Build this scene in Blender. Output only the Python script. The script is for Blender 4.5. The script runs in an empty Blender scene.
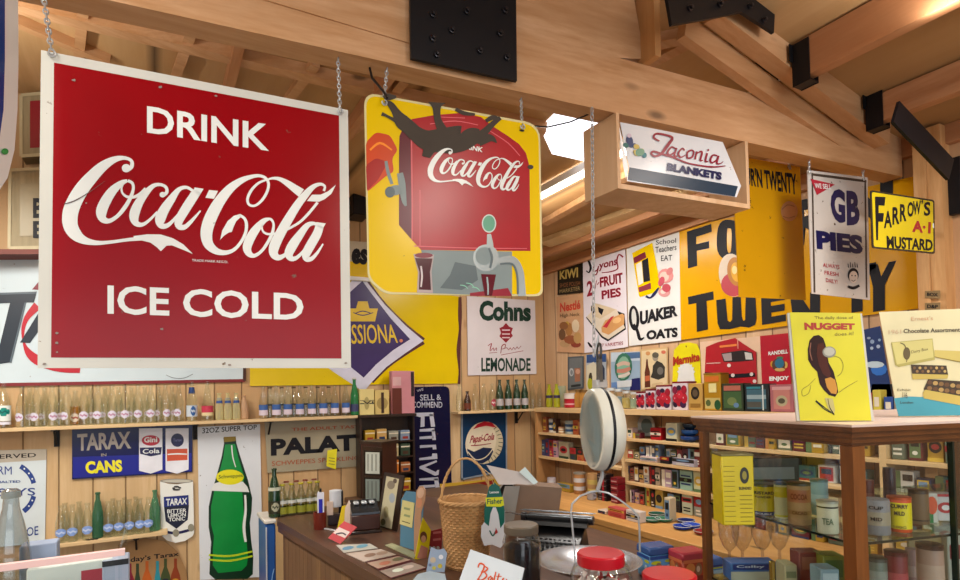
import bpy, math, random
from mathutils import Vector, Matrix, noise
from mathutils.geometry import tessellate_polygon
random.seed(7)
R_ = math.radians
C = bpy.context.scene.collection
S = bpy.context.scene

# ------------------------------------------------------------ camera, world, exposure
F_PX, YAW, PIT, ROL, CYP, EYE = 577.0, R_(29.3), R_(1.53), R_(-1.16), 378.0, 1.6
fw = Vector((math.sin(YAW)*math.cos(PIT), math.cos(YAW)*math.cos(PIT), math.sin(PIT)))
r0 = Vector((math.cos(YAW), -math.sin(YAW), 0)); u0 = r0.cross(fw)
cR = math.cos(ROL)*r0 + math.sin(ROL)*u0
cU = -math.sin(ROL)*r0 + math.cos(ROL)*u0
ORI = Vector((0, 0, EYE))
cam = bpy.data.cameras.new('camera'); camo = bpy.data.objects.new('camera', cam); C.objects.link(camo)
m = Matrix((cR, cU, -fw)).transposed().to_4x4(); m.translation = ORI
camo.matrix_world = m
cam.sensor_width = 36.0; cam.lens = 36.0*F_PX/960.0
cam.shift_y = (CYP-290.0)/960.0
cam.clip_start = 0.02
S.camera = camo
w = bpy.data.worlds.new('world'); S.world = w; w.use_nodes = True
bg = w.node_tree.nodes['Background']; bg.inputs[0].default_value = (0.80, 0.90, 1.0, 1); bg.inputs[1].default_value = 0.9
S.view_settings.view_transform = 'Standard'; S.view_settings.look = 'None'
S.view_settings.gamma = 1.0; S.view_settings.exposure = 0.0; S.view_settings.use_curve_mapping = False

def area(name, loc, rot, sx, sy, power, col=(1, .95, .86)):
    l = bpy.data.lights.new(name, 'AREA'); l.shape = 'RECTANGLE'; l.size = sx; l.size_y = sy
    l.energy = power; l.color = col
    o = bpy.data.objects.new(name, l); C.objects.link(o); o.location = loc; o.rotation_euler = rot
    return o
# lamps added out of view, set like ceiling tubes; the visible tube follows
UNSEEN_TUBES = [(-0.9, 0.6, 34), (-0.9, 2.9, 72), (1.2, -0.9, 42), (-2.4, -0.6, 34)]
for (tx, ty, tp) in UNSEEN_TUBES:      # a bare tube shines down and up
    area('tube_and_fill_light', (tx, ty, 2.97), (0, 0, 0), 0.09, 1.25, tp)
    area('tube_and_fill_light', (tx, ty, 2.99), (math.pi, 0, 0), 0.09, 1.25, min(14, tp*.38))
area('tube_and_fill_light', (2.33, 3.0, 2.84), (0, 0, 0), 0.06, 1.2, 33, (1, .96, .9))
area('tube_and_fill_light', (2.33, 2.9, 2.84), (math.pi, 0, 0), 0.06, 1.2, 5, (1, .96, .9))
area('tube_and_fill_light', (2.2, 0.3, 2.80), (0, 0, 0), 0.06, 1.2, 24, (1, .96, .9))  # added out of view as well; no tube is modelled here
area('tube_and_fill_light', (2.2, 0.3, 2.80), (math.pi, 0, 0), 0.06, 1.2, 9, (1, .96, .9))
# added fill lamp behind the camera, as if from an open front
area('added_front_fill', (-0.5, -3.9, 1.5), (R_(80), 0, 0), 5.0, 2.2, 60, (.9, .95, 1))

# ------------------------------------------------------------ pixel rays onto real planes
def ray(x, y): return (x-480.0)/F_PX*cR - (y-CYP)/F_PX*cU + fw
def onY(x, y, Y): d = ray(x, y); return ORI + d*(Y/d.y)
def onX(x, y, X): d = ray(x, y); return ORI + d*(X/d.x)
def onZ(x, y, Z): d = ray(x, y); return ORI + d*((Z-EYE)/d.z)
def onP(x, y, p, n): d = ray(x, y); return ORI + d*(((p-ORI).dot(n))/d.dot(n))

class Pl:
    """a real plane; M(x, y, off) is the point of it seen at photo pixel x, y, lifted by off"""
    def __init__(s, p, n):
        s.p = Vector(p); s.n = Vector(n).normalized()
        if s.n.dot(ORI-s.p) < 0: s.n = -s.n
    def __call__(s, x, y, off=0.0): return onP(x, y, s.p + s.n*off, s.n)
def vplane(p, q):
    d = q-p; return Pl(p, (d.y, -d.x, 0))
def LP(o, ux, uy):
    """local mapper: metres along ux / uy"""
    o = Vector(o); ux = Vector(ux).normalized(); uy = Vector(uy).normalized(); n = ux.cross(uy)
    return lambda x, y, off=0.0: o + ux*x + uy*y + n*off
def ZP(pl, ox, oy, s, sy=None):
    """mapper in the coordinates of an enlargement of the photo"""
    sy = sy or s
    return lambda x, y, off=0.0: pl(ox + x/s, oy + y/sy, off)

# ------------------------------------------------------------ materials
def lin(h):
    if isinstance(h, (tuple, list)): return tuple(h)[:3]
    h = h.lstrip('#'); c = [int(h[i:i+2], 16)/255 for i in (0, 2, 4)]
    return tuple(x/12.92 if x <= .04045 else ((x+.055)/1.055)**2.4 for x in c)
MC = {}
def _new(name):
    m = bpy.data.materials.new(name); m.use_nodes = True
    nt = m.node_tree; return m, nt, nt.nodes['Principled BSDF']
def mixc(nt, fac, a, b):
    n = nt.nodes.new('ShaderNodeMix'); n.data_type = 'RGBA'
    for i, v in ((0, fac), (6, a), (7, b)):
        if isinstance(v, (int, float)): n.inputs[i].default_value = v
        elif isinstance(v, tuple): n.inputs[i].default_value = (*v, 1)
        else: nt.links.new(v, n.inputs[i])
    return n.outputs[2]
def ramp(nt, src, p0, p1):
    n = nt.nodes.new('ShaderNodeMapRange'); n.inputs[1].default_value = p0; n.inputs[2].default_value = p1
    nt.links.new(src, n.inputs[0]); return n.outputs[0]
def noi(nt, scale, sc3=(1, 1, 1), det=3, rough=.55):
    tc = nt.nodes.new('ShaderNodeTexCoord'); mp = nt.nodes.new('ShaderNodeMapping'); mp.inputs[3].default_value = sc3
    n = nt.nodes.new('ShaderNodeTexNoise'); n.inputs['Scale'].default_value = scale; n.inputs['Detail'].default_value = det
    n.inputs['Roughness'].default_value = rough
    nt.links.new(tc.outputs['Object'], mp.inputs[0]); nt.links.new(mp.outputs[0], n.inputs['Vector'])
    return n.outputs['Fac'], mp
def paint(col, rough=.45, metal=0.0, var=.12, scale=6.0, name=None, spec=.35):
    k = ('p', str(col), rough, metal, var, scale, spec)
    if k in MC: return MC[k]
    m, nt, b = _new(name or 'paint_'+(col.strip('#') if isinstance(col, str) else 'rgb'))
    c = lin(col)
    f, _ = noi(nt, scale)
    f = ramp(nt, f, .3, .7)
    nt.links.new(mixc(nt, f, tuple(x*(1-var) for x in c), tuple(min(1, x*(1+var*.5)) for x in c)), b.inputs['Base Color'])
    b.inputs['Roughness'].default_value = rough; b.inputs['Metallic'].default_value = metal
    b.inputs['Specular IOR Level'].default_value = spec
    MC[k] = m; return m
def enamel(col, chip='#5a4632', amount=.0, rough=.22, name=None):
    """vitreous enamel / painted tin with a few worn, rusty spots"""
    k = ('e', str(col), chip, amount, rough)
    if k in MC: return MC[k]
    m, nt, b = _new(name or 'enamel_'+col.strip('#'))
    f, _ = noi(nt, 3.0); f2, _ = noi(nt, 23.0, det=5, rough=.7)
    base = mixc(nt, ramp(nt, f, .3, .7), tuple(x*.9 for x in lin(col)), lin(col))
    out = mixc(nt, ramp(nt, f2, .70-amount, .74-amount), base, lin(chip))
    nt.links.new(out, b.inputs['Base Color'])
    b.inputs['Roughness'].default_value = rough; b.inputs['Specular IOR Level'].default_value = .24
    MC[k] = m; return m
def wood(c1, c2, axis='z', scale=1.0, rough=.6, knots=True, name=None, grain=1.0, board=None, baxis='x', dark=None):
    k = ('w', c1, c2, axis, scale, rough, board, baxis)
    if k in MC: return MC[k]
    m, nt, b = _new(name or 'wood_'+c1.strip('#'))
    L = nt.links
    sc = {'x': (.09, 1, 1), 'y': (1, .09, 1), 'z': (1, 1, .09)}[axis]
    f, mp = noi(nt, 34*scale, sc, 4, .65)
    f2, _ = noi(nt, 5*scale, sc, 2)
    a = mixc(nt, ramp(nt, f, .30, .72), lin(c1), lin(c2))
    a = mixc(nt, ramp(nt, f2, .35, .75), a, tuple(x*.86 for x in lin(c1)))
    if knots:
        tc = nt.nodes.new('ShaderNodeTexCoord'); mp2 = nt.nodes.new('ShaderNodeMapping')
        mp2.inputs[3].default_value = {'x': (.4, 1, 1), 'y': (1, .4, 1), 'z': (1, 1, .4)}[axis]
        v = nt.nodes.new('ShaderNodeTexVoronoi'); v.inputs['Scale'].default_value = 4.5
        L.new(tc.outputs['Object'], mp2.inputs[0]); L.new(mp2.outputs[0], v.inputs['Vector'])
        a = mixc(nt, ramp(nt, v.outputs['Distance'], .11, .05), a, tuple(x*.36 for x in lin(c1)))
    if board:
        tc = nt.nodes.new('ShaderNodeTexCoord'); sp = nt.nodes.new('ShaderNodeSeparateXYZ'); L.new(tc.outputs['Object'], sp.inputs[0])
        d = nt.nodes.new('ShaderNodeMath'); d.operation = 'DIVIDE'; L.new(sp.outputs['xyz'.index(baxis)], d.inputs[0]); d.inputs[1].default_value = board
        fl = nt.nodes.new('ShaderNodeMath'); fl.operation = 'FLOOR'; L.new(d.outputs[0], fl.inputs[0])
        wn = nt.nodes.new('ShaderNodeTexWhiteNoise'); wn.noise_dimensions = '1D'; L.new(fl.outputs[0], wn.inputs['W'])
        dk = lin(dark) if dark else tuple(x*.72 for x in lin(c1))
        mm = nt.nodes.new('ShaderNodeMath'); mm.operation = 'MULTIPLY'; mm.inputs[1].default_value = .8; L.new(wn.outputs[0], mm.inputs[0])
        a = mixc(nt, mm.outputs[0], a, dk)
        fr = nt.nodes.new('ShaderNodeMath'); fr.operation = 'FRACT'; L.new(d.outputs[0], fr.inputs[0])
        pp = nt.nodes.new('ShaderNodeMath'); pp.operation = 'PINGPONG'; pp.inputs[1].default_value = .5; L.new(fr.outputs[0], pp.inputs[0])
        g = ramp(nt, pp.outputs[0], .035, .0)
        a = mixc(nt, g, a, tuple(x*.3 for x in dk))
        bp = nt.nodes.new('ShaderNodeBump'); bp.inputs['Distance'].default_value = .004; bp.invert = True
        L.new(g, bp.inputs['Height']); L.new(bp.outputs[0], b.inputs['Normal'])
    L.new(a, b.inputs['Base Color'])
    b.inputs['Roughness'].default_value = rough
    MC[k] = m; return m
def glass(col='#ffffff', rough=.02, alpha=.18, name=None, ior=1.45):
    """thin clear glass: mostly see-through with a sheen"""
    k = ('g', col, rough, alpha)
    if k in MC: return MC[k]
    m, nt, b = _new(name or 'glass_'+col.strip('#'))
    b.inputs['Base Color'].default_value = (*lin(col), 1); b.inputs['Roughness'].default_value = rough
    b.inputs['Alpha'].default_value = 1
    t = nt.nodes.new('ShaderNodeBsdfTransparent'); t.inputs[0].default_value = (*tuple(.35+.65*x for x in lin(col)), 1)
    lw = nt.nodes.new('ShaderNodeLayerWeight'); lw.inputs[0].default_value = .35
    mr = ramp(nt, lw.outputs['Facing'], 0, 1)
    n = nt.nodes['Map Range'] if 'Map Range' in nt.nodes else None
    if alpha < .3:
        b = nt.nodes.new('ShaderNodeBsdfGlossy'); b.inputs['Roughness'].default_value = rough; b.inputs['Color'].default_value = (.95, .95, .95, 1)
        pw = nt.nodes.new('ShaderNodeMath'); pw.operation = 'POWER'; pw.inputs[1].default_value = 1.7; nt.links.new(lw.outputs['Facing'], pw.inputs[0]); nt.links.new(pw.outputs[0], mr.node.inputs[0])
        mr.node.inputs[3].default_value = alpha*.35; mr.node.inputs[4].default_value = min(.8, alpha*3.6+.12)
    else: mr.node.inputs[3].default_value = alpha; mr.node.inputs[4].default_value = min(1, alpha+.6)
    mx = nt.nodes.new('ShaderNodeMixShader'); nt.links.new(mr, mx.inputs[0])
    nt.links.new(t.outputs[0], mx.inputs[1]); nt.links.new(b.outputs[0], mx.inputs[2])
    nt.links.new(mx.outputs[0], nt.nodes['Material Output'].inputs[0])
    MC[k] = m; return m
def emit(col, s):
    k = ('em', str(col), s)
    if k in MC: return MC[k]
    m, nt, b = _new('glowing_tube')
    b.inputs['Base Color'].default_value = (*lin(col), 1)
    b.inputs['Emission Color'].default_value = (*lin(col), 1); b.inputs['Emission Strength'].default_value = s
    MC[k] = m; return m

# ------------------------------------------------------------ mesh builder
TXT = {}
def text_mesh(s, bold=0.0, space=1.0):
    k = (s, bold, space)
    if k in TXT: return TXT[k]
    cu = bpy.data.curves.new('t', 'FONT'); cu.body = s; cu.offset = bold; cu.resolution_u = 3; cu.space_character = space
    o = bpy.data.objects.new('t', cu); me = o.to_mesh()
    V = [v.co.copy() for v in me.vertices]; Fs = [tuple(p.vertices) for p in me.polygons]
    o.to_mesh_clear(); bpy.data.objects.remove(o); bpy.data.curves.remove(cu)
    if V:
        x0 = min(v.x for v in V); x1 = max(v.x for v in V); y0 = min(v.y for v in V); y1 = max(v.y for v in V)
        V = [((v.x-x0)/max(1e-6, x1-x0), (v.y-y0)/max(1e-6, y1-y0)) for v in V]
    TXT[k] = (V, Fs); return TXT[k]

class MB:
    def __init__(s): s.v = []; s.f = []; s.mi = []; s.sm = []; s.mats = []
    def mat(s, m):
        if m not in s.mats: s.mats.append(m)
        return s.mats.index(m)
    def add(s, vs, fs, m, smooth=False):
        b = len(s.v); s.v += [Vector(v) for v in vs]; i = s.mat(m)
        for f in fs: s.f.append(tuple(b+j for j in f)); s.mi.append(i); s.sm.append(smooth)
        return s
    def box(s, c, d, m, rz=0, bev=0.0, M=None):
        hx, hy, hz = d[0]/2, d[1]/2, d[2]/2
        Mt = Matrix.Translation(Vector(c)) @ Matrix.Rotation(rz, 4, 'Z')
        if M is not None: Mt = M @ Mt
        if bev <= 0:
            vs = [(x*hx, y*hy, z*hz) for z in (-1, 1) for y in (-1, 1) for x in (-1, 1)]
            fs = [(0, 2, 3, 1), (4, 5, 7, 6), (0, 1, 5, 4), (1, 3, 7, 5), (3, 2, 6, 7), (2, 0, 4, 6)]
        else:
            b = min(bev, hx*.9, hy*.9, hz*.9)
            vs = []; ring = []
            for z, k in ((-hz, b), (-hz+b, 0), (hz-b, 0), (hz, b)):
                r = []
                for (sx, sy) in ((-1, -1), (1, -1), (1, 1), (-1, 1)):
                    a, c2 = (sx*(hx-b), sy*(hy-k)), (sx*(hx-k), sy*(hy-b))
                    if k: a = c2 = (sx*(hx-b), sy*(hy-b))
                    pts = (a, c2) if sx*sy < 0 else (c2, a)
                    if k: pts = (a,)
                    for q in pts: r.append(len(vs)); vs.append((q[0], q[1], z))
                ring.append(r)
            # ring 0, 3 have 4 pts, ring 1, 2 have 8
            fs = [tuple(reversed(ring[0])), tuple(ring[3])]
            for i in range(8): fs.append((ring[1][i], ring[1][(i+1) % 8], ring[2][(i+1) % 8], ring[2][i]))
            for lo, hi, fl in ((ring[0], ring[1], 0), (ring[3], ring[2], 1)):
                for i in range(4):
                    a, b2 = hi[2*i], hi[2*i+1]; n = hi[(2*i+2) % 8]
                    t = (lo[i], b2, a) if not fl else (lo[i], a, b2)
                    q = (lo[i], lo[(i+1) % 4], n, b2) if not fl else (lo[i], b2, n, lo[(i+1) % 4])
                    fs.append(t); fs.append(q)
        s.add([Mt @ Vector(v) for v in vs], fs, m); return s
    def hexa(s, lo, hi, m):
        """prism between two like polygons"""
        n = len(lo); fs = [tuple(range(n-1, -1, -1)), tuple(range(n, 2*n))]
        for i in range(n): j = (i+1) % n; fs.append((i, j, n+j, n+i))
        return s.add(list(lo)+list(hi), fs, m)
    def bar(s, a, b, wd, ht, m, up=(0, 0, 1)):
        a = Vector(a); b = Vector(b); d = (b-a).normalized(); up = Vector(up)
        sd = d.cross(up).normalized()*wd/2; u = sd.cross(d).normalized()*ht/2
        return s.hexa([a-sd-u, a+sd-u, a+sd+u, a-sd+u], [b-sd-u, b+sd-u, b+sd+u, b-sd+u], m)
    def tube(s, pts, r, m, n=8, closed=False, caps=True):
        pts = [Vector(p) for p in pts]; N = len(pts)
        rs = r if isinstance(r, (list, tuple)) else [r]*N
        vs = []; prev = None
        for i, p in enumerate(pts):
            if closed: t = pts[(i+1) % N]-pts[i-1]
            else: t = pts[min(i+1, N-1)]-pts[max(i-1, 0)]
            t.normalize()
            if prev is None:
                ref = Vector((0, 0, 1)) if abs(t.z) < .9 else Vector((1, 0, 0)); a = t.cross(ref).normalized()
            else: a = (prev-t*prev.dot(t)).normalized()
            prev = a; b = t.cross(a)
            for k in range(n):
                an = 2*math.pi*k/n; vs.append(p+(a*math.cos(an)+b*math.sin(an))*rs[i])
        fs = []
        for i in range(N if closed else N-1):
            j = (i+1) % N
            for k in range(n): fs.append((i*n+k, i*n+(k+1) % n, j*n+(k+1) % n, j*n+k))
        if not closed and caps: fs += [tuple(range(n-1, -1, -1)), tuple((N-1)*n+k for k in range(n))]
        return s.add(vs, fs, m, True)
    def lathe(s, prof, m, n=16, c=(0, 0, 0), M=None, sx=1, sy=1, bands=None):
        """prof: list of (r, z) bottom to top; bands: list of material per segment"""
        c = Vector(c); vs = []
        for (r, z) in prof:
            for k in range(n):
                an = 2*math.pi*(k+.5)/n; v = Vector((r*math.cos(an)*sx, r*math.sin(an)*sy, z))
                vs.append((M @ v if M is not None else v)+c)
        b0 = len(s.v); s.v += vs
        for i in range(len(prof)-1):
            mi = s.mat(bands[i] if bands else m)
            for k in range(n):
                s.f.append((b0+i*n+k, b0+i*n+(k+1) % n, b0+(i+1)*n+(k+1) % n, b0+(i+1)*n+k)); s.mi.append(mi); s.sm.append(True)
        for i, rev in ((0, 1), (len(prof)-1, 0)):
            if prof[i][0] > 1e-5:
                f = [b0+i*n+k for k in range(n)]
                if rev: f.reverse()
                s.f.append(tuple(f)); s.mi.append(s.mat((bands[min(i, len(prof)-2)]) if bands else m)); s.sm.append(False)
        return s
    # ---- flat artwork on a mapper
    def poly(s, M, pts, m, off=.001):
        tr = tessellate_polygon([[Vector((p[0], p[1], 0)) for p in pts]])
        return s.add([M(p[0], p[1], off) for p in pts], [tuple(t) for t in tr], m)
    def slab(s, M, pts, m, th=.004, off=0.0):
        """polygon with real thickness behind it"""
        n = len(pts); A = [M(p[0], p[1], off) for p in pts]
        nn = (M(pts[0][0], pts[0][1], 1.0)-M(pts[0][0], pts[0][1], 0.0))
        if isinstance(M, Pl): nn = M.n
        B = [a-nn.normalized()*th for a in A]
        tr = tessellate_polygon([[Vector((p[0], p[1], 0)) for p in pts]])
        s.add(A+B, [tuple(t) for t in tr]+[tuple(n+i for i in reversed(t)) for t in tr]+[(i, (i+1) % n, n+(i+1) % n, n+i) for i in range(n)], m)
        return s
    def rect(s, M, x0, y0, x1, y1, m, off=.001): return s.poly(M, [(x0, y0), (x1, y0), (x1, y1), (x0, y1)], m, off)
    def ell(s, M, cx, cy, rx, ry, m, off=.001, n=28, rot=0, a0=0, a1=360):
        P = []; full = a1-a0 >= 360
        for k in range(n if full else n+1):
            a = R_(a0+(a1-a0)*k/n); x, y = rx*math.cos(a), ry*math.sin(a)
            c_, s_ = math.cos(R_(rot)), math.sin(R_(rot)); P.append((cx+x*c_-y*s_, cy+x*s_+y*c_))
        return s.poly(M, P, m, off)
    def line(s, M, pts, m, off=.001, smooth=True, closed=False, wd=None):
        """ribbon; pts (x, y, w) or (x, y) with wd"""
        P = [(p[0], p[1], p[2] if len(p) > 2 else wd) for p in pts]
        if smooth and len(P) > 2:
            Q = []; n = len(P); rng = n if closed else n-1
            g = (lambda i: P[i % n]) if closed else (lambda i: P[max(0, min(n-1, i))])
            for i in range(rng):
                p0, p1, p2, p3 = g(i-1), g(i), g(i+1), g(i+2)
                for t in (0, .25, .5, .75):
                    Q.append(tuple(.5*((2*b)+(-a+c)*t+(2*a-5*b+4*c-d)*t*t+(-a+3*b-3*c+d)*t**3) for a, b, c, d in zip(p0, p1, p2, p3)))
            if not closed: Q.append(P[-1])
            P = Q
        n = len(P); vs = []
        for i, (x, y, wv) in enumerate(P):
            if closed: a, b = P[i-1], P[(i+1) % n]
            else: a, b = P[max(0, i-1)], P[min(n-1, i+1)]
            dx, dy = b[0]-a[0], b[1]-a[1]; L = math.hypot(dx, dy) or 1; nx, ny = -dy/L*wv/2, dx/L*wv/2
            vs += [M(x+nx, y+ny, off+i*2e-7), M(x-nx, y-ny, off+i*2e-7)]
        fs = [(2*i, 2*i+1, 2*((i+1) % n)+1, 2*((i+1) % n)) for i in range(n if closed else n-1)]
        return s.add(vs, fs, m)
    def text(s, M, t, bl, br, tl, m, off=.0015, bold=.02, tr=None, space=1.0, up=1):
        V, Fs = text_mesh(t, bold, space)
        if tr is None: tr = (br[0]+tl[0]-bl[0], br[1]+tl[1]-bl[1])
        vs = []
        for (u, v) in V:
            x = bl[0]*(1-u)*(1-v)+br[0]*u*(1-v)+tl[0]*(1-u)*v+tr[0]*u*v
            y = bl[1]*(1-u)*(1-v)+br[1]*u*(1-v)+tl[1]*(1-u)*v+tr[1]*u*v
            vs.append(M(x, y, off))
        return s.add(vs, Fs, m)
    def chain(s, a, b, m, r=.0020, L=.022, wd=.010):
        """linked chain as interlocking oval rings"""
        a = Vector(a); b = Vector(b); d = b-a; n = max(2, int(d.length/(L*.72))); d.normalize()
        x = Vector((1, 0, 0)); x = (x-d*x.dot(d)).normalized(); y = d.cross(x)
        for i in range(n):
            c = a+(b-a)*((i+.5)/n); u = x if i % 2 else y
            s.tube([c+d*math.cos(t)*L/2+u*math.sin(t)*wd/2 for t in [k*math.pi/4 for k in range(8)]], r, m, 4, True)
        return s
    def build(s, name, parent=None, label=None):
        me = bpy.data.meshes.new(name)
        me.from_pydata([tuple(v) for v in s.v], [], s.f)
        for mt in s.mats: me.materials.append(mt)
        me.polygons.foreach_set('material_index', s.mi); me.polygons.foreach_set('use_smooth', s.sm)
        me.update()
        try: me.set_sharp_from_angle(angle=R_(38))
        except Exception: pass
        o = bpy.data.objects.new(name, me); C.objects.link(o)
        if parent is not None:
            o.parent = parent
            if parent.get('_w'): # geometry given in world space
                off = Vector(parent['_w']); me.transform(Matrix.Translation(-off))
                o['_w'] = tuple(off)
        if label: o['label'] = label
        return o

def thing(name, label, cat, loc=None, group=None, world=True):
    """Empty at the base of a thing; world=True: its parts are given in world space"""
    o = bpy.data.objects.new(name, None); C.objects.link(o); o.empty_display_size = .05
    o['label'] = label; o['category'] = cat
    if group: o['group'] = group
    if loc is not None:
        o.location = loc
        if world: o['_w'] = tuple(loc)
    return o
def tag(o, label, cat, group=None):
    o['label'] = label; o['category'] = cat
    if group: o['group'] = group
    return o
def recenter(o):
    """move a one-mesh thing's origin to its base"""
    me = o.data; vs = [v.co for v in me.vertices]
    c = Vector(((min(v.x for v in vs)+max(v.x for v in vs))/2, (min(v.y for v in vs)+max(v.y for v in vs))/2, min(v.z for v in vs)))
    me.transform(Matrix.Translation(-c)); o.location = o.location+c; return o
def struct(name, mb): o = mb.build(name); o['kind'] = 'structure'; return o
def copy_tree(o, parent=None):
    c = o.copy(); C.objects.link(c); c.parent = parent
    for ch in [x for x in KIDS.get(o.name, [])]: copy_tree(ch, c)
    return c
KIDS = {}
def index_kids():
    KIDS.clear()
    for o in bpy.data.objects:
        if o.parent: KIDS.setdefault(o.parent.name, []).append(o)
# ============================================================ the room
XW, YW = 3.24, 4.5
ZE, SL = 2.80, .185
def zroof(x): return ZE + (XW-x)*SL
pine = wood('#c9a878', '#e2c69c', 'z', board=.18, baxis='x', dark='#b58a5c', name='pine_boards')
pineY = wood('#c9a37a', '#e0c09c', 'z', board=.18, baxis='y', dark='#b58a62', name='pine_boards_side')
beamX = wood('#c08e5e', '#dab088', 'x', name='beam_pine', rough=.55)
beamY = wood('#b27a50', '#cc9a70', 'y', name='purlin_pine')
beamZ = wood('#c08c55', '#dcae78', 'z', name='post_pine')
ply = wood('#c29a68', '#d8b486', 'y', scale=.35, name='plywood', board=1.2, baxis='x', dark='#9c7344')
shelfW = wood('#d9b988', '#ecd3a8', 'x', name='shelf_pine', knots=False)
shelfY = wood('#d3ae78', '#e8cb9c', 'y', name='shelf_pine_side', knots=False)
blackM = paint('#15151a', .45, .3)
galv = paint('#b4b8bc', .35, .45)
darkM = paint('#1c1614', .5)

mb = MB(); mb.box((0.5, 0.8, -.05), (9, 9.6, .1), paint('#7d7469', .7, var=.25, scale=1.5)); struct('floor', mb)
# walls follow the roof slope
def wallY(y0, y1, x0, x1, m):
    mb = MB(); mb.hexa([(x0, y0, 0), (x1, y0, 0), (x1, y1, 0), (x0, y1, 0)], [(x0, y0, zroof(x0)), (x1, y0, zroof(x1)), (x1, y1, zroof(x1)), (x0, y1, zroof(x0))], m); return mb
struct('wall_left', wallY(YW, YW+.1, -4.0, XW+.1, pine))
mb = MB(); mb.box((XW+.05, .25, ZE/2), (.1, 8.5, ZE), pineY); struct('wall_right', mb)
mb = MB(); mb.box((-4.05, .25, 2.0), (.1, 8.7, 4.1), pineY); struct('wall_far_side', mb)
# roof sheathing
mb = MB()
a, b_ = -4.1, XW+.15
mb.hexa([(a, -4, zroof(a)), (b_, -4, zroof(b_)), (b_, YW+.1, zroof(b_)), (a, YW+.1, zroof(a))],
        [(a, -4, zroof(a)+.03), (b_, -4, zroof(b_)+.03), (b_, YW+.1, zroof(b_)+.03), (a, YW+.1, zroof(a)+.03)], ply)
struct('ceiling', mb)
NR = Vector((SL, 0, 1)).normalized(); PR = Vector((XW, 0, ZE))
def roof(x, y, drop=0.0): return onP(x, y, PR-NR*drop, NR)
# translucent skylight sheet behind the hanging signs
mb = MB(); q = [roof(540, 128, .004), roof(556, 112, .004), roof(606, 112, .004), roof(606, 166, .004), roof(552, 154, .004)]
mb.hexa(q, [v+Vector((0, 0, .003)) for v in q], emit('#f3f6ff', 2.0)); struct('window_1', mb)
# the tie beam
def Bm(t): return Vector((t, 1.66-(t-.48)*.088, 0))
mb = MB(); a = Bm(-1.6); b_ = Bm(3.2)
mb.bar(a+Vector((0, .045, 2.62+.105)), b_+Vector((0, .045, 2.62+.105)), .09, .21, beamX); struct('trim_1', mb)
# upper chord, standing on the tie beam, rising to the ridge plate
mb = MB(); mb.bar(Bm(-.7)+Vector((0, .03, 2.90)), Bm(1.02)+Vector((0, .03, 2.80)), .07, .25, beamX)
mb.bar(Bm(.95)+Vector((0, .035, 2.86)), Bm(1.60)+Vector((0, .035, 2.99)), .06, .27, beamX); struct('trim_2', mb)
mb = MB(); mb.box(Bm(1.62)+Vector((0, -.02, 3.0)), (.03, .09, .34), beamZ); struct('trim_3', mb)
# rafter down to the eave on the wall side
YR = 1.38
mb = MB()
p0 = onY(722, 12, YR); p1 = onY(890, 142, YR)
d = (p1-p0)
mb.bar(p0+Vector((0, .03, .07)), p1+Vector((0, .03, .07)), .07, .17, beamX)
struct('trim_4', mb)
mb = MB(); mb.bar(p0+Vector((-.10, .10, -.03)), p1+Vector((-.10, .10, -.03)), .04, .09, beamX); struct('trim_5', mb)
# purlins (joists) running along the shed
def purlin(n, x, y, up, wd=.05, y1=-2.0):
    p = onP(x, y, PR-NR*(up+.004), NR); p = Vector((p.x, YR-.02, p.z))
    mb = MB(); mb.bar(p+Vector((0, 0, up/2)), Vector((p.x, y1, p.z+up/2)), wd, up, beamY); struct(n, mb); return p
j1 = purlin('trim_6', 840, 62, .15); j2 = purlin('trim_7', 905, 114, .12)
# purlins on the far side of the beam
for i, (xx, yb) in enumerate(((2.95, 2.0), (.35, 2.3), (1.0, 2.1))):
    mb = MB(); mb.bar((xx, yb-.3, zroof(xx)-.04), (xx, YW, zroof(xx)-.04), .045, .08, beamY); struct('trim_%d' % (8+i), mb)
# short battens under the plywood at the left and long rails beyond the tie beam
def batten(n, a, b, wd=.045, th=.05, m=beamX, drop=.02):
    mb = MB(); mb.bar(roof(*a, drop), roof(*b, drop), wd, th, m, up=NR); struct(n, mb)
batten('trim_11', (84, 8), (79, 60)); batten('trim_12', (192, 30), (176, 75)); batten('trim_13', (316, 62), (280, 110))
batten('trim_14', (10, 2), (545, 130), .07, .06, beamX, .03)
batten('trim_15', (18, 20), (110, 60), .05, .06); batten('trim_16', (405, 78), (372, 120)); batten('trim_17', (330, 150), (367, 118))
batten('trim_18', (545, 243), (700, 190), .12, .04, shelfW)
batten('trim_19', (545, 222), (640, 168), .05, .05)
batten('trim_20', (700, 34), (640, 66)); batten('trim_21', (642, 44), (700, 32), .05, .05)
# eave boards on the wall, and the post the beam lands on
mb = MB(); mb.box((XW-.02, 1.6, ZE-.04), (.04, 5.8, .09), beamY); struct('trim_22', mb)
pa = onX(917, 310, XW-.09); 
mb = MB(); a_ = onX(917, 280, XW-.1).y; b_ = onX(945, 280, XW-.1).y; c_ = a_*.52+b_*.48; mb.box((XW-.05, (a_+c_)/2, 1.4), (.1, a_-c_-.003, 2.8), beamZ); struct('trim_23', mb)
mb = MB(); mb.box((XW-.045, (b_+c_)/2, 1.4), (.09, c_-b_, 2.8), beamZ); struct('trim_24', mb)
# black steel bracing channel on the end wall bay
st = thing('steel_strap', 'black steel strap running down from the rafter end to the wall post', 'bracket', (3.1, 1.1, 2.4))
mb = MB(); mb.bar(onY(895, 112, 1.13), onY(950, 170, 1.10), .012, .10, blackM); mb.build('diagonal_strap', st)
mb = MB(); a_ = onX(948, 160, XW-.02); b_ = onX(949, 216, XW-.02); mb.bar(a_, b_, .03, .10, blackM, up=(0, 1, 0)); mb.build('upright_strap', st)

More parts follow.
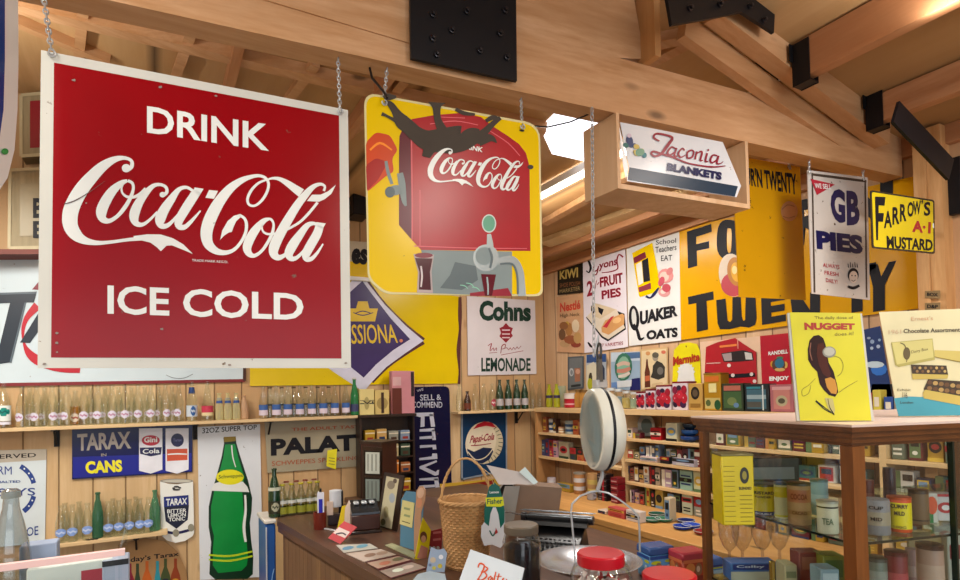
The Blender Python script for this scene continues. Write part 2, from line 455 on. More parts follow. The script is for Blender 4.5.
# black gusset plates with bolts
def plate(lab, px, P, th=.012, bolts=()):
    c = P(sum(p[0] for p in px)/len(px), sum(p[1] for p in px)/len(px))
    t = thing('gusset_plate', lab, 'steel plate', c)
    mb = MB(); mb.slab(P, px, blackM, th); mb.build('plate', t)
    for bx, by in bolts:
        mb = MB(); c = P(bx, by, .004); Mx = Matrix.Rotation(R_(90), 4, 'X')
        mb.lathe([(.011, -.004), (.011, .003), (.007, .004), (.007, .012), (0, .013)], paint('#3a3a40', .3, .8), 8, c, M=Mx); mb.build('bolt', t)
plate('black bolted steel plate joining the tie beam to the chord above', [(410, -14), (516, -14), (517, 81), (411, 58)], vplane(Bm(.4)+Vector((0, -.03, 0)), Bm(1.2)+Vector((0, -.03, 0))),
      bolts=[(433, 14), (467, 11), (433, 38), (505, 10), (480, 50), (507, 57), (437, 54), (452, 30), (500, 33)])
plate('large black steel plate at the ridge above the rafter', [(666, -10), (776, -10), (774, 33), (742, 12), (712, 18), (672, 25)], Pl((0, 1.32, 0), (0, 1, 0)),
      bolts=[(690, 8), (720, 4), (750, 6), (764, 20)])
# joist hangers
def hanger(lab, P0, d):
    t = thing('joist_hanger', lab, 'bracket', P0, group=None)
    mb = MB()
    for sx in (-1, 1): mb.box(P0+Vector((sx*.028, -.02, .06)), (.004, .07, .17), blackM)
    mb.box(P0+Vector((0, -.02, -.02)), (.06, .07, .006), blackM); mb.build('stirrup', t)
    mb = MB(); mb.box(P0+Vector((0, .012, .11)), (.10, .004, .07), blackM); mb.build('face_flange', t)
hanger('black perforated joist hanger on the rafter, the one nearest the ridge plate', j1+Vector((0, -.01, .0)), 0)
hanger('black perforated joist hanger on the rafter, close above the tie beam end', j2+Vector((0, -.01, .0)), 0)
hanger('small black joist hanger tucked behind the rafter above the tie beam', onY(762, 86, 1.52), 0)

# conduit and fluorescent tube
mb = MB(); A = onZ(600, 163, 2.84); A = Vector((2.42, 2.6, 2.84)); p2 = onP(740, 97, Vector((2.36, 0, 0)), Vector((1, 0, 0))); p3 = onP(958, 1, Vector((2.36, 0, 0)), Vector((1, 0, 0)))
mb.tube([p2+(p2-p3)*.25, p2, p3, p3+(p3-p2)*.5], .006, paint('#f0ece2', .3), 8); tag(mb.build('ceiling_conduit'), 'thin white conduit run slung under the rafter towards the shop front', 'conduit')
def tube_fixture(c, L, lab, d=(0, 1, 0)):
    d = Vector(d).normalized(); t = thing('fluorescent_light', lab, 'ceiling light', c)
    mb = MB(); mb.bar(c-d*L/2+Vector((0, 0, .035)), c+d*L/2+Vector((0, 0, .035)), .06, .045, paint('#f3f1ea', .35)); mb.build('housing', t)
    mb = MB(); mb.tube([c-d*(L/2-.03), c+d*(L/2-.03)], .014, emit('#fff6e6', 14), 12); mb.build('tube', t)
    for k in (-1, 1):
        mb = MB(); mb.box(c+d*k*(L/2-.02)+Vector((0, 0, .01)), (.03, .03, .045), paint('#f3f1ea', .35)); mb.build('lamp_holder', t)
tube_fixture((roof(541, 198, .09)+roof(590, 170, .09))/2+Vector((0, -.1, 0)), 1.2, 'bright fluorescent tube under the roof behind the yellow fountain sign')
# ============================================================ signs hanging from the tie beam
white = enamel('#e4e6e4', amount=.015); cream = enamel('#e9e1c8', amount=.02)
redE = enamel('#8f000d', '#6d5a50', amount=.012, rough=.2, name='red_enamel')
whiteL = paint('#e2e6e4', .25, var=.05); yel = enamel('#e5c100', amount=.01); yelD = enamel('#dba306', '#3a2a18', amount=.02)
blk = paint('#14141c', .55, spec=.25); navy = paint('#1b1b4e', .3); redP = paint('#b3132a', .3); grn = paint('#0c7a35', .3)

def coke_script(mb, T, m, k, off=.0016):
    """the script logo; T maps big-sign photo pixels to the mapper"""
    def z(ox, oy, s):
        return lambda x, y, o=0.0: T(ox+x/s, oy+y/s, o)
    z1, z2, z3, z4 = z(55, 145, 4.833), z(135, 165, 5.8), z(195, 165, 5.8), z(250, 170, 5.8)
    L = lambda M, P: mb.line(M, P, m, off)
    mb.ell(z1, 344, 112, 21, 20, m, off)
    L(z1, [(350, 122, 18), (370, 104, 20), (370, 78, 16), (345, 64, 16), (310, 64, 24), (270, 78, 36), (225, 108, 50), (180, 152, 60), (135, 205, 68), (98, 265, 73), (75, 325, 76), (74, 385, 72), (98, 430, 60), (140, 460, 38), (200, 473, 22), (270, 469, 16), (350, 458, 16), (440, 450, 20)])
    L(z1, [(350, 172, 14), (318, 186, 28), (275, 225, 44), (240, 280, 52), (224, 325, 52), (232, 358, 36), (262, 367, 22), (300, 345, 18), (335, 305, 20), (362, 260, 18), (378, 215, 14), (374, 185, 14), (352, 172, 14)])
    L(z1, [(335, 178, 10), (322, 205, 10), (326, 232, 10), (348, 250, 13), (378, 252, 14), (410, 238, 16), (440, 212, 20)])
    mb.ell(z2, 160, 172, 17, 16, m, off)
    L(z2, [(165, 175, 22), (184, 158, 20), (180, 130, 18), (150, 114, 18), (108, 120, 24), (65, 160, 38), (25, 215, 50), (0, 270, 58), (-5, 310, 52), (10, 340, 34), (45, 345, 22), (85, 318, 16), (130, 272, 14)])
    L(z2, [(335, 150, 16), (300, 130, 18), (255, 142, 26), (210, 200, 46), (168, 262, 58), (146, 315, 60), (152, 350, 38), (185, 352, 26), (225, 318, 18), (275, 255, 14), (330, 160, 14)])
    mb.poly(z2, [(345, 130), (398, 138), (372, 180), (340, 165)], m, off)
    L(z2, [(362, 152, 48), (325, 205, 54), (285, 268, 54), (255, 322, 50), (256, 355, 38), (288, 360, 28), (328, 325, 20), (380, 265, 8)])
    mb.poly(z2, [(430, 145), (482, 150), (458, 196), (408, 190)], m, off)
    mb.poly(z2, [(-8, 412), (70, 402), (150, 403), (220, 425), (280, 460), (335, 515), (270, 488), (215, 466), (182, 468), (150, 500), (128, 478), (90, 450), (40, 438), (-8, 436)], m, off)
    mb.poly(z3, [(146, 434), (158, 380), (190, 325), (225, 295), (262, 284), (268, 300), (240, 325), (225, 355), (214, 388), (195, 392), (168, 410)], m, off)
    L(z3, [(258, 291, 16), (285, 308, 16), (298, 340, 18), (294, 390, 18), (268, 445, 18), (228, 490, 20), (180, 508, 26), (125, 500, 38), (80, 462, 56), (66, 405, 68), (78, 340, 72), (108, 270, 70), (150, 200, 62), (205, 135, 50), (265, 92, 36), (320, 70, 24), (370, 62, 18), (408, 75, 16), (426, 105, 16), (420, 150, 16), (392, 200, 16), (350, 235, 14), (314, 230, 14), (305, 195, 16), (328, 145, 16), (368, 105, 14), (415, 85, 12)])
    L(z3, [(432, 312, 14), (398, 325, 30), (352, 375, 48), (318, 430, 54), (302, 480, 50), (315, 515, 36), (345, 526, 22), (385, 500, 18), (420, 452, 18), (448, 395, 18), (456, 345, 14), (444, 318, 14), (428, 312, 14)])
    L(z3, [(410, 318, 10), (390, 345, 10), (392, 380, 11), (418, 400, 13), (466, 398, 14)])
    L(z4, [(95, 58, 8), (130, 48, 14), (170, 52, 22), (214, 75, 34), (258, 106, 44), (298, 134, 52)])
    mb.poly(z4, [(330, 180), (360, 143), (410, 143), (452, 124), (498, 86), (472, 138), (432, 170), (400, 184)], m, off)
    L(z4, [(428, 122, 14), (434, 95, 14), (408, 82, 18), (366, 98, 28), (320, 145, 42), (270, 210, 48), (220, 290, 54), (175, 370, 58), (142, 440, 60), (138, 485, 50), (165, 508, 34), (205, 490, 20), (245, 440, 12)])
    L(z4, [(392, 188, 16), (340, 252, 16), (285, 305, 15), (215, 345, 14)])
    L(z4, [(400, 325, 16), (370, 310, 20), (332, 322, 32), (290, 375, 46), (250, 432, 56), (226, 482, 52), (238, 512, 34), (268, 510, 22), (312, 468, 16), (352, 400, 14)])
    mb.poly(z4, [(385, 302), (440, 310), (415, 350), (380, 335)], m, off)
    L(z4, [(404, 325, 48), (388, 372, 52), (352, 435, 54), (326, 485, 50), (328, 515, 34), (358, 514, 24), (392, 478, 16), (424, 428, 8)])

def panel(t, P, pts, m, th=.003, name='panel', off=0.0):
    mb = MB(); mb.slab(P, pts, m, th, off); return mb.build(name, t)
def roundpoly(pts, r, n=5):
    """round the corners of a pixel polygon"""
    out = []; N = len(pts)
    for i, p in enumerate(pts):
        rr = r[i] if isinstance(r, (list, tuple)) else r
        a, b = pts[i-1], pts[(i+1) % N]
        def tow(q):
            L = math.hypot(q[0]-p[0], q[1]-p[1]); k = min(rr/L, .49); return (p[0]+(q[0]-p[0])*k, p[1]+(q[1]-p[1])*k)
        A, B = tow(a), tow(b)
        for k in range(n+1):
            u = k/n; out.append(((1-u)**2*A[0]+2*u*(1-u)*p[0]+u*u*B[0], (1-u)**2*A[1]+2*u*(1-u)*p[1]+u*u*B[1]))
    return out
def hang(lab, a, b, n=1):
    t = thing('hanging_chain', lab, 'chain', b)
    mb = MB(); mb.chain(a, b, galv); mb.build('chain_links', t)
    mb = MB(); mb.tube([b+Vector((0, -.004, 0))+Vector((.008*math.sin(k), 0, .008*math.cos(k))) for k in [i*.7 for i in range(8)]], .002, galv, 6); mb.build('hook', t)
    return t
def ptm(P, x, y, off=0): return P(x, y, off)

# ---- big square red sign
p = onY(348, 110, 1.6); q = onZ(41, 50, p.z); PC = vplane(q, p)
t = thing('advertising_sign', 'big square red enamel sign with white border reading DRINK and ICE COLD', 'sign', PC(194, 368))
panel(t, PC, [(37.5, 368), (351, 368), (348, 110), (41, 50)], enamel('#cfd0c9', '#6a5238', amount=.03), .004)
mb = MB(); mb.slab(PC, [(51, 357.5), (341.5, 358.5), (339, 115.5), (54, 62.5)], redE, .0006, .0007); spotmb = mb
mb = MB(); coke_script(mb, PC, whiteL, 1); mb.build('script_logo', t)
mb = MB()
mb.text(PC, 'DRINK', (147, 132.5), (269, 151), (147, 106), whiteL, bold=.022, tr=(269, 124.5)); mb.build('drink_lettering', t); mb = MB()
mb.text(PC, 'ICE COLD', (107.5, 314), (303.5, 320.5), (107.5, 285), whiteL, bold=.022, tr=(303.5, 293.5)); mb.build('ice_cold_lettering', t); mb = MB()
mb.text(PC, 'TRADE MARK REG’D.', (192, 261.3), (228, 263.2), (192, 259), whiteL, bold=.0)
mb.build('small_lettering', t)
mb = spotmb
for (x, y, r) in ((160, 87, 3), (74, 80, 2.5), (216, 96, 2.2), (57, 333, 2), (57, 343, 2.3), (57, 352, 1.8), (162, 329, 2.2), (44, 364, 2.4), (346, 363, 2), (459/2, 365, 3), (86, 203, 1.4), (214, 223, 1)):
    P_ = [(x+r*(.5+random.random()*.6)*math.cos(a), y+r*.6*(.5+random.random()*.6)*math.sin(a)) for a in [i*.9 for i in range(7)]]
    mb.poly(PC, P_, paint('#8a7f78', .6), .0024)
mb.line(PC, [(64, 204, .8), (74, 201, 1.2), (88, 193, .8), (105, 181, .3)], paint('#5b4a48', .6), .0026)
mb.build('red_field', t)
hang('steel chain holding the upper outer corner of the big red square sign', Bm(-.24)+Vector((0, 0, 2.62)), PC(52, 54, .003))
hang('steel chain holding the inner corner of the big red square sign', onZ(338, 58, 2.62), PC(340, 112, .003))

# ---- fountain dispenser sign
p = onY(540, 124, 1.55); q = onZ(364, 92, p.z); PF = vplane(q, p)
t = thing('advertising_sign', 'yellow rounded enamel sign picturing a red soda fountain, dark worn patches on top', 'sign', PF(455, 297))
panel(t, PF, roundpoly([(364, 92), (540, 124), (543, 296.5), (385, 294), (368, 280)], [14, 16, 8, 8, 8]), enamel('#d9cf9a', '#3c2c20', amount=.05), .004)
mb = MB(); mb.slab(PF, roundpoly([(366, 94.5), (538.5, 126), (541, 294.5), (386, 292), (369.5, 278)], [13, 15, 8, 8, 8]), yel, .0005, .0006); ymb = mb
mb = MB()
gry = paint('#7d8b8c', .35); gry2 = paint('#59666a', .35); mar = paint('#5c0a20', .3); red2 = paint('#a3101f', .28); chrom = paint('#b9c4c6', .2, .5); hl = paint('#d3626c', .3)
mb.poly(PF, [(421, 250), (512, 251.5), (512, 296), (424, 293), (424, 262)], gry, .0009)
mb.poly(PF, [(455, 262), (476, 266), (478, 280), (462, 290), (440, 288), (450, 275)], gry2, .0011)
mb.poly(PF, [(399, 150), (399.5, 136), (404, 126), (412, 119), (435, 115), (460, 113), (481, 117), (494, 127), (508, 136), (519, 144), (526, 153), (529.5, 166), (530.5, 251), (421, 250), (399, 225)], red2, .0011)
mb.poly(PF, [(399, 150), (399.5, 136), (404, 126), (410, 121), (412, 240), (421, 250), (399, 225)], mar, .0013)
for pts in ([(412, 240, 1.1), (412, 190, 1.1), (411.5, 135, 1)], [(420, 246, .8), (420, 190, .8)], [(430, 124, .9), (455, 121, 1), (478, 125, .8)], [(436, 131, 1), (458, 134, 1), (476, 136, .9)], [(440, 117, .8), (465, 118, .8)], [(490, 131, .8), (508, 143, 1), (520, 156, .8)], [(414, 246, 1), (470, 248, 1), (527, 248.5, .8)]):
    mb.line(PF, pts, hl, .0014)
# orange hand-pump and its silver tap
mb.poly(PF, roundpoly([(366, 142), (376, 132), (390, 135), (398, 150), (392, 158), (394, 172), (386, 176), (372, 188), (367, 192)], 4), paint('#c8420c', .3), .0012)
mb.poly(PF, roundpoly([(366, 165), (376, 158), (388, 162), (378, 180), (367, 191)], 3), paint('#a01712', .3), .0014)
mb.line(PF, [(370, 150, 2), (380, 143, 2.4), (392, 150, 1.5)], paint('#f08a20', .3), .0016)
for q in (((386, 161, 3), (388, 172, 3.5), (392, 184, 3)), ((400, 173, 6), (402, 184, 7), (404, 200, 5), (406, 206, 2)), ((389, 192, 8), (396, 190, 10), (404, 190, 6))):
    mb.line(PF, q, gry, .0016)
mb.ell(PF, 390, 192, 5, 5.5, gry2, .0018)
# glass of cola
mb.poly(PF, [(413.5, 254), (434, 254.5), (431.5, 272), (433, 293), (417, 292.5), (418, 272)], paint('#b9a7a5', .2), .0016)
mb.poly(PF, [(415, 258), (432.5, 258.5), (430, 272), (431, 290), (419, 289.5), (419.5, 272)], paint('#4a0d16', .2), .0019)
mb.ell(PF, 423.8, 255.3, 9, 2.6, paint('#7c2030', .2), .0021)
mb.line(PF, [(421, 266, 1.6), (422, 276, 1.8), (421, 287, 1.4)], paint('#d9cfd0', .2), .0022)
# chrome draught tap in the middle
mb.line(PF, [(498, 262, 8), (512, 260, 8), (519, 270, 8), (521, 284, 8), (522, 296, 8)], chrom, .0016)
mb.line(PF, [(500, 264, 2), (512, 264, 2), (517, 274, 2), (518, 294, 2)], gry2, .0019)
mb.line(PF, [(489, 234, 4), (490, 246, 7), (488, 252, 9)], chrom, .0018)
mb.ell(PF, 489, 223.5, 7.2, 9.2, paint('#cdd9d6', .2), .0018); mb.ell(PF, 489, 223.5, 6, 8, paint('#6ba68c', .2), .0020)
mb.ell(PF, 486, 258, 13, 13.5, chrom, .0018); mb.ell(PF, 484, 256, 8.5, 9, gry, .0020); mb.line(PF, [(489, 248, 2), (492, 258, 2.6), (490, 268, 2)], gry2, .0022)
mb.poly(PF, [(481, 274), (496, 274.5), (492, 296), (485, 296)], paint('#5c0d1c', .2), .0022)
mb.line(PF, [(487, 277, 1.6), (488, 286, 1.6), (488, 295, 1.2)], chrom, .0024)
mb.poly(PF, [(470, 293), (508, 288), (512, 296), (470, 296)], paint('#8d1a2c', .3), .0017)
for (x, y) in ((460, 285), (466, 283), (472, 287)): mb.line(PF, [(x, y, .7), (x+5, y+1, .9), (x+8, y+4, .5)], paint('#8ed0b4', .3), .0018)
mb.build('dispenser_artwork', t)
mb = MB(); coke_script(mb, lambda x, y, o=0: PF(427+(x-60.5)*.350, 86.16+.3884*y+.01126*x, o), whiteL, 1, .0030)
mb.build('script_logo', t)
mb = MB(); mb.text(PF, 'DRINK', (461, 148), (482.5, 152.3), (461.8, 143.2), whiteL, .0022, .03); mb.build('lettering', t)
# worn-through dark patches, branch-shaped
mb = ymb; rust = paint('#453d35', .75); T = ZP(PF, 360, 80, 8.29); T2 = ZP(PF, 440, 80, 8.28)
for i, (M_, pts) in enumerate(((T, [(205, 185, 20), (250, 200, 50), (300, 270, 70), (345, 340, 120), (410, 395, 120), (470, 450, 130), (560, 500, 170), (680, 500, 200), (800, 480, 200), (829, 480, 200)]),
                  (T, [(180, 280, 34), (210, 292, 24), (260, 318, 26), (320, 350, 40)]), (T, [(636, 186, 150), (635, 230, 70), (645, 330, 60), (690, 430, 90)]), (T, [(200, 120, 34), (230, 140, 60), (300, 140, 20)]),
                  (T2, [(0, 470, 210), (60, 530, 160), (180, 520, 140), (260, 470, 150), (330, 460, 110)]), (T2, [(290, 500, 90), (380, 420, 60), (440, 360, 46), (500, 312, 34)]), (T2, [(130, 240, 30), (200, 275, 34), (290, 285, 20)]), (T2, [(320, 500, 100), (420, 480, 60), (470, 520, 8)]),
                  (T2, [(380, 340, 30), (440, 310, 40), (500, 330, 20)]))):
    mb.line(M_, pts, rust, .0026+i*1e-5)
mb.poly(PF, [(425, 140), (436, 150), (430, 158), (422, 156)], rust, .0027)
mb.ell(PF, 522, 130.5, 2.6, 1, paint('#1a1410', .6), .0028, rot=10); mb.ell(PF, 530.5, 167, 3, 2.2, rust, .0028)
mb.build('yellow_field', t)
hang('short steel chain at the edge of the yellow fountain sign next to the red sign', onZ(387, 68, 2.62), PF(384, 103, .003))
hang('short steel chain at the edge of the yellow fountain sign next to the wooden box', onZ(521, 98, 2.62), PF(522, 127, .003))
mb = MB(); a = Bm(.6)
mb.tube([onY(368, 60, 1.72), onY(372, 78, 1.68), onY(384, 92, 1.6), onY(387, 98, 1.57)], .004, blackM, 6)
tag(recenter(mb.build('electric_cable')), 'black cable looping from the tie beam to the corner of the yellow fountain sign', 'cable')
mb = MB(); mb.tube([PF(532, 126, -.01), onY(548, 127, 1.62), onY(570, 122, 1.63), onY(594, 112, 1.63)], .003, blackM, 6)
tag(recenter(mb.build('electric_cable')), 'thin black cable between the yellow fountain sign and the wooden box', 'cable')

# ---- wooden box with the tilted blanket sign
PB = vplane(Bm(1.4)+Vector((0, -.012, 0)), Bm(2.1)+Vector((0, -.012, 0)))
lt = wood('#c9a076', '#e2c09a', 'z', name='planed_box_pine', scale=.7)
t = thing('hanging_display_box', 'open fronted planed pine box under the tie beam framing the blanket sign', 'display box', PB(680, 205))
A = PB(618, 189); B = PB(750, 208); zt = 2.60; zb = (A.z+B.z)/2
A.z = B.z = zb
A2 = onZ(585, 202.5, zb); dirb = (A2-A); depth = .30; depth = dirb.length; dirb = Vector((dirb.x, dirb.y, 0))
ex = (B-A).normalized()
def board(nm, c0, c1, z0, z1):
    mb = MB(); mb.hexa([Vector((v.x, v.y, z0)) for v in (c0, c1, c1+dirb, c0+dirb)], [Vector((v.x, v.y, z1)) for v in (c0, c1, c1+dirb, c0+dirb)], lt); mb.build(nm, t)
board('side_board', A-ex*.0, A+ex*.014, zb+.018, zt+.015); board('side_board', B-ex*.016, B, zb+.018, zt+.015); board('bottom_board', A, B, zb, zb+.018)
PL = Pl(PB(685, 200)+Vector((0, .012, 0)), Vector((PB.n.x, PB.n.y, 0)).normalized()+Vector((0, 0, .03)))
t = thing('blanket_sign', 'white and navy blankets sign with dark red script, standing inside the pine box', 'sign', PL(685, 197))
Z = ZP(PL, 600, 110, 5.8)
panel(t, Z, [(116, 70), (712, 186), (818, 440), (792, 506), (156, 412), (168, 335)], enamel('#d9dde3'), .012)
mb = MB(); mb.poly(Z, [(170, 332), (800, 442), (782, 502), (160, 405)], paint('#1f3348', .35), .002)
mb.poly(Z, [(108, 75), (165, 335), (150, 400), (135, 330)], paint('#f2f4f6', .35), .003); mb.build('navy_band', t)
mb = MB(); cr = paint('#8c1430', .3); off = .003
Ln = lambda P_: mb.line(Z, P_, cr, off)
Ln([(345, 180, 8), (312, 160, 12), (325, 138, 12), (370, 142, 12), (420, 160, 14), (400, 195, 18), (378, 225, 18), (355, 255, 16), (318, 268, 12), (298, 252, 12), (312, 240, 12), (360, 255, 12), (420, 272, 12), (500, 305, 9), (580, 322, 9), (660, 330, 9), (728, 324, 5)])
def script_letters(s, bl, br, tl, tr): mb.text(Z, s, bl, br, tl, cr, off, .03, tr)
for ch in ([(440, 225, 8), (415, 215, 10), (392, 245, 12), (405, 262, 10), (432, 245, 9)], [(445, 220, 11), (432, 262, 11), (450, 268, 7)],
           [(490, 235, 9), (478, 222, 8), (455, 250, 11), (468, 274, 9), (495, 262, 6)], [(532, 232, 10), (508, 245, 11), (508, 278, 10), (535, 272, 11), (544, 242, 9), (532, 232, 8)],
           [(562, 240, 10), (552, 286, 11)], [(558, 255, 6), (585, 240, 9), (592, 252, 11), (582, 290, 11), (598, 292, 6)], [(622, 250, 11), (612, 296, 11), (628, 298, 6)],
           [(680, 265, 8), (655, 262, 10), (640, 292, 12), (652, 306, 9), (676, 290, 8)], [(688, 265, 12), (678, 308, 11), (700, 310, 6), (715, 298, 4)]):
    Ln(ch)
mb.ell(Z, 628, 232, 6, 6, cr, off)
mb.build('red_script', t)
mb = MB(); mb.text(Z, 'BLANKETS', (388, 350), (705, 408), (392, 305), navy, .003, .06, (708, 362)); mb.build('lettering', t)
mb = MB()
for (x, y, rx, ry, c) in ((172, 178, 20, 30, '#233a6a'), (170, 148, 13, 12, '#c9b9c9'), (150, 205, 18, 14, '#2a6a66'), (190, 205, 22, 12, '#23406e'), (212, 212, 18, 14, '#c8b25a'), (232, 245, 28, 22, '#6d9a80'), (258, 262, 14, 16, '#2a7a88'), (208, 248, 12, 20, '#c0ac58'), (222, 218, 9, 9, '#2a7a66'), (246, 232, 9, 9, '#d9c070')):
    mb.ell(Z, x, y, rx, ry, paint(c, .4), .0025+random.random()*.0006, rot=random.randint(-30, 30), n=12)
mb.build('posy_artwork', t)

# ---- yellow pie sign, pies sign, mustard sign
PM = vplane(Bm(2.2)+Vector((0, .03, 0)), Bm(2.9)+Vector((0, .03, 0)))
PM0 = PM; PM = vplane(Bm(2.2)+Vector((0, .20, 0)), Bm(2.9)+Vector((0, .20, 0)))
t = thing('advertising_sign', 'narrow yellow hanging sign headed in black above a pale round pie', 'sign', PM(770, 297))
panel(t, PM, [(739, 297), (806, 300), (800, 167), (732, 155)], enamel('#d29a10', '#4a3418', amount=.05), .003)
Z = ZP(PM, 720, 145, 4)
mb = MB(); mb.text(Z, "FOUR'N TWENTY", (66, 152), (308, 200), (60, 82), blk, .0015, .03, (304, 112)); mb.build('lettering', t)
mb = MB(); mb.ell(Z, 277, 265, 33, 40, paint('#cc9468', .5), .0015); mb.line(Z, [(248, 258, 3), (270, 240, 3), (298, 246, 3)], paint('#9a6240', .5), .002); mb.line(Z, [(252, 285, 3), (275, 292, 3), (300, 284, 3)], paint('#9a6240', .5), .002)
mb.build('pie_artwork', t)
mb = MB(); Sx = paint('#5a4014', .6)
for (x, y, a) in ((120, 500, 20), (90, 300, 14), (300, 430, 18), (310, 520, 22), (85, 540, 12), (250, 560, 12)): mb.line(Z, [(x, y, 4), (x+a*.3, y+a, 6), (x+a*.9, y+a*1.5, 2)], Sx, .002)
mb.build('scratch_stain', t) if 0 else None
hang('short chain above the narrow yellow pie sign', onY(789, 158, 1.60), PM(789, 168, .003))
PM = PM0

t = thing('advertising_sign', 'tall narrow white pies sign with big navy lettering and worn dark edges', 'sign', PM(840, 297))
panel(t, PM, [(812, 293.5), (870, 300), (867.5, 177.5), (807.5, 170)], enamel('#cfc7c0', '#54402e', amount=.06), .004, off=.02)
def PG(x, y, off=0): return PM(720+x/4, 145+y/4, off+.02)
mb = MB(); dk = paint('#4a3c32', .6)
for e in ([(366, 112), (586, 140), (586, 150), (366, 122)], [(366, 112), (372, 112), (382, 590), (375, 590)], [(578, 140), (584, 140), (590, 610), (584, 610)]): mb.poly(PG, e, dk, .0012)
mb.build('border_line', t)
mb = MB(); mb.text(PG, 'G', (446, 300), (502, 318), (440, 172), navy, .0016, .05, (500, 180)); mb.text(PG, 'B', (508, 322), (560, 318), (506, 182), navy, .0016, .05, (556, 186))
mb.text(PG, 'PIES', (388, 416), (572, 438), (384, 340), navy, .0016, .06, (570, 362)); mb.build('lettering', t)
mb = MB(); mb.poly(PG, [(362, 135), (460, 158), (388, 200)], paint('#b3283a', .4), .0016); mb.build('red_corner_flash', t) if 0 else mb.text(PG, 'WE SELL', (380, 172), (445, 178), (378, 152), whiteL, .0024, .02)
for i, s in enumerate(('ALWAYS', 'FRESH', 'DAILY!')): mb.text(PG, s, (412+i*6, 488+i*30), (478-i*4, 496+i*30), (412+i*6, 472+i*30), paint('#b3283a', .4), .0016, .01)
mb.build('red_lettering', t)
mb = MB(); skin = paint('#dcc8b8', .5)
mb.ell(PG, 533, 520, 22, 28, blk, .0016); mb.ell(PG, 534, 528, 17, 24, skin, .0020)
for k in range(5): mb.line(PG, [(514+k*9, 490, 4), (512+k*9, 474-(k % 2)*6, 2)], blk, .0022)
mb.ell(PG, 528, 522, 2.5, 3, blk, .0024); mb.ell(PG, 541, 523, 2.5, 3, blk, .0024); mb.line(PG, [(526, 540, 2), (534, 545, 2.6), (542, 539, 2)], blk, .0024)
mb.line(PG, [(512, 566, 10), (534, 572, 12), (558, 562, 10)], blk, .0022); mb.build('boy_face_artwork', t)
hang('hook chain at the edge of the white pies sign beside the pie sign', onZ(809, 160, 2.62), PM(809, 172, .024)); hang('hook chain at the edge of the white pies sign beside the mustard sign', onZ(863, 170, 2.62), PM(863, 179, .024))

PU = Pl(Vector((3.0, 1.22, 2.4)), (-.06, -1, 0))
t = thing('advertising_sign', 'yellow enamel mustard sign with black and red lettering in front of the corner post', 'sign', PU(903, 250))
panel(t, PU, roundpoly([(872.5, 248), (935, 254), (934.5, 200), (870.5, 190)], 2.5), enamel('#3a3324', '#6a4a2a', amount=.05), .004)
panel(t, PU, roundpoly([(874, 246.5), (933.5, 252), (933, 201.5), (872, 192)], 2), enamel('#d8c11c', '#5c431c', amount=.035), .0006, 'yellow_field', .0007)
Z = ZP(PU, 720, 145, 4)
mb = MB()
mb.text(Z, 'F', (625, 380), (645, 381), (620, 206), blk, .0015, .03, (662, 208))
for ch, x0, x1, yb, yt, sk in (('A', 656, 688, 330, 262, 0), ('R', 690, 718, 316, 246, 0), ('R', 720, 746, 304, 234, 0), ('O', 750, 775, 286, 226, 0), ('W', 772, 804, 276, 222, 0), ('’', 806, 812, 236, 218, 0), ('S', 816, 842, 282, 226, 0)):
    mb.text(Z, ch, (x0, yb+3), (x1, yb), (x0, yt+3), blk, .0015, .03, (x1, yt))
mb.text(Z, 'MUSTARD', (668, 412), (850, 424), (666, 362), blk, .0015, .035, (852, 378)); mb.build('lettering', t)
mb = MB(); mb.text(Z, 'A·1', (768, 348), (842, 354), (770, 302), paint('#a3202a', .3), .0015, .04); mb.build('red_lettering', t)
mb = MB(); a = PU(931, 226, -.005); mb.bar(a, Vector((XW-.101, 1.30, a.z)), .02, .02, galv); mb.build('fixing_bracket', t)

# ---- blue rounded sign at the picture's edge
PS = vplane(onY(0, 100, 1.45), onY(18, 100, 1.5))
t = thing('advertising_sign', 'blue sign with thick rounded white rim hanging at the outer side of the red sign', 'sign', PS(0, 190))
pts = [(-60, -30), (18, -30), (18.5, 60), (17.5, 110), (14.5, 150), (7.5, 178), (-3, 194), (-20, 202), (-60, 205)]
panel(t, PS, pts, enamel('#e2e4e2', '#8a6a4a', amount=.02), .012)
mb = MB(); mb.poly(PS, [(-60, -30), (5, -30), (5, 60), (3.5, 110), (-1, 142), (-12, 160), (-60, 165)], paint('#0c3a86', .25), .001); mb.build('blue_field', t)
mb = MB(); mb.ell(PS, 5, 151.5, 3.6, 3.2, paint('#2f9a4a', .3), .002); mb.build('green_dot', t)
# ============================================================ signs and prints fixed to the walls
WL = Pl((0, YW-.012, 0), (0, -1, 0)); WR = Pl((XW-.012, 0, 0), (-1, 0, 0))
def wsign(lab, P, pts, m, name='advertising_sign', cat='sign', th=.004, off=0.0, pn='panel'):
    c = P(sum(p[0] for p in pts)/len(pts), max(p[1] for p in pts)); t = thing(name, lab, cat, c)
    mb = MB(); mb.slab(P, pts, m, th, off); return t, mb, pn
def done(t, mb, nm): return mb.build(nm, t)

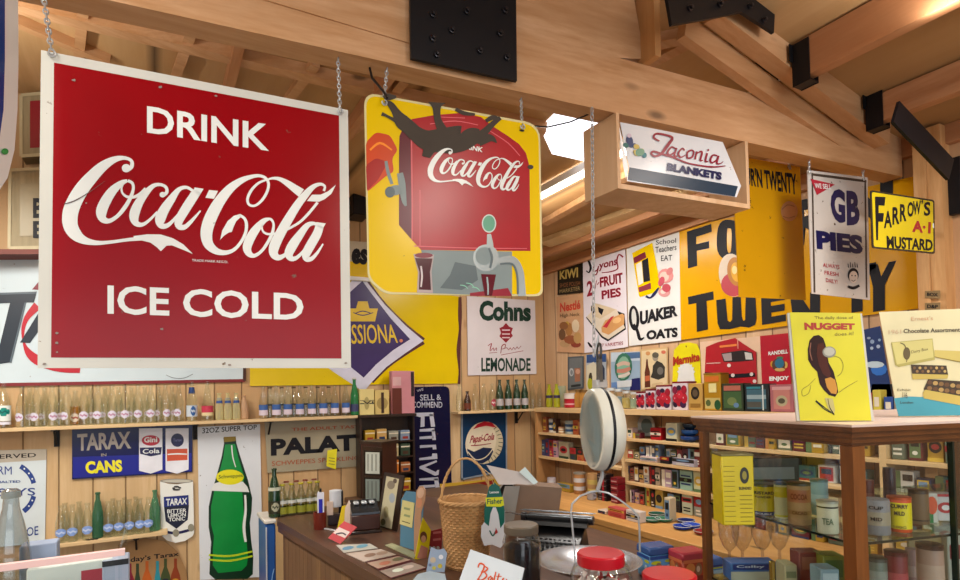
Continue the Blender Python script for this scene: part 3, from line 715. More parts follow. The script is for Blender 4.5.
# white sign with slanting black letters and a red ring, behind the big red sign
t, mb, n = wsign('wide white sign, slanted black letters and red ring, half behind the big red sign', WL, [(-90, 388), (245, 381.5), (246, 268), (-90, 252)], enamel('#cadae2', '#6b4a30', amount=.02))
Z = ZP(WL, 0, 145, 4)
mb.poly(WL, [(-90, 388), (245, 382), (245, 379), (-90, 384.5)], paint('#7c1f24', .4), .001)
mb.poly(WL, [(243, 381), (246, 381), (246, 268), (243, 268)], paint('#4a2a20', .5), .0012); mb.build('panel', t)
Z = ZP(WL, 0, 290, 4)
mb = MB(); dg = paint('#222c38', .35); bev = paint('#56646e', .35)
mb.poly(Z, [(-160, 24), (145, 14), (136, 50), (98, 50), (38, 290), (-20, 298), (40, 52), (-160, 60)], dg, .003)
mb.poly(Z, [(-160, 16), (148, 6), (145, 14), (-160, 24)], bev, .0032); mb.poly(Z, [(98, 50), (106, 50), (46, 292), (38, 290)], bev, .0032)
mb.build('black_letter_stroke', t)
mb = MB(); mb.poly(Z, [(80, 210), (180, 50), (260, 50), (240, 200), (180, 200), (150, 170), (120, 212)], dg, .003); mb.build('black_letter_stroke', t)
mb = MB()
mb.line(Z, [(150, 62, 36), (108, 110, 22), (92, 160, 14), (96, 212, 10), (118, 255, 30), (160, 285, 40), (240, 310, 36), (320, 322, 20)], paint('#b51a2c', .35), .0024)
mb.build('red_ring', t)
mb = MB(); Z2 = ZP(WL, 0, 145, 4); mb.poly(Z2, [(128, 578), (160, 540), (160, 580)], paint('#7d2030', .4), .002)
mb.line(WL, [(166, 375, .5), (174, 378, .6), (184, 378, .6), (193, 374, .5)], paint('#6a7278', .4), .002); mb.build('printed_mark', t)

# cream framed display fronts standing high on the wall behind the blue sign
cr_ = wood('#8d7f5e', '#a89a78', 'z', knots=False, name='old_cream_paint'); P_ = Pl((0, YW-.16, 0), (0, -1, 0))
def casefront(lab, q, col, inner):
    t = thing('wall_case', lab, 'display case', P_(sum(x for x, y in q)/4, max(y for x, y in q)))
    c = [P_(x, y) for x, y in q]; mb = MB(); mb.hexa(c, [v+Vector((0, .148, 0)) for v in c], cr_); mb.build('body', t)
    mb = MB()
    for i in range(4):
        a, b = q[i], q[(i+1) % 4]; mb.line(P_, [(a[0], a[1], 3.2), (b[0], b[1], 3.2)], paint('#b9ad8a', .5), .008, smooth=False)
    mb.build('front_frame', t)
    mb = MB(); mb.poly(P_, inner, paint(col, .4), .004); mb.build('inset_panel', t)
casefront('cream framed wall case with a dark red panel between the blue and red hanging signs', [(21, 156), (100, 150), (100, 88), (21, 95)], '#8a1220', [(30, 148), (95, 144), (95, 96), (30, 101)])
casefront('cream framed wall case with black letters below the dark red one', [(9, 248), (100, 246), (100, 166), (10, 170)], '#9a8d6c', [(20, 236), (95, 234), (95, 180), (20, 184)])
mb = MB(); mb.text(P_, 'B', (33, 218), (44, 218), (33, 198), blk, .006, .04); mb.text(P_, 'E', (33, 238), (44, 238), (33, 221), blk, .006, .04)
mb.build('black_lettering', bpy.data.objects['wall_case.001'])
mb = MB(); a = P_(-60, 252); b = P_(110, 252); mb.bar(a+Vector((0, .07, 0)), b+Vector((0, .07, 0)), .16, .03, wood('#6a2a1c', '#8a4030', 'x', knots=False, name='red_brown_board')); tag(recenter(mb.build('wall_shelf')), 'narrow red-brown shelf under the cream wall cases', 'shelf')

# yellow sign with purple diamond
t, mb, n = wsign('large yellow enamel sign with a purple diamond and crown, above the bottles', WL, [(250, 386), (459, 383.5), (461, 297), (250, 262)], enamel('#ddc006', '#5a2418', amount=.01))
ed = paint('#54231c', .6)
mb.line(WL, [(459, 384, 3), (459.5, 370, 2), (458.5, 350, 4), (460, 330, 2.5), (460, 315, 4), (460, 297, 3)], ed, .001); mb.build('panel', t)
Z = ZP(WL, 340, 280, 5.27)
mb = MB(); pur = paint('#3a2c62', .3)
mb.line(Z, [(118, -40, 14), (155, 20, 14), (240, 130, 13), (350, 240, 14), (440, 318, 26)], paint('#4a1e22', .4), .0014); mb.line(Z, [(440, 326, 26), (350, 388, 14), (250, 460, 13), (170, 540, 13)], paint('#4a1e22', .4), .0014)
mb.poly(Z, [(-260, 318), (-90, 150), (30, 40), (110, -50), (150, 20), (235, 128), (345, 240), (440, 320), (345, 385), (245, 458), (165, 540), (125, 590), (-40, 480)], paint('#cfd0e4', .3), .0016)
mb.poly(Z, [(-200, 318), (-60, 175), (40, 75), (118, 5), (165, 70), (270, 205), (370, 312), (280, 370), (190, 445), (125, 515), (10, 420)], pur, .0019); mb.build('purple_diamond', t)
mb = MB(); g_ = paint('#d8b830', .3)
mb.poly(Z, [(40, 205), (50, 150), (85, 150), (95, 112), (145, 112), (155, 150), (200, 150), (185, 218), (60, 218)], g_, .0023); mb.line(Z, [(70, 172, 4), (120, 186, 6), (175, 172, 4)], pur, .0026); mb.line(Z, [(80, 176, 4), (120, 164, 6), (165, 176, 4)], pur, .0026)
mb.build('gold_crown', t)
mb = MB(); mb.text(Z, 'SSIONA', (60, 338), (306, 332), (60, 234), g_, .0024, .01, (290, 234)); mb.ell(Z, 322, 320, 9, 9, paint('#d08060', .3), .0024); mb.build('lettering', t)

# small slice of a yellow and white sign above it
t, mb, n = wsign('white and yellow sign with bold black letters es, above the purple diamond', Pl((0, YW-.03, 0), (0, -1, 0)), [(300, 276), (385, 283), (385, 243), (300, 238)], enamel('#cfc9b4'))
PZ = Pl((0, YW-.03, 0), (0, -1, 0))
mb.poly(PZ, [(302, 259), (385, 263), (385, 281), (302, 273)], yel, .001); mb.poly(PZ, [(302, 272), (385, 279), (385, 282), (302, 276)], paint('#dfe0e0', .3), .0015); mb.build('panel', t)
mb = MB(); mb.text(PZ, 'es', (351, 264), (367, 265), (352, 248), blk, .002, .05, (368, 249)); mb.build('lettering', t)
# black blocks set in the dark strip high in the roof gap
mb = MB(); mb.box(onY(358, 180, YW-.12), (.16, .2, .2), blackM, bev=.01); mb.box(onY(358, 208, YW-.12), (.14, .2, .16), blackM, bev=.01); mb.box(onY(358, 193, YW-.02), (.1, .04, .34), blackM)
tag(recenter(mb.build('dark_wall_blocks')), 'black double block on the wall seen in the gap between red and yellow hanging signs', 'bracket')

# white lemonade sign
t, mb, n = wsign('white enamel lemonade sign with dark green lettering and red crest', WL, [(468, 375.5), (536.5, 374), (535, 300.5), (467, 296)], enamel('#d8d2d6', '#3a2c24', amount=.02)); mb.build('panel', t)
Z = ZP(WL, 460, 290, 6.09); dgn = paint('#0c3528', .3)
mb = MB(); mb.text(Z, 'Cohns', (118, 188), (432, 192), (118, 62), dgn, .0016, .05, (432, 74)); mb.build('brand_lettering', t)
mb = MB(); mb.text(Z, 'LEMONADE', (130, 498), (430, 494), (130, 412), dgn, .0016, .03, (430, 414)); mb.build('lettering', t)
mb = MB(); rc = paint('#8f2030', .3)
mb.poly(Z, [(240, 232), (262, 222), (280, 200), (298, 222), (322, 232), (312, 262), (322, 280), (300, 300), (280, 322), (258, 300), (240, 282), (250, 262)], rc, .0016)
for y in (244, 268, 290): mb.line(Z, [(256, y, 7), (304, y, 7)], paint('#dcd4d6', .3), .002, smooth=False)
mb.build('red_crest', t)
mb = MB()
mb.line(Z, [(170, 340, 4), (192, 326, 5), (186, 350, 6), (184, 372, 3), (204, 352, 4), (206, 370, 3), (222, 352, 4), (222, 370, 3)], rc, .0016); mb.line(Z, [(178, 384, 3), (226, 380, 3)], rc, .0016, smooth=False)
mb.line(Z, [(248, 386, 4), (256, 340, 6), (276, 332, 5), (272, 354, 4), (256, 360, 3), (286, 352, 4), (296, 366, 3), (306, 352, 4), (316, 366, 3), (326, 350, 4), (336, 362, 3), (348, 346, 4), (356, 358, 3), (372, 340, 3)], rc, .0016); mb.line(Z, [(250, 396, 3), (386, 370, 3)], rc, .0016, smooth=False)
mb.build('red_script', t)

# blue cans sign
t, mb, n = wsign('blue sign advertising drinks in cans, two white cans at its end, under the long shelf', WL, [(72, 479.5), (192.5, 472), (192.5, 424), (72, 427)], enamel('#141650')); 
Z = ZP(WL, 60, 420, 6.857); mb.poly(WL, [(73, 478), (191.5, 471), (191.5, 453), (73, 457)], paint('#12178a', .3), .0008); mb.build('panel', t)
mb = MB(); mb.text(Z, 'TARAX', (118, 212), (488, 194), (118, 96), paint('#b0a8a0', .3), .0016, .03, (484, 78)); mb.text(Z, 'IN', (282, 250), (318, 248), (282, 230), paint('#a9a090', .3), .0016, .01); mb.build('lettering', t)
mb = MB(); mb.text(Z, 'CANS', (178, 370), (428, 355), (172, 284), paint('#e8e020', .3), .0018, .05, (424, 272)); mb.build('yellow_lettering', t)
for (x0, x1) in ((542, 702), (724, 882)):
    mb = MB(); mb.poly(Z, [(x0, 58), (x1, 56), (x1, 340), ((x0+x1)/2, 368), (x0, 348)], paint('#e2e4ee', .3), .002)
    cx = (x0+x1)/2
    if x0 == 542:
        mb.ell(Z, cx, 140, 62, 36, paint('#b8283c', .3), .0024); mb.text(Z, 'Gini', (cx-45, 155), (cx+45, 152), (cx-45, 118), whiteL, .0028, .03)
        mb.poly(Z, [(x0+4, 190), (x1-4, 186), (x1-10, 236), (cx, 250), (x0+8, 232)], navy, .0024); mb.text(Z, 'Cola', (cx-55, 232), (cx+60, 226), (cx-55, 200), whiteL, .0028, .02)
    else:
        mb.ell(Z, cx+2, 138, 44, 46, navy, .0024); mb.text(Z, 'Tarax', (cx-28, 148), (cx+32, 146), (cx-28, 128), paint('#6a6a9a', .3), .0028, .02)
        mb.poly(Z, [(x0+8, 200), (x1-8, 196), (x1-8, 274), (x0+10, 282)], paint('#c8502c', .3), .0024); mb.line(Z, [(x0+14, 236, 8), (cx, 232, 10), (x1-12, 234, 8)], whiteL, .0028)
    mb.build('printed_can_picture', t)

# round blue and white dairy sign at the edge
t, mb, n = wsign('white sign with a blue ring and blue lettering behind the big clear bottle', WL, [(-60, 552), (45, 543), (46.5, 449), (-60, 452)], enamel('#d3dfe4', amount=.02))
Z = ZP(WL, 0, 440, 5.27); mb.poly(WL, [(-60, 466), (46, 460), (46.5, 449), (-60, 452)], paint('#b8b0a0', .4), .0008); mb.build('panel', t)
mb = MB(); mb.text(Z, 'IS SERVED', (-100, 104), (190, 90), (-100, 80), blk, .0016, .01, (190, 68)); mb.build('lettering', t)
mb = MB(); bl_ = paint('#263f86', .3)
mb.text(Z, 'ERM', (-40, 182), (62, 182), (-40, 136), bl_, .0016, -.0, (62, 140)); mb.text(Z, 'LINSEYS', (-160, 300), (186, 292), (-160, 258), bl_, .0016, .01, (186, 252)); mb.text(Z, 'MALTED', (-20, 228), (108, 224), (-20, 216), bl_, .0016, .02, (108, 212)); mb.text(Z, 'OE', (140, 508), (202, 500), (140, 462), bl_, .0016, .01, (202, 452)); mb.build('blue_lettering', t)
mb = MB()
for a0, a1 in ((-62, -12), (14, 60)):
    mb.line(Z, [(42+140*math.cos(R_(a)), 262+140*math.sin(R_(a)), 26) for a in range(a0, a1, 8)], bl_, .0016)
    for a in range(a0+10, a1-8, 14): mb.ell(Z, 42+140*math.cos(R_(a)), 262+140*math.sin(R_(a)), 5, 5, whiteL, .002, n=5)
mb.build('blue_ring', t)

# can-shaped tonic sign
Zc = ZP(WL, 130, 470, 5.27); PCn = Pl((0, YW-.02, 0), (0, -1, 0)); Z = ZP(PCn, 130, 470, 5.27)
t = thing('advertising_sign', 'white can-shaped tonic sign with a dark blue badge beside the green bottle sign', 'sign', WL(176, 543))
mb = MB(); mb.slab(Z, [(158, 60), (200, 72), (250, 76), (300, 66), (332, 52), (338, 330), (330, 348), (290, 374), (240, 384), (195, 372), (165, 345)], enamel('#eceee8', '#7a6a50', amount=.02), .006); mb.build('panel', t)
mb = MB(); mb.ell(Z, 246, 58, 88, 12, paint('#8d8a80', .3), .001); mb.ell(Z, 246, 58, 76, 8, paint('#c2bfb0', .3), .002); mb.build('can_rim_picture', t)
mb = MB(); mb.line(Z, [(168, 322, 14), (245, 332, 14), (334, 310, 14)], navy, .0014, smooth=True)
for x, y in ((168, 328), (242, 332), (322, 304)): mb.ell(Z, x, y, 17, 20, paint('#8d8a78', .4), .0018)
mb.build('blue_band', t)
mb = MB(); mb.poly(Z, [(178, 142), (308, 132), (310, 190), (304, 262), (245, 310), (188, 270), (180, 200)], paint('#171c36', .3), .002); mb.poly(Z, [(178, 142), (308, 132), (309, 184), (179, 196)], paint('#1b2a78', .3), .0024); mb.build('badge', t)
mb = MB(); mb.text(Z, 'TARAX', (190, 190), (300, 180), (190, 152), whiteL, .003, .03, (302, 146))
for i, s in enumerate(('BITTER', 'LEMON', 'TONIC')): mb.text(Z, s, (196+i*4, 228+i*22), (298-i*4, 222+i*22), (196+i*4, 208+i*22), whiteL, .003, .02)
for x, y, r in ((245, 88, 14), (245, 104, 20), (230, 96, 8), (262, 94, 8)): mb.ell(Z, x, y, r, 5, paint('#3a3a3a', .4), .002)
mb.build('lettering', t)

# tall green bottle sign
t, mb, n = wsign('tall white enamel sign picturing one big green bottle with a yellow oval label', WL, [(200, 580), (263, 577), (260, 424), (197.5, 427)], enamel('#dde3ea', '#4a3828', amount=.045)); mb.build('panel', t)
Z = ZP(WL, 180, 410, 3.41); gb = paint('#0a8a3a', .28); dgr = paint('#06301a', .35)
mb = MB()
mb.poly(Z, [(148, 95), (190, 92), (192, 112), (206, 160), (232, 240), (246, 300), (244, 345), (238, 385), (242, 440), (250, 500), (248, 560), (230, 576), (120, 578), (100, 560), (103, 500), (106, 450), (98, 400), (98, 330), (108, 280), (126, 220), (142, 160), (150, 115)], dgr, .0014)
mb.poly(Z, [(154, 118), (188, 116), (198, 160), (220, 230), (212, 262), (130, 262), (134, 215), (148, 160)], gb, .0018)
mb.poly(Z, [(118, 272), (212, 268), (216, 330), (222, 400), (228, 460), (232, 500), (228, 530), (210, 548), (130, 556), (112, 530), (112, 480), (116, 430), (106, 390), (106, 330)], gb, .0018)
mb.line(Z, [(176, 120, 4), (180, 160, 4), (190, 195, 3)], whiteL, .0022)
mb.build('bottle_picture', t)
mb = MB(); mb.poly(Z, [(102, 275), (118, 250), (140, 244), (214, 244), (230, 262), (236, 280)], whiteL, .002); mb.line(Z, [(222, 290, 7), (224, 340, 8), (218, 400, 10), (224, 450, 8)], whiteL, .0022)
mb.ell(Z, 170, 229, 47, 26, paint('#e2dc10', .3), .0026); mb.text(Z, 'Schweppes', (132, 238), (214, 232), (132, 222), paint('#3a5a1a', .3), .003, .01); mb.build('label_picture', t)
mb = MB(); mb.poly(Z, [(149, 92), (190, 90), (190, 106), (150, 110)], paint('#8a7420', .4), .002); mb.build('cap_picture', t)
mb = MB()
for y in (494, 510): mb.line(Z, [(98, y, 6), (170, y+4, 7), (248, y-12, 6)], paint('#b8d020', .4), .0024)
mb.build('gold_band_picture', t)
mb = MB(); mb.text(Z, '32OZ SUPER TOP', (76, 80), (262, 66), (76, 62), blk, .0016, .01, (262, 50)); mb.build('lettering', t)

# long grey-brown sign, big black letters
t, mb, n = wsign('long beige sign with huge black letters between two lines of small red lettering', WL, [(267.5, 473), (412, 462.5), (412, 412.5), (264.5, 420)], enamel('#a79f88', '#7a6a50', amount=.01)); mb.build('panel', t)
Z = ZP(WL, 255, 410, 8.287)
mb = MB(); mb.text(Z, 'PALAT', (132, 380), (840, 334), (130, 240), blk, .0016, .05, (836, 200)); mb.build('lettering', t)
mb = MB(); rb = paint('#a8502e', .4); mb.text(Z, 'THE ADULT TASTE', (305, 175), (900, 148), (305, 148), rb, .0016, .02, (900, 122)); mb.build('red_top_lettering', t)
mb = MB(); mb.text(Z, 'SCHWEPPES SPARKLING DRINKS', (140, 465), (1120, 392), (140, 425), rb, .0016, .0, (1120, 362)); mb.build('red_bottom_lettering', t)
mb = MB(); mb.slab(ZP(Pl((0, YW-.05, 0), (0, -1, 0)), 255, 410, 8.287), [(600, 335), (680, 322), (670, 492), (592, 465)], paint('#e2d82a', .5), .002)
Zt = ZP(Pl((0, YW-.05, 0), (0, -1, 0)), 255, 410, 8.287)
for y in (395, 420, 445): mb.line(Zt, [(612, y, 6), (662, y+8, 6)], paint('#8a8a3a', .5), .001, smooth=False)
tag(recenter(mb.build('price_note')), 'small yellow paper note pinned over the long beige sign', 'note')

# tall navy sign, with sideways letters
t, mb, n = wsign('tall navy enamel sign with sideways white letters, SELL & across its top', WL, roundpoly([(414, 500), (452, 497), (449.5, 386), (414, 387)], [1, 2, 6, 1]), enamel('#0d0f34', '#6a5038', amount=.03)); mb.build('panel', t)
Z = ZP(WL, 408, 380, 9.66); Z2 = ZP(WL, 408, 440, 9.66)
mb = MB(); lw = paint('#b9bccc', .3)
mb.text(Z, 'WE', (85, 118), (150, 100), (85, 95), lw, .0016, .0, (150, 76)); mb.text(Z, 'SELL &', (118, 200), (322, 192), (115, 142), lw, .0016, .01, (318, 138)); mb.text(Z, 'RECOMMEND', (-20, 268), (332, 268), (-20, 208), lw, .0016, .01, (332, 210)); mb.build('lettering', t)
mb = MB(); q = lambda M, *P: mb.poly(M, P, lw, .0016)
q(Z, (60, 318), (245, 312), (250, 345), (160, 350), (160, 380), (160, 450), (120, 455), (125, 360), (60, 345)); q(Z, (205, 330), (245, 330), (262, 450), (222, 452))
q(Z, (112, 475), (255, 465), (258, 495), (112, 500)); q(Z, (112, 548), (245, 538), (245, 565), (112, 572)); q(Z, (228, 480), (258, 480), (270, 580), (236, 580))
q(Z2, (115, 50), (270, 45), (275, 90), (240, 92), (236, 68), (115, 78)); q(Z2, (108, 175), (230, 158), (235, 130), (280, 130), (285, 182), (108, 196))
q(Z2, (112, 255), (275, 195), (282, 212), (165, 262), (270, 310), (285, 290), (300, 290), (296, 335), (260, 345), (112, 275)); q(Z2, (110, 372), (290, 358), (298, 390), (110, 390)); q(Z2, (110, 440), (260, 430), (260, 455), (110, 465)); q(Z2, (250, 372), (290, 372), (310, 480), (270, 490)); q(Z2, (275, 508), (310, 508), (310, 530), (280, 530))
mb.build('sideways_lettering', t)

# bottle-cap cola sign
t, mb, n = wsign('dark blue sign with a red, cream and blue bottle cap under the right end shelf', WL, [(461, 480), (507, 470), (507, 412), (461, 414)], enamel('#16395e', amount=.01)); 
mb.line(WL, [(462, 413, 1.6), (462, 480, 1.6)], paint('#8a96a2', .4), .0012, smooth=False); mb.line(WL, [(461, 479.5, 1.6), (507, 470, 1.6)], paint('#8a96a2', .4), .0012, smooth=False); mb.line(WL, [(506.5, 412, 1.4), (506.5, 470, 1.4)], paint('#8a96a2', .4), .0012, smooth=False); mb.build('panel', t)
Z = ZP(WL, 455, 400, 5.8)
mb = MB(); mb.ell(Z, 170, 248, 108, 124, paint('#cfc4a4', .4), .0014, rot=12)
for k in range(12): a = R_(-60+k*12); mb.line(Z, [(165+88*math.cos(a), 245+100*math.sin(a), 5), (168+110*math.cos(a), 248+124*math.sin(a), 5)], paint('#6a6a5a', .4), .0018, smooth=False)
mb.ell(Z, 150, 245, 88, 118, paint('#ddd2b8', .4), .002, rot=12); mb.build('cap_rim_picture', t)
mb = MB(); mb.poly(Z, [(105, 170), (130, 140), (170, 124), (215, 132), (240, 160), (180, 150), (140, 158)], redP, .0026); mb.poly(Z, [(70, 282), (110, 300), (165, 275), (215, 280), (222, 300), (200, 345), (160, 368), (110, 365), (78, 325)], paint('#1c2c4c', .3), .0026)
mb.line(Z, [(75, 300, 6), (120, 346, 6), (180, 330, 6), (225, 275, 5)], paint('#ddd2b8', .4), .003); mb.build('wave_picture', t)
mb = MB(); rr = paint('#8d2034', .3)
mb.text(Z, 'Pepsi-Cola', (80, 266), (222, 244), (96, 206), rr, .003, .03, (236, 188)); mb.line(Z, [(92, 264, 5), (140, 262, 6), (210, 252, 4)], rr, .003)
mb.build('red_script', t)
t, mb, n = wsign('low yellow sign with a red band beneath the bottle cap sign', Pl((0, YW-.02, 0), (0, -1, 0)), [(440, 494), (500, 486), (504, 478), (440, 484)], paint('#c7a236', .4)); mb.poly(Pl((0, YW-.02, 0), (0, -1, 0)), [(440, 493), (494, 484), (494, 480), (440, 488)], paint('#8c2420', .4), .001); mb.build('panel', t)

# big bottles picture print
t, mb, n = wsign('brown paper print of a row of coloured bottles under black lettering', WL, [(118, 600), (190, 600), (186, 570), (178, 552), (165, 541), (145, 538), (118, 545)], paint('#a27c50', .6)); mb.build('panel', t)
Z = ZP(WL, 120, 435, 4)
mb = MB(); mb.text(Z, 'Today’s Tarax', (-8, 522), (236, 488), (-8, 494), blk, .0016, .02, (236, 466)); mb.build('lettering', t)
for i, (x, c) in enumerate(((40, '#7c1a30'), (70, '#30402a'), (108, '#b85a1e'), (150, '#2a8a9a'), (182, '#3e4a26'), (222, '#8a3a18'))):
    mb = MB(); w_ = 22 if i not in (1, 3) else 14; y = 540 if i < 2 else 520 if i > 3 else 530
    mb.poly(Z, [(x-w_, 660), (x-w_, y+70), (x-w_*.8, y+40), (x-6, y+8), (x-6, y-26), (x+6, y-26), (x+6, y+8), (x+w_*.8, y+40), (x+w_, y+70), (x+w_, 660)], paint(c, .4), .0018)
    mb.ell(Z, x, y+66, w_*.7, 12, paint(('#c8b040', '#8aa050', '#e08030', '#5ab0c0', '#1c2436', '#c8902a')[i], .4), .0022); mb.build('printed_bottle_picture', t)

# ------------------------------------------------ side wall: prints
def print_(lab, pts, m, P=None, nm='poster', cat='poster'):
    t, mb, n = wsign(lab, P or WR, pts, m, nm, cat, .003); return t, mb
t, mb = print_('huge yellow sign with two lines of giant black letters behind the hanging signs', [(681, 340), (918, 308.5), (915, 176), (679, 229)], enamel('#dca208', '#40301c', amount=.015), nm='advertising_sign', cat='sign')
mb.build('panel', t)
def wt(t, s, bl, br, tl, tr, m=blk, b=.05, nm='lettering'):
    mb = MB(); mb.text(WR, s, bl, br, tl, m, .002, b, tr); mb.build(nm, t)
def poly_(mb, pts, m, o=.002): mb.poly(Z, pts, m, o)
Z = ZP(WR, 675, 195, 3.867)
mb = MB(); poly_(mb, [(46, 142), (140, 112), (142, 142), (82, 162), (82, 190), (132, 178), (132, 206), (84, 216), (86, 274), (50, 284)], blk); mb.build('letter_f', t)
mb = MB(); mb.line(Z, [(205, 112, 34), (184, 130, 36), (182, 210, 38), (205, 238, 28), (232, 220, 34), (234, 130, 34)], blk, .002, closed=True); mb.build('letter_o', t)
Y_ = lambda a: a
wt(t, "UR'N", (742, 258), (893, 228), (742, 215), (893, 172), nm='top_lettering')
mb = MB(); poly_(mb, [(50, 394), (148, 372), (150, 404), (122, 410), (128, 520), (84, 530), (82, 418), (52, 424)], blk); mb.build('letter_t', t)
Zw = ZP(WR, 680, 300, 7.25); Z = ZP(WR, 720, 290, 4)
mb = MB(); mb.poly(Zw, [(262, 0), (330, -10), (345, 150), (365, 160), (378, 140), (380, -20), (440, -25), (448, 120), (458, 150), (472, 145), (476, -30), (545, -35), (556, 130), (545, 180), (500, 200), (440, 192), (408, 200), (360, 212), (290, 212), (272, 170)], blk, .002); mb.build('letter_w', t)
wt(t, 'E', (762, 325), (786, 321), (761, 297), (785, 293), nm='letter_e')
mb = MB(); poly_(mb, [(280, 20), (320, 20), (360, 80), (360, 10), (400, 10), (400, 95), (290, 108)], blk); mb.build('letter_n', t)
wt(t, 'T', (838, 315), (876, 309), (838, 270), (876, 262), nm='letter_t')
mb = MB(); Zy = ZP(WR, 720, 145, 4); mb.poly(Zy, [(590, 480), (630, 475), (645, 525), (675, 468), (706, 462), (660, 560), (660, 660), (612, 668), (612, 570)], blk, .002); mb.build('letter_y', t)
Z = ZP(WR, 675, 195, 3.867)
mb = MB(); mb.ell(Z, 222, 310, 52, 84, paint('#d9c9b4', .4), .0024, rot=-8); mb.ell(Z, 226, 346, 48, 46, paint('#b8404c', .4), .0026, rot=-8); mb.ell(Z, 236, 296, 34, 56, paint('#b87a28', .4), .003, rot=-8); mb.ell(Z, 238, 298, 22, 38, paint('#e0a820', .4), .0033, rot=-8); mb.ell(Z, 230, 290, 10, 16, paint('#f0d890', .4), .0036); mb.build('plate_and_pie_picture', t)

t, mb = print_('small black shoe polish sign with gold lettering in the top corner by the pie poster', [(557.5, 295), (583, 292.5), (583, 256), (557.5, 263)], paint('#1a1610', .4), nm='advertising_sign', cat='sign'); mb.build('panel', t)
Z = ZP(WR, 550, 250, 5.8); go = paint('#b89a50', .4)
mb = MB(); mb.text(Z, 'KIWI', (56, 172), (162, 158), (56, 122), paint('#c8b060', .4), .002, .03, (162, 100))
for i, s in enumerate(('SHOE POLISH', 'MARKETER')): mb.text(Z, s, (56, 218+i*34), (174, 204+i*28), (56, 194+i*36), paint(('#8a5a38', '#a89060')[i], .4), .002, .0, (174, 180+i*30))
mb.text(Z, 'THE', (92, 94), (146, 82), (92, 86), go, .002, .0); mb.build('lettering', t)
t, mb = print_('faded tan poster with red heading and food picture below the small black sign', [(558, 352), (584, 353), (583, 293), (556.5, 297)], paint('#c79a72', .5)); mb.build('sheet', t)
mb = MB(); mb.text(Z, 'Nestlé', (58, 362), (176, 342), (58, 308), paint('#c8402c', .4), .002, .03, (176, 288)); mb.text(Z, 'High Neck', (58, 398), (172, 388), (58, 370), paint('#6a5238', .4), .002, .01, (172, 362)); mb.build('lettering', t)
mb = MB()
for (x, y, rx, ry, c) in ((80, 440, 26, 24, '#8d5a30'), (110, 460, 22, 40, '#a8743c'), (70, 490, 20, 34, '#6d4a2a'), (148, 440, 22, 38, '#dcc8a8'), (120, 520, 40, 26, '#93522e'), (160, 510, 24, 34, '#b89058'), (85, 545, 30, 20, '#b89468'), (150, 548, 30, 18, '#8a3a28'), (100, 425, 10, 12, '#c8a040')): mb.ell(Z, x, y, rx, ry, paint(c, .5), .002+random.random()*.0008, n=10)
mb.build('food_picture', t)
t, mb = print_('tall white enamel sign with dark red lettering for fruit pies and a boxed pie', [(584.5, 353), (628, 347), (625, 244), (582.5, 255)], enamel('#ddd6de', amount=.015), nm='advertising_sign', cat='sign'); mb.build('panel', t)
cr2 = paint('#8c1a30', .35)
mb = MB(); mb.line(Z, [(222, 60, 12), (236, 100, 14), (226, 130, 8), (210, 120, 6)], blk, .002); mb.line(Z, [(258, 88, 6), (252, 120, 8), (272, 118, 7), (282, 92, 6), (270, 140, 7), (250, 142, 5)], cr2, .002)
mb.text(Z, 'yons', (282, 124), (388, 100), (284, 82), cr2, .0022, .03, (390, 52)); mb.line(Z, [(300, 132, 4), (350, 126, 6), (392, 108, 6), (388, 62, 8), (400, 26, 8), (424, 42, 10)], cr2, .002); mb.build('red_script', t)
mb = MB(); mb.text(Z, '2', (214, 272), (250, 262), (212, 184), cr2, .002, .03, (246, 172)); mb.text(Z, '/-', (258, 235), (285, 200), (258, 188), cr2, .002, .01, (285, 160)); mb.text(Z, 'FRUIT', (290, 218), (424, 190), (288, 160), cr2, .002, .04, (420, 130)); mb.text(Z, 'PIES', (300, 288), (412, 268), (298, 236), cr2, .002, .04, (410, 216)); mb.build('lettering', t)
mb = MB(); mb.poly(Z, [(208, 392), (250, 350), (380, 350), (432, 370), (440, 460), (335, 530), (300, 510)], paint('#14161c', .4), .002); mb.poly(Z, [(212, 388), (255, 342), (385, 342), (436, 452), (338, 518), (305, 500)], paint('#d2c6b4', .4), .0024)
mb.poly(Z, [(235, 330), (262, 308), (340, 330), (380, 345), (340, 372), (290, 400), (240, 375)], paint('#c9b79a', .4), .0027); mb.poly(Z, [(240, 320), (262, 345), (250, 372), (238, 350)], blk, .003); mb.poly(Z, [(278, 330), (312, 345), (300, 378), (282, 360)], blk, .003)
mb.poly(Z, [(298, 450), (320, 408), (420, 368), (432, 380), (430, 430), (340, 492), (300, 476)], paint('#c8945c', .4), .003); mb.poly(Z, [(306, 446), (352, 390), (372, 380), (330, 452)], paint('#b82838', .4), .0034); mb.ell(Z, 388, 408, 26, 16, paint('#dcb078', .4), .0034, rot=-20); mb.build('boxed_pie_picture', t)
mb = MB(); mb.text(Z, 'IN 27 VARIETIES', (258, 566), (424, 550), (258, 548), cr2, .002, .01, (424, 530)); mb.line(Z, [(220, 535, 8), (235, 556, 14), (245, 564, 6)], blk, .002); mb.build('small_lettering', t)
t, mb = print_('white oats sign with bold black lettering and a yellow packet picture', [(629, 346), (681, 340.5), (679, 228), (626.5, 244)], enamel('#dcdcda', amount=.015), nm='advertising_sign', cat='sign'); mb.build('panel', t)
Z = ZP(WR, 620, 225, 4.64)
mb = MB(); mb.ell(Z, 65, 432, 24, 58, blk, .002, rot=-4); mb.ell(Z, 65, 430, 11, 42, paint('#c9c9c6', .3), .0024, rot=-4); mb.line(Z, [(62, 460, 12), (80, 490, 14), (92, 530, 14), (112, 522, 5)], blk, .0028); mb.text(Z, 'UAKER', (92, 466), (268, 422), (92, 400), blk, .002, .055, (266, 370)); mb.build('brand_lettering', t)
mb = MB(); mb.text(Z, 'OATS', (122, 534), (268, 520), (122, 490), blk, .002, .055, (268, 474)); mb.build('lettering', t)
mb = MB()
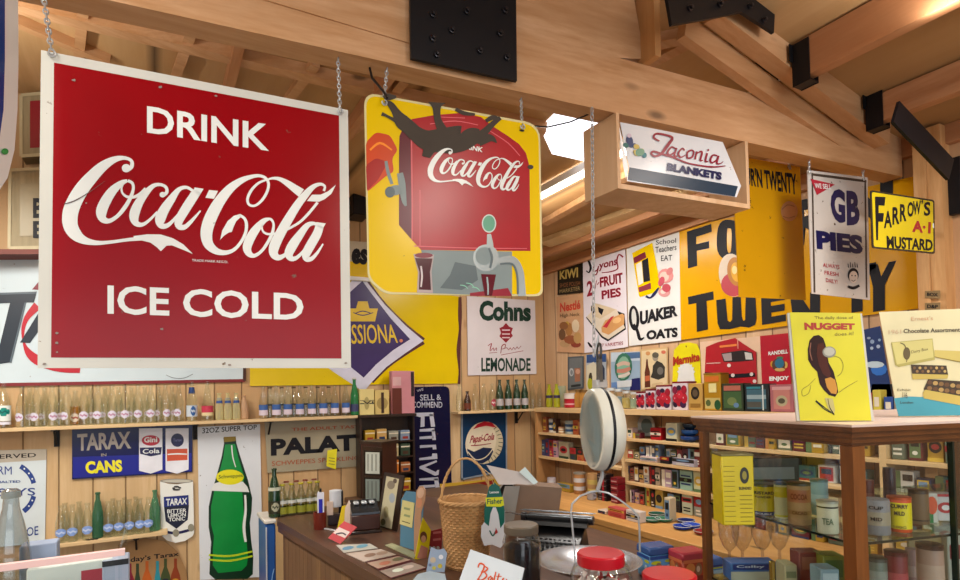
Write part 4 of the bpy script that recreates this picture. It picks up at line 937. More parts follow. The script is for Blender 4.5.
for i, (s, x0, x1, y, h, d_) in enumerate((('School', 166, 260, 92, 22, 10), ('Teachers', 164, 262, 130, 28, 14), ('EAT', 190, 242, 168, 26, 4))): mb.text(Z, s, (x0, y), (x1, y-d_), (x0, y-h), blk, .002, .01, (x1, y-d_-h))
mb.build('small_lettering', t)
mb = MB(); mb.poly(Z, [(56, 130), (150, 82), (190, 290), (170, 310), (95, 335), (88, 330)], yel, .002); mb.poly(Z, [(62, 152), (116, 124), (122, 152), (66, 180)], paint('#7a2030', .4), .0026); mb.poly(Z, [(74, 184), (100, 168), (108, 268), (86, 280)], paint('#e0dcd0', .4), .0026); mb.poly(Z, [(102, 166), (130, 152), (140, 258), (110, 266)], blk, .0026); mb.poly(Z, [(84, 290), (142, 268), (144, 296), (90, 312)], paint('#8a3040', .4), .0026); mb.line(Z, [(120, 330, 12), (140, 338, 8), (160, 318, 14), (180, 290, 6)], paint('#1c2450', .4), .003)
mb.build('packet_picture', t)
mb = MB()
for (x, y, rx, ry, c, r) in ((212, 236, 36, 34, '#d88a88', 0), (205, 240, 22, 24, '#e0c0b4', 0), (230, 215, 14, 20, '#c87878', 30), (192, 262, 14, 24, '#c05060', 20), (205, 312, 28, 22, '#cc9090', 0), (215, 292, 20, 20, '#b84858', 0), (200, 310, 12, 10, '#e0c8c0', 0)): mb.ell(Z, x, y, rx, ry, paint(c, .4), .002+random.random()*.0008, rot=r, n=12)
mb.build('pink_bowl_picture', t)
# lower row of prints
Z = ZP(WR, 560, 345, 7.733)
def small(lab, q, col, shapes, nm='poster', sheet='sheet', part='picture', cat='poster', off=.0):
    t, mb = print_(lab, [(560+x/7.733, 345+y/7.733) for x, y in q], paint(col, .4), nm=nm, cat=cat); mb.build(sheet, t)
    mb = MB()
    for i, (k, a, c) in enumerate(shapes):
        o = .0016+i*.0003
        if k == 'e': mb.ell(Z, *a[:4], paint(c, .4), o, rot=a[4] if len(a) > 4 else 0, n=14)
        elif k == 'p': mb.poly(Z, a, paint(c, .4), o)
        elif k == 'l': mb.line(Z, a, paint(c, .4), o)
    mb.build(part, t); return t
small('small grey poster with two round pictures next to the shelf corner', [(60, 350), (182, 335), (182, 85), (60, 92)], '#4e545a', [('p', [(72, 335), (172, 322), (172, 98), (72, 105)], '#6d7274'), ('e', (88, 210, 18, 32), '#b8bcc0'), ('e', (90, 212, 10, 20), '#7d8488'), ('p', [(112, 180), (158, 178), (155, 280), (115, 286)], '#a06a50'), ('e', (138, 205, 18, 20), '#c89880'), ('p', [(85, 310), (160, 300), (160, 318), (85, 328)], '#2a2c30')])
small('poster of yellow bottles on a blue sky behind the scale’s hanging hook', [(205, 350), (358, 330), (356, 65), (200, 75)], '#a8b0b8', [('p', [(206, 76), (355, 67), (355, 130), (206, 138)], '#2a4a80'), ('p', [(206, 160), (258, 130), (300, 170), (260, 350), (206, 350)], '#cfc8b0'), ('p', [(222, 240), (230, 215), (244, 215), (250, 245), (248, 340), (222, 342)], '#3a3222'), ('e', (232, 300, 20, 44), '#a8aa28'), ('p', [(310, 180), (330, 150), (345, 180), (345, 320), (315, 330)], '#20304a')])
small('poster with a green globe and pale ribbon on a blue harbour view', [(395, 345), (622, 350), (618, 50), (392, 58)], '#8fa6bc', [('p', [(396, 59), (617, 52), (617, 120), (396, 130)], '#b8c6d4'), ('p', [(500, 60), (617, 55), (617, 100), (500, 110)], '#46648c'), ('p', [(555, 262), (618, 252), (620, 350), (540, 350)], '#141a5a'), ('e', (490, 170, 68, 110, 4), '#2f6a56'), ('e', (490, 175, 50, 88, 4), '#7aa890'), ('l', [(440, 160, 24), (490, 140, 30), (540, 150, 24)], '#c8a898'), ('l', [(440, 200, 26), (490, 200, 34), (545, 180, 26)], '#b87868'), ('l', [(450, 245, 20), (500, 235, 26), (540, 215, 20)], '#d0c0b8'), ('p', [(440, 280), (555, 270), (552, 320), (445, 330)], '#c8ccd0'), ('p', [(396, 290), (440, 286), (440, 340), (396, 342)], '#5a7cb0')])
small('cream poster of a man in black beside a tall dark bottle', [(625, 355), (838, 305), (832, 15), (622, 35)], '#c8a878', [('p', [(634, 344), (828, 298), (823, 27), (632, 46)], '#d8c49c'), ('p', [(715, 210), (718, 160), (750, 120), (790, 140), (812, 170), (808, 250), (760, 270), (700, 250)], '#33322f'), ('e', (737, 90, 24, 36), '#9a9080'), ('e', (738, 78, 26, 22), '#5a564c'), ('e', (775, 200, 24, 30), '#6d6a64'), ('p', [(655, 330), (655, 210), (664, 160), (668, 110), (678, 110), (682, 160), (695, 205), (698, 325)], '#5a2a1c'), ('p', [(658, 240), (694, 235), (694, 275), (658, 282)], '#b86040'), ('p', [(710, 300), (790, 285), (800, 310), (710, 330)], '#c8b088'), ('e', (680, 65, 18, 16), '#c8905c'), ('e', (800, 55, 18, 14), '#c86a50')])
small('bright yellow round-topped show card with dark red heading and white burst', [(868, 292), (880, 40), (930, -12), (1000, -20), (1058, -8), (1082, 50), (1090, 300)], '#dcd010', [('p', [(905, 290)]+[(975+(72 if k % 2 else 58)*math.cos(R_(a)), 220+(92 if k % 2 else 76)*math.sin(R_(a))) for k, a in enumerate(range(180, 361, 10))]+[(1045, 285)], '#d8dad8'), ('l', [(975, 5, 10), (978, 18, 6)], '#6a3020')], nm='show_card', cat='show card')
mb = MB(); mb.text(WR, 'Marmite', (673, 366), (699.5, 361), (673, 357), paint('#a8301c', .4), .0035, .04, (699.5, 352)); mb.build('lettering', bpy.data.objects['show_card'])
Z = ZP(WR, 670, 330, 6.446)
def small2(*a, **k): return small(*a, **k)
t, mb = print_('cutout card of a red delivery van on a pale wall panel', [(704, 385), (757, 385), (756, 352), (742, 343), (735, 338), (718, 342), (706, 347)], paint('#a81c28', .35), nm='show_card', cat='show card'); mb.build('van_body', t)
mb = MB(); mb.poly(Z, [(330, 150), (470, 130), (530, 145), (540, 195), (420, 205), (345, 205)], paint('#2a2226', .3), .0016); mb.poly(Z, [(335, 155), (395, 146), (400, 196), (352, 200)], paint('#9c8f90', .3), .002); mb.poly(Z, [(480, 142), (525, 150), (532, 190), (488, 190)], paint('#c4c0bc', .3), .002); mb.build('van_window', t)
mb = MB(); mb.line(Z, [(235, 215, 5), (325, 212, 5)], paint('#d8b8b0', .4), .002, smooth=False); mb.line(Z, [(320, 108, 14), (430, 96, 14)], paint('#e08040', .4), .002, smooth=False); mb.line(Z, [(436, 60, 6), (438, 120, 6)], paint('#d89080', .4), .002, smooth=False); mb.poly(Z, [(225, 272), (400, 285), (545, 275), (550, 300), (400, 310), (225, 290)], blk, .002)
for x, y in ((405, 292), (525, 285), (545, 330), (380, 228)): mb.ell(Z, x, y, 12, 12, paint('#d8ccc8', .3), .0026)
mb.build('van_trim', t)
t, mb = print_('pale pink wall card behind the red van cutout', [(700, 388), (762, 387), (761, 336), (700, 342)], paint('#d8b89c', .5), Pl((XW-.006, 0, 0), (-1, 0, 0)), nm='wall_card', cat='card'); mb.build('sheet', t)
t, mb = print_('red poster with white heading and a small treasure picture, next to the yellow shoe card', [(762, 385), (791, 384), (789, 333), (760, 336)], paint('#b0142c', .35)); mb.build('sheet', t)
mb = MB(); mb.text(Z, 'RANDELL', (634, 164), (760, 150), (634, 140), whiteL, .002, .03, (760, 124)); mb.build('heading', t)
mb = MB(); mb.text(Z, 'ENJOY', (640, 335), (768, 328), (640, 300), whiteL, .002, .05, (768, 296)); mb.build('lettering', t)
mb = MB()
for (x, y, rx, ry, c) in ((700, 225, 44, 44, '#5a3a28'), (705, 215, 30, 32, '#2a6a8a'), (660, 220, 14, 20, '#b88a30'), (745, 225, 14, 22, '#c8a050'), (708, 255, 34, 12, '#c8a060'), (708, 180, 22, 10, '#3a7a5a')): mb.ell(Z, x, y, rx, ry, paint(c, .4), .002+random.random()*.0006, n=12)
mb.build('treasure_picture', t)
t, mb = print_('dark blue starry poster seen between the yellow shoe card and the chocolate card', [(864, 400), (893, 402), (880, 326), (862, 330)], paint('#1c3468', .4)); mb.build('sheet', t)
Z = ZP(WR, 865, 285, 4.147)
mb = MB()
for (x, y, rx, ry, c) in ((40, 330, 40, 14, '#b8ccd8'), (58, 350, 34, 26, '#2a6ac0'), (56, 330, 14, 14, '#16305c'), (30, 235, 9, 9, '#8aa0c0'), (55, 255, 8, 8, '#a8b8d0'), (28, 262, 7, 7, '#a8b8d0'), (60, 228, 6, 6, '#8aa0c0'), (16, 220, 8, 5, '#90a0b8')): mb.ell(Z, x, y, rx, ry, paint(c, .4), .002+random.random()*.0006, n=10)
mb.build('star_picture', t)
t, mb = print_('dark grey printed card below the starry poster', [(868, 414), (893, 414), (892, 384), (872, 384)], paint('#2c3034', .4)); mb.build('sheet', t)
# small plates on the post
for i, (s, y) in enumerate((('BOX', 293), ('D&P', 305))):
    q = Pl((XW-.104, 0, 0), (-1, 0, 0)); mb = MB(); mb.slab(q, [(925, y+5), (940, y+5.5), (940, y-2.5), (925, y-2)], paint('#8f7650', .5), .003); mb.text(q, s, (927, y+3), (938, y+3.5), (927, y-.5), blk, .001, .03)
    tag(recenter(mb.build('small_plate')), ('tiny brown plate lettered BOX screwed to the corner post', 'tiny brown plate on the corner post just under the BOX plate')[i], 'plate')
# ============================================================ shelves along the walls
S.cycles.transparent_max_bounces = 24
def shelf_board(lab, x0, x1, y0, y1, z, th=.022, m=None, brackets=(), axis='x', cat='shelf', nm='wall_shelf'):
    t = thing(nm, lab, cat, ((x0+x1)/2, (y0+y1)/2, z-th))
    mb = MB(); mb.box(((x0+x1)/2, (y0+y1)/2, z-th/2), (x1-x0, y1-y0, th), m or shelfW, bev=.002); mb.build('board', t)
    for b in brackets:
        mb = MB(); mb.box((b, YW-.004, z-th-.055), (.03, .006, .11), blackM); mb.box((b, YW-.07, z-th-.004), (.03, .13, .006), blackM)
        mb.bar((b, YW-.01, z-th-.10), (b, YW-.11, z-th-.01), .012, .004, blackM); mb.build('bracket', t)
    return t
shelf_board('long pine shelf under the white and yellow signs, carrying the long row of clear bottles', -2.0, 1.36, YW-.135, YW, 1.45, brackets=(-.55, .235, .72))
shelf_board('short pine shelf under the lemonade sign', 2.23, 3.03, YW-.135, YW, 1.45, brackets=(2.9,))
shelf_board('short low pine shelf of clear bottles with blue labels', -.62, .06, YW-.135, YW, .73, brackets=(-.12,))
# side wall shelving unit
XF = 3.04
t = thing('shelving_unit', 'long open pine shelving unit packed with old groceries along the side wall', 'shelving', (3.13, 2.4, 0))
mb = MB(); mb.box(((XF+XW)/2-.01, 2.42, 1.46-.02), (XW-XF+.02, 3.92, .04), shelfY, bev=.002); mb.build('top_board', t)
def sb(y0, y1, z, th=.02, x0=XF): mb = MB(); mb.box(((x0+XW)/2, (y0+y1)/2, z-th/2), (XW-x0-.002, y1-y0, th), shelfY, bev=.0015); mb.build('shelf_board', t)
for z in (1.235, 1.02): sb(3.285, 4.358, z)
for z in (1.245, 1.09, .925): sb(1.5, 3.24, z); sb(.6, 1.47, z)
for y in (3.262, 1.485): mb = MB(); mb.box(((XF+XW)/2, y, 1.095), ((XW-XF)-.004, .03, .65), shelfY); mb.build('upright', t)
mb = MB(); mb.box((3.13, 4.372, 1.10), (.20, .025, .64), beamZ); mb.build('upright', t)
mb = MB(); mb.box(((XF+XW)/2, .575, 1.095), ((XW-XF)-.004, .03, .65), shelfY); mb.build('upright', t)
# work bench below
t = thing('workbench', 'pine workbench under the grocery shelves', 'bench', (2.87, 2.9, 0))
benchm = wood('#c08a48', '#dba866', 'y', name='bench_pine')
mb = MB(); mb.box((2.87, 2.75, .75), (.738, 2.75, .04), benchm, bev=.003); mb.build('worktop', t)
mb = MB(); mb.box((2.52, 2.75, .68), (.02, 2.6, .09), benchm); mb.build('apron', t)
for y in (4.0, 2.9, 1.6): mb = MB(); mb.box((2.56, y, .365), (.07, .07, .73), benchm); mb.build('leg', t)
mb = MB(); mb.box((3.05, 2.75, .35), (.3, 2.6, .02), benchm); mb.build('lower_shelf', t)
t = thing('workbench', 'dark-topped back bench under the bottle cap sign', 'bench', (1.9, 4.2, 0))
bm2 = wood('#5d4430', '#7d5e42', 'x', name='aged_board')
mb = MB(); mb.box((1.88, 4.22, .79), (1.2, .54, .035), bm2, bev=.003); mb.build('worktop', t)
for x in (1.33, 2.42): mb = MB(); mb.box((x, 4.22, .385), (.05, .5, .77), bm2); mb.build('side_panel', t)
mb = MB(); mb.box((1.88, 3.99, .68), (1.05, .02, .17), bm2); mb.build('front_panel', t)

# ------------------------------------------------ bottles
gl = glass('#eef4f0', .03, .16, name='clear_bottle_glass'); glg = paint('#12351f', .12, name='dark_green_glass', spec=.8); glb = paint('#34180c', .12, name='brown_glass', spec=.8); glgreen = glass('#5f9a74', .03, .45, name='pale_green_glass'); glamb = glass('#d08a30', .03, .5, name='amber_liquid')
def bprof(R, H, neck=.012, sh=.55, nk=.78):
    return [(0, .004), (R*.8, 0), (R, .006), (R, H*sh*.5), (R*.97, H*sh), (R*.80, H*(sh+.07)), (neck*1.5, H*nk), (neck*1.05, H*(nk+.05)), (neck, H*.95), (neck*1.25, H*.955), (neck*1.25, H*.995), (neck*.8, H)]
LETR = '#a83048'
def bottle(nm, lab, R, H, gm, label=None, cap=None, neckband=None, group=None, oval=None, fill=None, sh=.55):
    t = thing(nm, lab, 'bottle', (0, 0, 0), group, world=False)
    mb = MB(); mb.lathe(bprof(R, H, sh=sh), gm, 14); mb.build('glass_body', t)
    if fill: mb = MB(); mb.lathe([(0, .006), (R*.92, .008), (R*.92, H*sh*.98), (0, H*sh)], fill, 12); mb.build('drink', t)
    if label:
        for i, (z0, z1, c) in enumerate(label):
            mb = MB(); mb.lathe([(R*1.015, z0*H), (R*1.015, z1*H)], paint(c, .45), 14); mb.f = mb.f[:14]; mb.mi = mb.mi[:14]; mb.sm = mb.sm[:14]; mb.build('paper_label', t)
    if oval:
        z, w_, h_, c, c2 = oval; mb = MB(); n = 9; vs = []; fs = []
        for j in range(5):
            v = -1+j*.5
            for i in range(n):
                a = (-1+2*i/(n-1))*w_*math.sqrt(max(.02, 1-v*v*.9)); vs.append((R*1.02*math.sin(a), -R*1.02*math.cos(a), (z+v*h_)*H))
        for j in range(4):
            for i in range(n-1): fs.append((j*n+i, j*n+i+1, (j+1)*n+i+1, (j+1)*n+i))
        mb.add(vs, fs, paint(c, .4), True)
        vs = []; fs = []
        for i in range(n): a = (-1+2*i/(n-1))*w_*.75; zz = z+.02*math.sin(i*1.6); vs += [(R*1.03*math.sin(a), -R*1.03*math.cos(a), (zz-h_*.2)*H), (R*1.03*math.sin(a), -R*1.03*math.cos(a), (zz+h_*.2)*H)]
        for i in range(n-1): fs.append((2*i, 2*i+2, 2*i+3, 2*i+1))
        mb.add(vs, fs, paint(c2, .4), True); mb.build('printed_label', t)
    if neckband: mb = MB(); z0, z1, c = neckband; mb.lathe([(.0215, z0*H), (.0165, z1*H)], paint(c, .4), 14); mb.build('neck_label', t)
    if cap: mb = MB(); mb.lathe([(.0155, H*.965), (.0165, H*.985), (.0145, H*1.01), (0, H*1.012)], paint(cap, .35, .4), 14); mb.build('cap', t)
    return t
PROTO = {}
def place(key, mk, loc, rz=0, lab=None, scale=None):
    if key not in PROTO: PROTO[key] = o = mk(); index_kids()
    else: o = copy_tree(PROTO[key])
    o.location = loc; o.rotation_euler = (0, 0, rz)
    if scale: o.scale = (scale,)*3
    if lab: o['label'] = lab
    return o
ORD = ['first', 'second', 'third', 'fourth', 'fifth', 'sixth', 'seventh', 'eighth', 'ninth', 'tenth', 'eleventh', 'twelfth', 'thirteenth', 'fourteenth', 'fifteenth', 'sixteenth', 'seventeenth', 'eighteenth']
def X_(px, py, Y): return onY(px, py, Y).x
# long shelf, front row
rowA = [22, 36.7, 52, 67, 84, 98, 112, 125, 138, 151, 165.5, 179]
for i, px in enumerate(rowA):
    place('soda', lambda: bottle('soda_bottle', '', .031, .25, gl, oval=(.25, .85, .10, '#d8d4e6', '#b07a98'), group='clear soda bottles with script labels on the long shelf'),
          (X_(px, 428-px*.03, YW-.085), YW-.085, 1.45), rz=random.uniform(-.5, .5)-.1, lab='lilac-labelled clear soda bottle, %s in the long shelf’s front row' % ORD[i])
for i, px in enumerate([29.5, 44.5, 59, 90.5, 105, 118.5, 131.5, 145, 158.5, 172]):
    place('soda2', lambda: bottle('soda_bottle', '', .029, .24, gl, oval=(.26, .7, .08, '#d2c4d0', '#b08490'), group='clear empty bottles in the back row of the long shelf'),
          (X_(px, 425-px*.03, YW-.03), YW-.030, 1.45), rz=random.uniform(-.6, .6), lab='clear bottle in the long shelf’s back row, %s from the teal-labelled bottle' % ORD[i])
place('teal', lambda: bottle('soda_bottle', 'tall clear bottle with teal and white label at the long shelf’s outer end', .036, .27, gl, label=[(.08, .14, '#d8d8e4'), (.16, .50, '#e0e8e4')], oval=(.36, .9, .09, '#178a7c', '#0c5c58')), (X_(3.5, 428, YW-.09), YW-.09, 1.45), rz=.2)
place('amber', lambda: bottle('soda_bottle', 'soda bottle filled with amber drink in the long row', .030, .22, gl, oval=(.22, .9, .12, '#d8c8b8', '#a04030'), fill=glamb), (X_(75.3, 425, YW-.035), YW-.036, 1.45))
place('foil', lambda: bottle('soda_bottle', 'clear bottle with blue foil neck and tall blue and white label', .034, .27, gl, label=[(.12, .40, '#c8d4e0')], neckband=(.70, .86, '#23407a'), oval=(.26, .5, .12, '#2a5a9a', '#c8d4e0')), (X_(192, 422, YW-.09), YW-.09, 1.45), rz=.2)
place('redl', lambda: bottle('sauce_bottle', 'clear bottle with red and cream label between the foil-necked and the short bottles', .037, .27, gl, label=[(.13, .21, '#e0cfa0'), (.21, .38, '#c23a52')], sh=.42), (X_(207.5, 422, YW-.085), YW-.085, 1.45))
for i, px in enumerate((219.5, 228, 236.5)):
    place('short', lambda: bottle('cordial_bottle', '', .026, .19, glass('#e8e4b8', .03, .3, name='pale_yellow_glass'), neckband=(.62, .80, '#2a4c90'), group='short clear bottles with blue neck labels', sh=.5),
          (X_(px, 421, YW-.08), YW-.08, 1.45), lab='short pale yellow bottle with blue neck label, %s after the red-labelled one' % ORD[i])
place('tan', lambda: bottle('stone_bottle', 'small tan stoneware bottle beside the short blue-necked bottles', .030, .17, paint('#b89270', .5)), (X_(244, 420, YW-.06), YW-.06, 1.45))
for i, px in enumerate([263.5, 276.5, 288, 300, 312, 323.5, 335, 346]):
    place('bluew', lambda: bottle('soda_bottle', '', .030, .235, gl, label=[(.10, .26, '#dccfdc'), (.26, .42, '#3f66a8')], group='clear bottles with blue and white labels on the long shelf'),
          (X_(px, 420, YW-.085), YW-.085, 1.45), rz=random.uniform(-.4, .4), lab='clear bottle with blue over white label, %s in front under the yellow sign' % ORD[i])
for i, px in enumerate([270, 282, 294, 306, 318, 329]):
    place('brcap', lambda: bottle('soda_bottle', '', .028, .225, gl, cap='#5a4018', neckband=(.40, .46, '#2a2a30'), group='capped bottles in the back row under the yellow sign'),
          (X_(px, 418, YW-.03), YW-.03, 1.45), lab='clear bottle with brown cap in the back row under the yellow sign, %s one' % ORD[i])
place('tallgreen', lambda: bottle('soda_bottle', 'tall green bottle at the end of the long shelf beside the cream boxes', .032, .29, glass('#2f8a50', .03, .6, name='mid_green_glass'), label=[(.1, .3, '#3a3f66')], cap='#c8c8c8'), (X_(356, 416, YW-.085)-.01, YW-.085, 1.45))

def carton(lab, c, d, m, art=None, rz=0, nm='packet', cat='packet', group=None, lid=None, pn='printed_label'):
    """box with its base centre at c; art: list of (u0, v0, u1, v1, colour) on the face that looks along -y of the box (u, v in 0..1)"""
    t = thing(nm, lab, cat, c, group, world=False); t.rotation_euler = (0, 0, rz)
    mb = MB(); mb.box((0, 0, d[2]/2), d, m, bev=min(.0025, d[0]*.06)); mb.build('body', t)
    if art:
        mb = MB(); M = LP((-d[0]/2, -d[1]/2, 0), (1, 0, 0), (0, 0, 1))
        for i, a in enumerate(art):
            o = .0008+i*.0003
            if len(a) == 6 and a[5] == 'o': mb.ell(M, (a[0]+a[2])/2*d[0], (a[1]+a[3])/2*d[2], (a[2]-a[0])/2*d[0], (a[3]-a[1])/2*d[2], paint(a[4], .5), o, n=14)
            elif len(a) == 6: mb.text(M, a[5], (a[0]*d[0], a[1]*d[2]), (a[2]*d[0], a[1]*d[2]), (a[0]*d[0], a[3]*d[2]), paint(a[4], .5), o, .02)
            else: mb.rect(M, a[0]*d[0], a[1]*d[2], a[2]*d[0], a[3]*d[2], paint(a[4], .5), o)
        mb.build(pn, t)
    if lid:
        mb = MB(); mb.box((0, 0, d[2]+.004), (d[0]*1.02, d[1]*1.02, .012), paint(lid, .35, .3), bev=.002); mb.build('lid', t)
    return t
def wcar(lab, px0, px1, py0, py1, Y, zb, m, art=None, dep_=.06, **k):
    """carton against the left wall from its pixel extent"""
    a = onY(px0, py1, Y); b = onY(px1, py1, Y); w_ = b.x-a.x; h = onY((px0+px1)/2, py0, Y).z-zb
    return carton(lab, ((a.x+b.x)/2, Y+dep_/2, zb), (w_, dep_, h), m, art, **k)
crm = paint('#d8c784', .5)
# dark cabinet under the cartons
dkw = wood('#20140e', '#3a2418', 'z', knots=False, name='dark_stained_wood', rough=.35)
t = thing('display_case', 'dark narrow display shelves full of small packets beside the navy sideways-lettered sign', 'display case', (1.6, 4.4, .83))
x0, x1 = X_(361, 440, 4.36), X_(414, 440, 4.36); ya, yb = 4.36, 4.48
mb = MB(); mb.box(((x0+x1)/2, 4.473, 1.125), (x1-x0, .012, .63), dkw); mb.build('back_panel', t)
for x in (x0, x1): mb = MB(); mb.box((x, 4.413, 1.125), (.016, .106, .63), dkw); mb.build('side_panel', t)
ZS = [.83, .98, 1.11, 1.235]
for z in ZS: mb = MB(); mb.box(((x0+x1)/2, 4.413, z-.006), (x1-x0-.016, .106, .012), dkw); mb.build('shelf_board', t)
mb = MB(); mb.box(((x0+x1)/2, 4.41, 1.4385), (x1-x0+.03, .16, .022), dkw, bev=.003); mb.build('top_board', t)
pk = [('rust', '#9a5a30'), ('grey', '#8a8a7c'), ('white', '#c8c4b8'), ('mustard', '#b08a20'), ('cream', '#b0a074'), ('brown', '#6a4020'), ('pale blue', '#7a8aa0'), ('orange', '#b86a20'), ('buff', '#c09858'), ('dark green', '#2c4030'), ('yellow', '#c0a030'), ('tan', '#9a7850')]
k = 0
for r, z in enumerate(ZS):
    n = 4; wd = (x1-x0-.05)/n
    for j in range(n):
        cn, c = pk[(k*5+r) % 12]; k += 1; h = random.uniform(.075, .105)
        carton('small %s packet in the dark display shelves, %s along on the %s shelf' % (cn, ORD[j], ('bottom', 'second', 'third', 'top')[r]), (x0+.028+wd*(j+.5), 4.40, z+.0005), (wd*.8, .06, h), paint(c, .5),
               [(.0, .7, 1, .8, '#d8d0b8'), (.2, .15, .8, .4, ('#402818', '#8a2a20', '#203050')[k % 3])], group='small packets in the dark display shelves')
zt = 1.4495
wcar('cream carton with two grey lines at the end of the long bottle shelf', 360, 374.5, 389, 419, YW-.12, zt, crm, [(.0, .42, 1, .46, '#3a3830'), (.0, .55, 1, .57, '#3a3830'), (.3, .2, .65, .7, '#a89a60', 'o'), (.2, .42, .95, .54, '#2e2a26', 'Vi')])
wcar('cream carton with brown oval and upright lettering beside the two-line carton', 375.5, 389.5, 390, 418, YW-.12, zt, paint('#ccb470', .5), [(.1, .2, .9, .7, '#a08a50', 'o'), (.42, .05, .62, .9, '#3a2418')])
wcar('tall pink carton with black lettered strip at the cartons’ end', 392.5, 415, 371, 417.5, YW-.13, zt, paint('#c08088', .5), [(.0, 0, .42, .6, '#5a2418'), (.04, .66, .4, .86, '#c8a0a0'), (.84, .4, .98, .98, '#2a1a20')])

# right end shelf
def bt(key, mk, px, lab, Y=YW-.085, z=1.45, rz=0): return place(key, mk, (X_(px, 408, Y), Y, z), rz, lab)
bt('clearx', lambda: bottle('soda_bottle', '', .029, .235, gl), 459.5, 'clear bottle standing first on the short shelf under the lemonade sign')
bt('brownb', lambda: bottle('beer_bottle', '', .031, .17, glb, label=[(.12, .4, '#6a3420')], cap='#3a2018'), 467.5, 'little brown bottle on the short shelf under the lemonade sign')
for i, px in enumerate((475.5, 484)): bt('clearx', None, px, 'clear bottle between the brown and red-labelled ones, %s' % ('nearer the brown one', 'nearer the red-labelled one'))if 0 else bt('clearx', None, px, ('clear bottle right beside the little brown bottle', 'clear bottle between its clear twin and the red-labelled bottle')[i])
bt('redcirc', lambda: bottle('soda_bottle', '', .031, .235, gl, oval=(.28, .9, .14, '#b04050', '#d8c8c8')), 492.5, 'clear bottle with red round label next to the dark green bottles')
for i, px in enumerate((500, 508.5, 517, 525)):
    bt('dg', lambda: bottle('wine_bottle', '', .033, .27, glg, label=[(.14, .36, '#b8b0b0')], neckband=(.58, .66, '#a8c0a8'), group='dark green bottles under the lemonade sign'), px, 'dark green bottle with pale label, %s of four under the lemonade sign' % ORD[i])
bt('clearx', None, 533, 'clear bottle at the corner end of the short shelf, after the green bottles'); bt('clearx', None, 540, 'clear bottle closest to the corner of the room', Y=YW-.10)

# low shelf
zl = .73
for i, px in enumerate([61, 72.5, 87.5, 108.5, 119, 129.5, 140, 148.5]):
    Y = YW-.09
    place('lowb', lambda: bottle('soda_bottle', '', .030, .23, gl, oval=(.28, 1.15, .11, '#86a4e0', '#c4d4f4'), group='clear bottles with blue labels on the low shelf'), (X_(px, 541, Y), Y, zl), 0, 'clear bottle with sky blue label on the low shelf, %s along' % ORD[i])
for i, px in enumerate((65, 79, 113, 124.5, 136)): place('lowc', lambda: bottle('soda_bottle', '', .028, .235, gl, group='plain bottles at the back of the low shelf'), (X_(px, 540, YW-.03), YW-.0305, zl), 0, 'plain clear bottle at the back of the low shelf, %s' % ORD[i])
place('lowg', lambda: bottle('soda_bottle', 'dark green bottle in the middle of the low shelf', .031, .29, glass('#3f7a5c', .03, .45, name='deep_green_glass')), (X_(98, 538, YW-.06), YW-.07, zl))
place('lowpg', lambda: bottle('soda_bottle', 'pale green bottle at the inner end of the low shelf', .033, .27, glgreen), (X_(155, 533, YW-.05), YW-.05, zl))
mb = MB()
for k in range(3): mb.tube([(X_(88+k*4, 540, YW-.12)+.02*math.sin(i)*.6, YW-.12+.008*math.cos(i*1.3), zl+.004) for i in range(6)], .003, blackM, 5)
tag(recenter(mb.build('bottle_opener')), 'small black metal opener lying at the low shelf’s edge', 'opener')

# ------------------------------------------------ goods on the side wall unit
def ry_(px, py, X): return onX(px, py, X).y
RZ = -math.pi/2      # faces -x
def goods(kind, lab, p0, p1, pt, zb, X, m, art=None, grp=None, lid=None, dep_=.05, pb=None, nm=None, cat=None):
    """thing on the side wall shelves: pixel extent p0..p1, top pt, standing on height zb with its front at X"""
    pb = pb or 410
    ya = ry_(p0, pb, X); yb = ry_(p1, pb, X); w_ = abs(ya-yb); pc = (p0+p1)/2; h = max(.02, onX(pc, pt, X).z-zb)
    for lv, up_ in ((1.2355, 1.415), (1.0205, 1.21), (1.2455, 1.415), (1.0905, 1.22), (.9255, 1.065)):
        if abs(zb-lv) < .001: h = min(h, up_-zb)
    if abs(zb-.7705) < .001 and X+dep_ > 3.03: h = min(h, .90-zb)
    c = (X+dep_/2, (ya+yb)/2, zb+.0006)
    if kind == 'b': return carton(lab, c, (w_, dep_, h), m, art, RZ, nm or 'packet', cat or 'packet', grp, lid)
    t = thing(nm or 'tin', lab, cat or 'tin', (X+w_/2, (ya+yb)/2, zb+.0006), grp, world=False); t.rotation_euler = (0, 0, RZ)
    r = w_/2
    if kind == 't':
        mb = MB(); mb.lathe([(r*.96, 0), (r, .003), (r, h*.93), (r*.97, h*.95), (r*.97, h), (0, h)], m, 16); mb.build('body', t)
        if art:
            for i, (z0, z1, c_) in enumerate(art): mb = MB(); mb.lathe([(r*1.01+i*.0003, z0*h), (r*1.01+i*.0003, z1*h)], paint(c_, .4), 16); mb.f = mb.f[:16]; mb.mi = mb.mi[:16]; mb.sm = mb.sm[:16]; mb.build('label_band', t)
        if lid: mb = MB(); mb.lathe([(r*1.03, h*.93), (r*1.03, h*1.0), (r*.9, h*1.01), (0, h*1.01)], paint(lid, .3, .4), 16); mb.build('lid', t)
    if kind == 'j':
        mb = MB(); mb.lathe([(r*.9, 0), (r, h*.06), (r, h*.72), (r*.7, h*.84), (r*.7, h*.9), (0, h*.9)], m, 16); mb.build('glass_body', t)
        mb = MB(); mb.lathe([(0, h*.03), (r*.9, h*.04), (r*.9, h*.6), (0, h*.62)], paint((art or [(0, 1, '#a08040')])[0][2], .6), 12); mb.build('jar_filling', t)
        mb = MB(); mb.lathe([(r*.78, h*.86), (r*.78, h), (0, h*1.005)], paint(lid or '#c8c8c8', .3, .3), 16); mb.build('lid', t)
    return t
ZT = 1.461
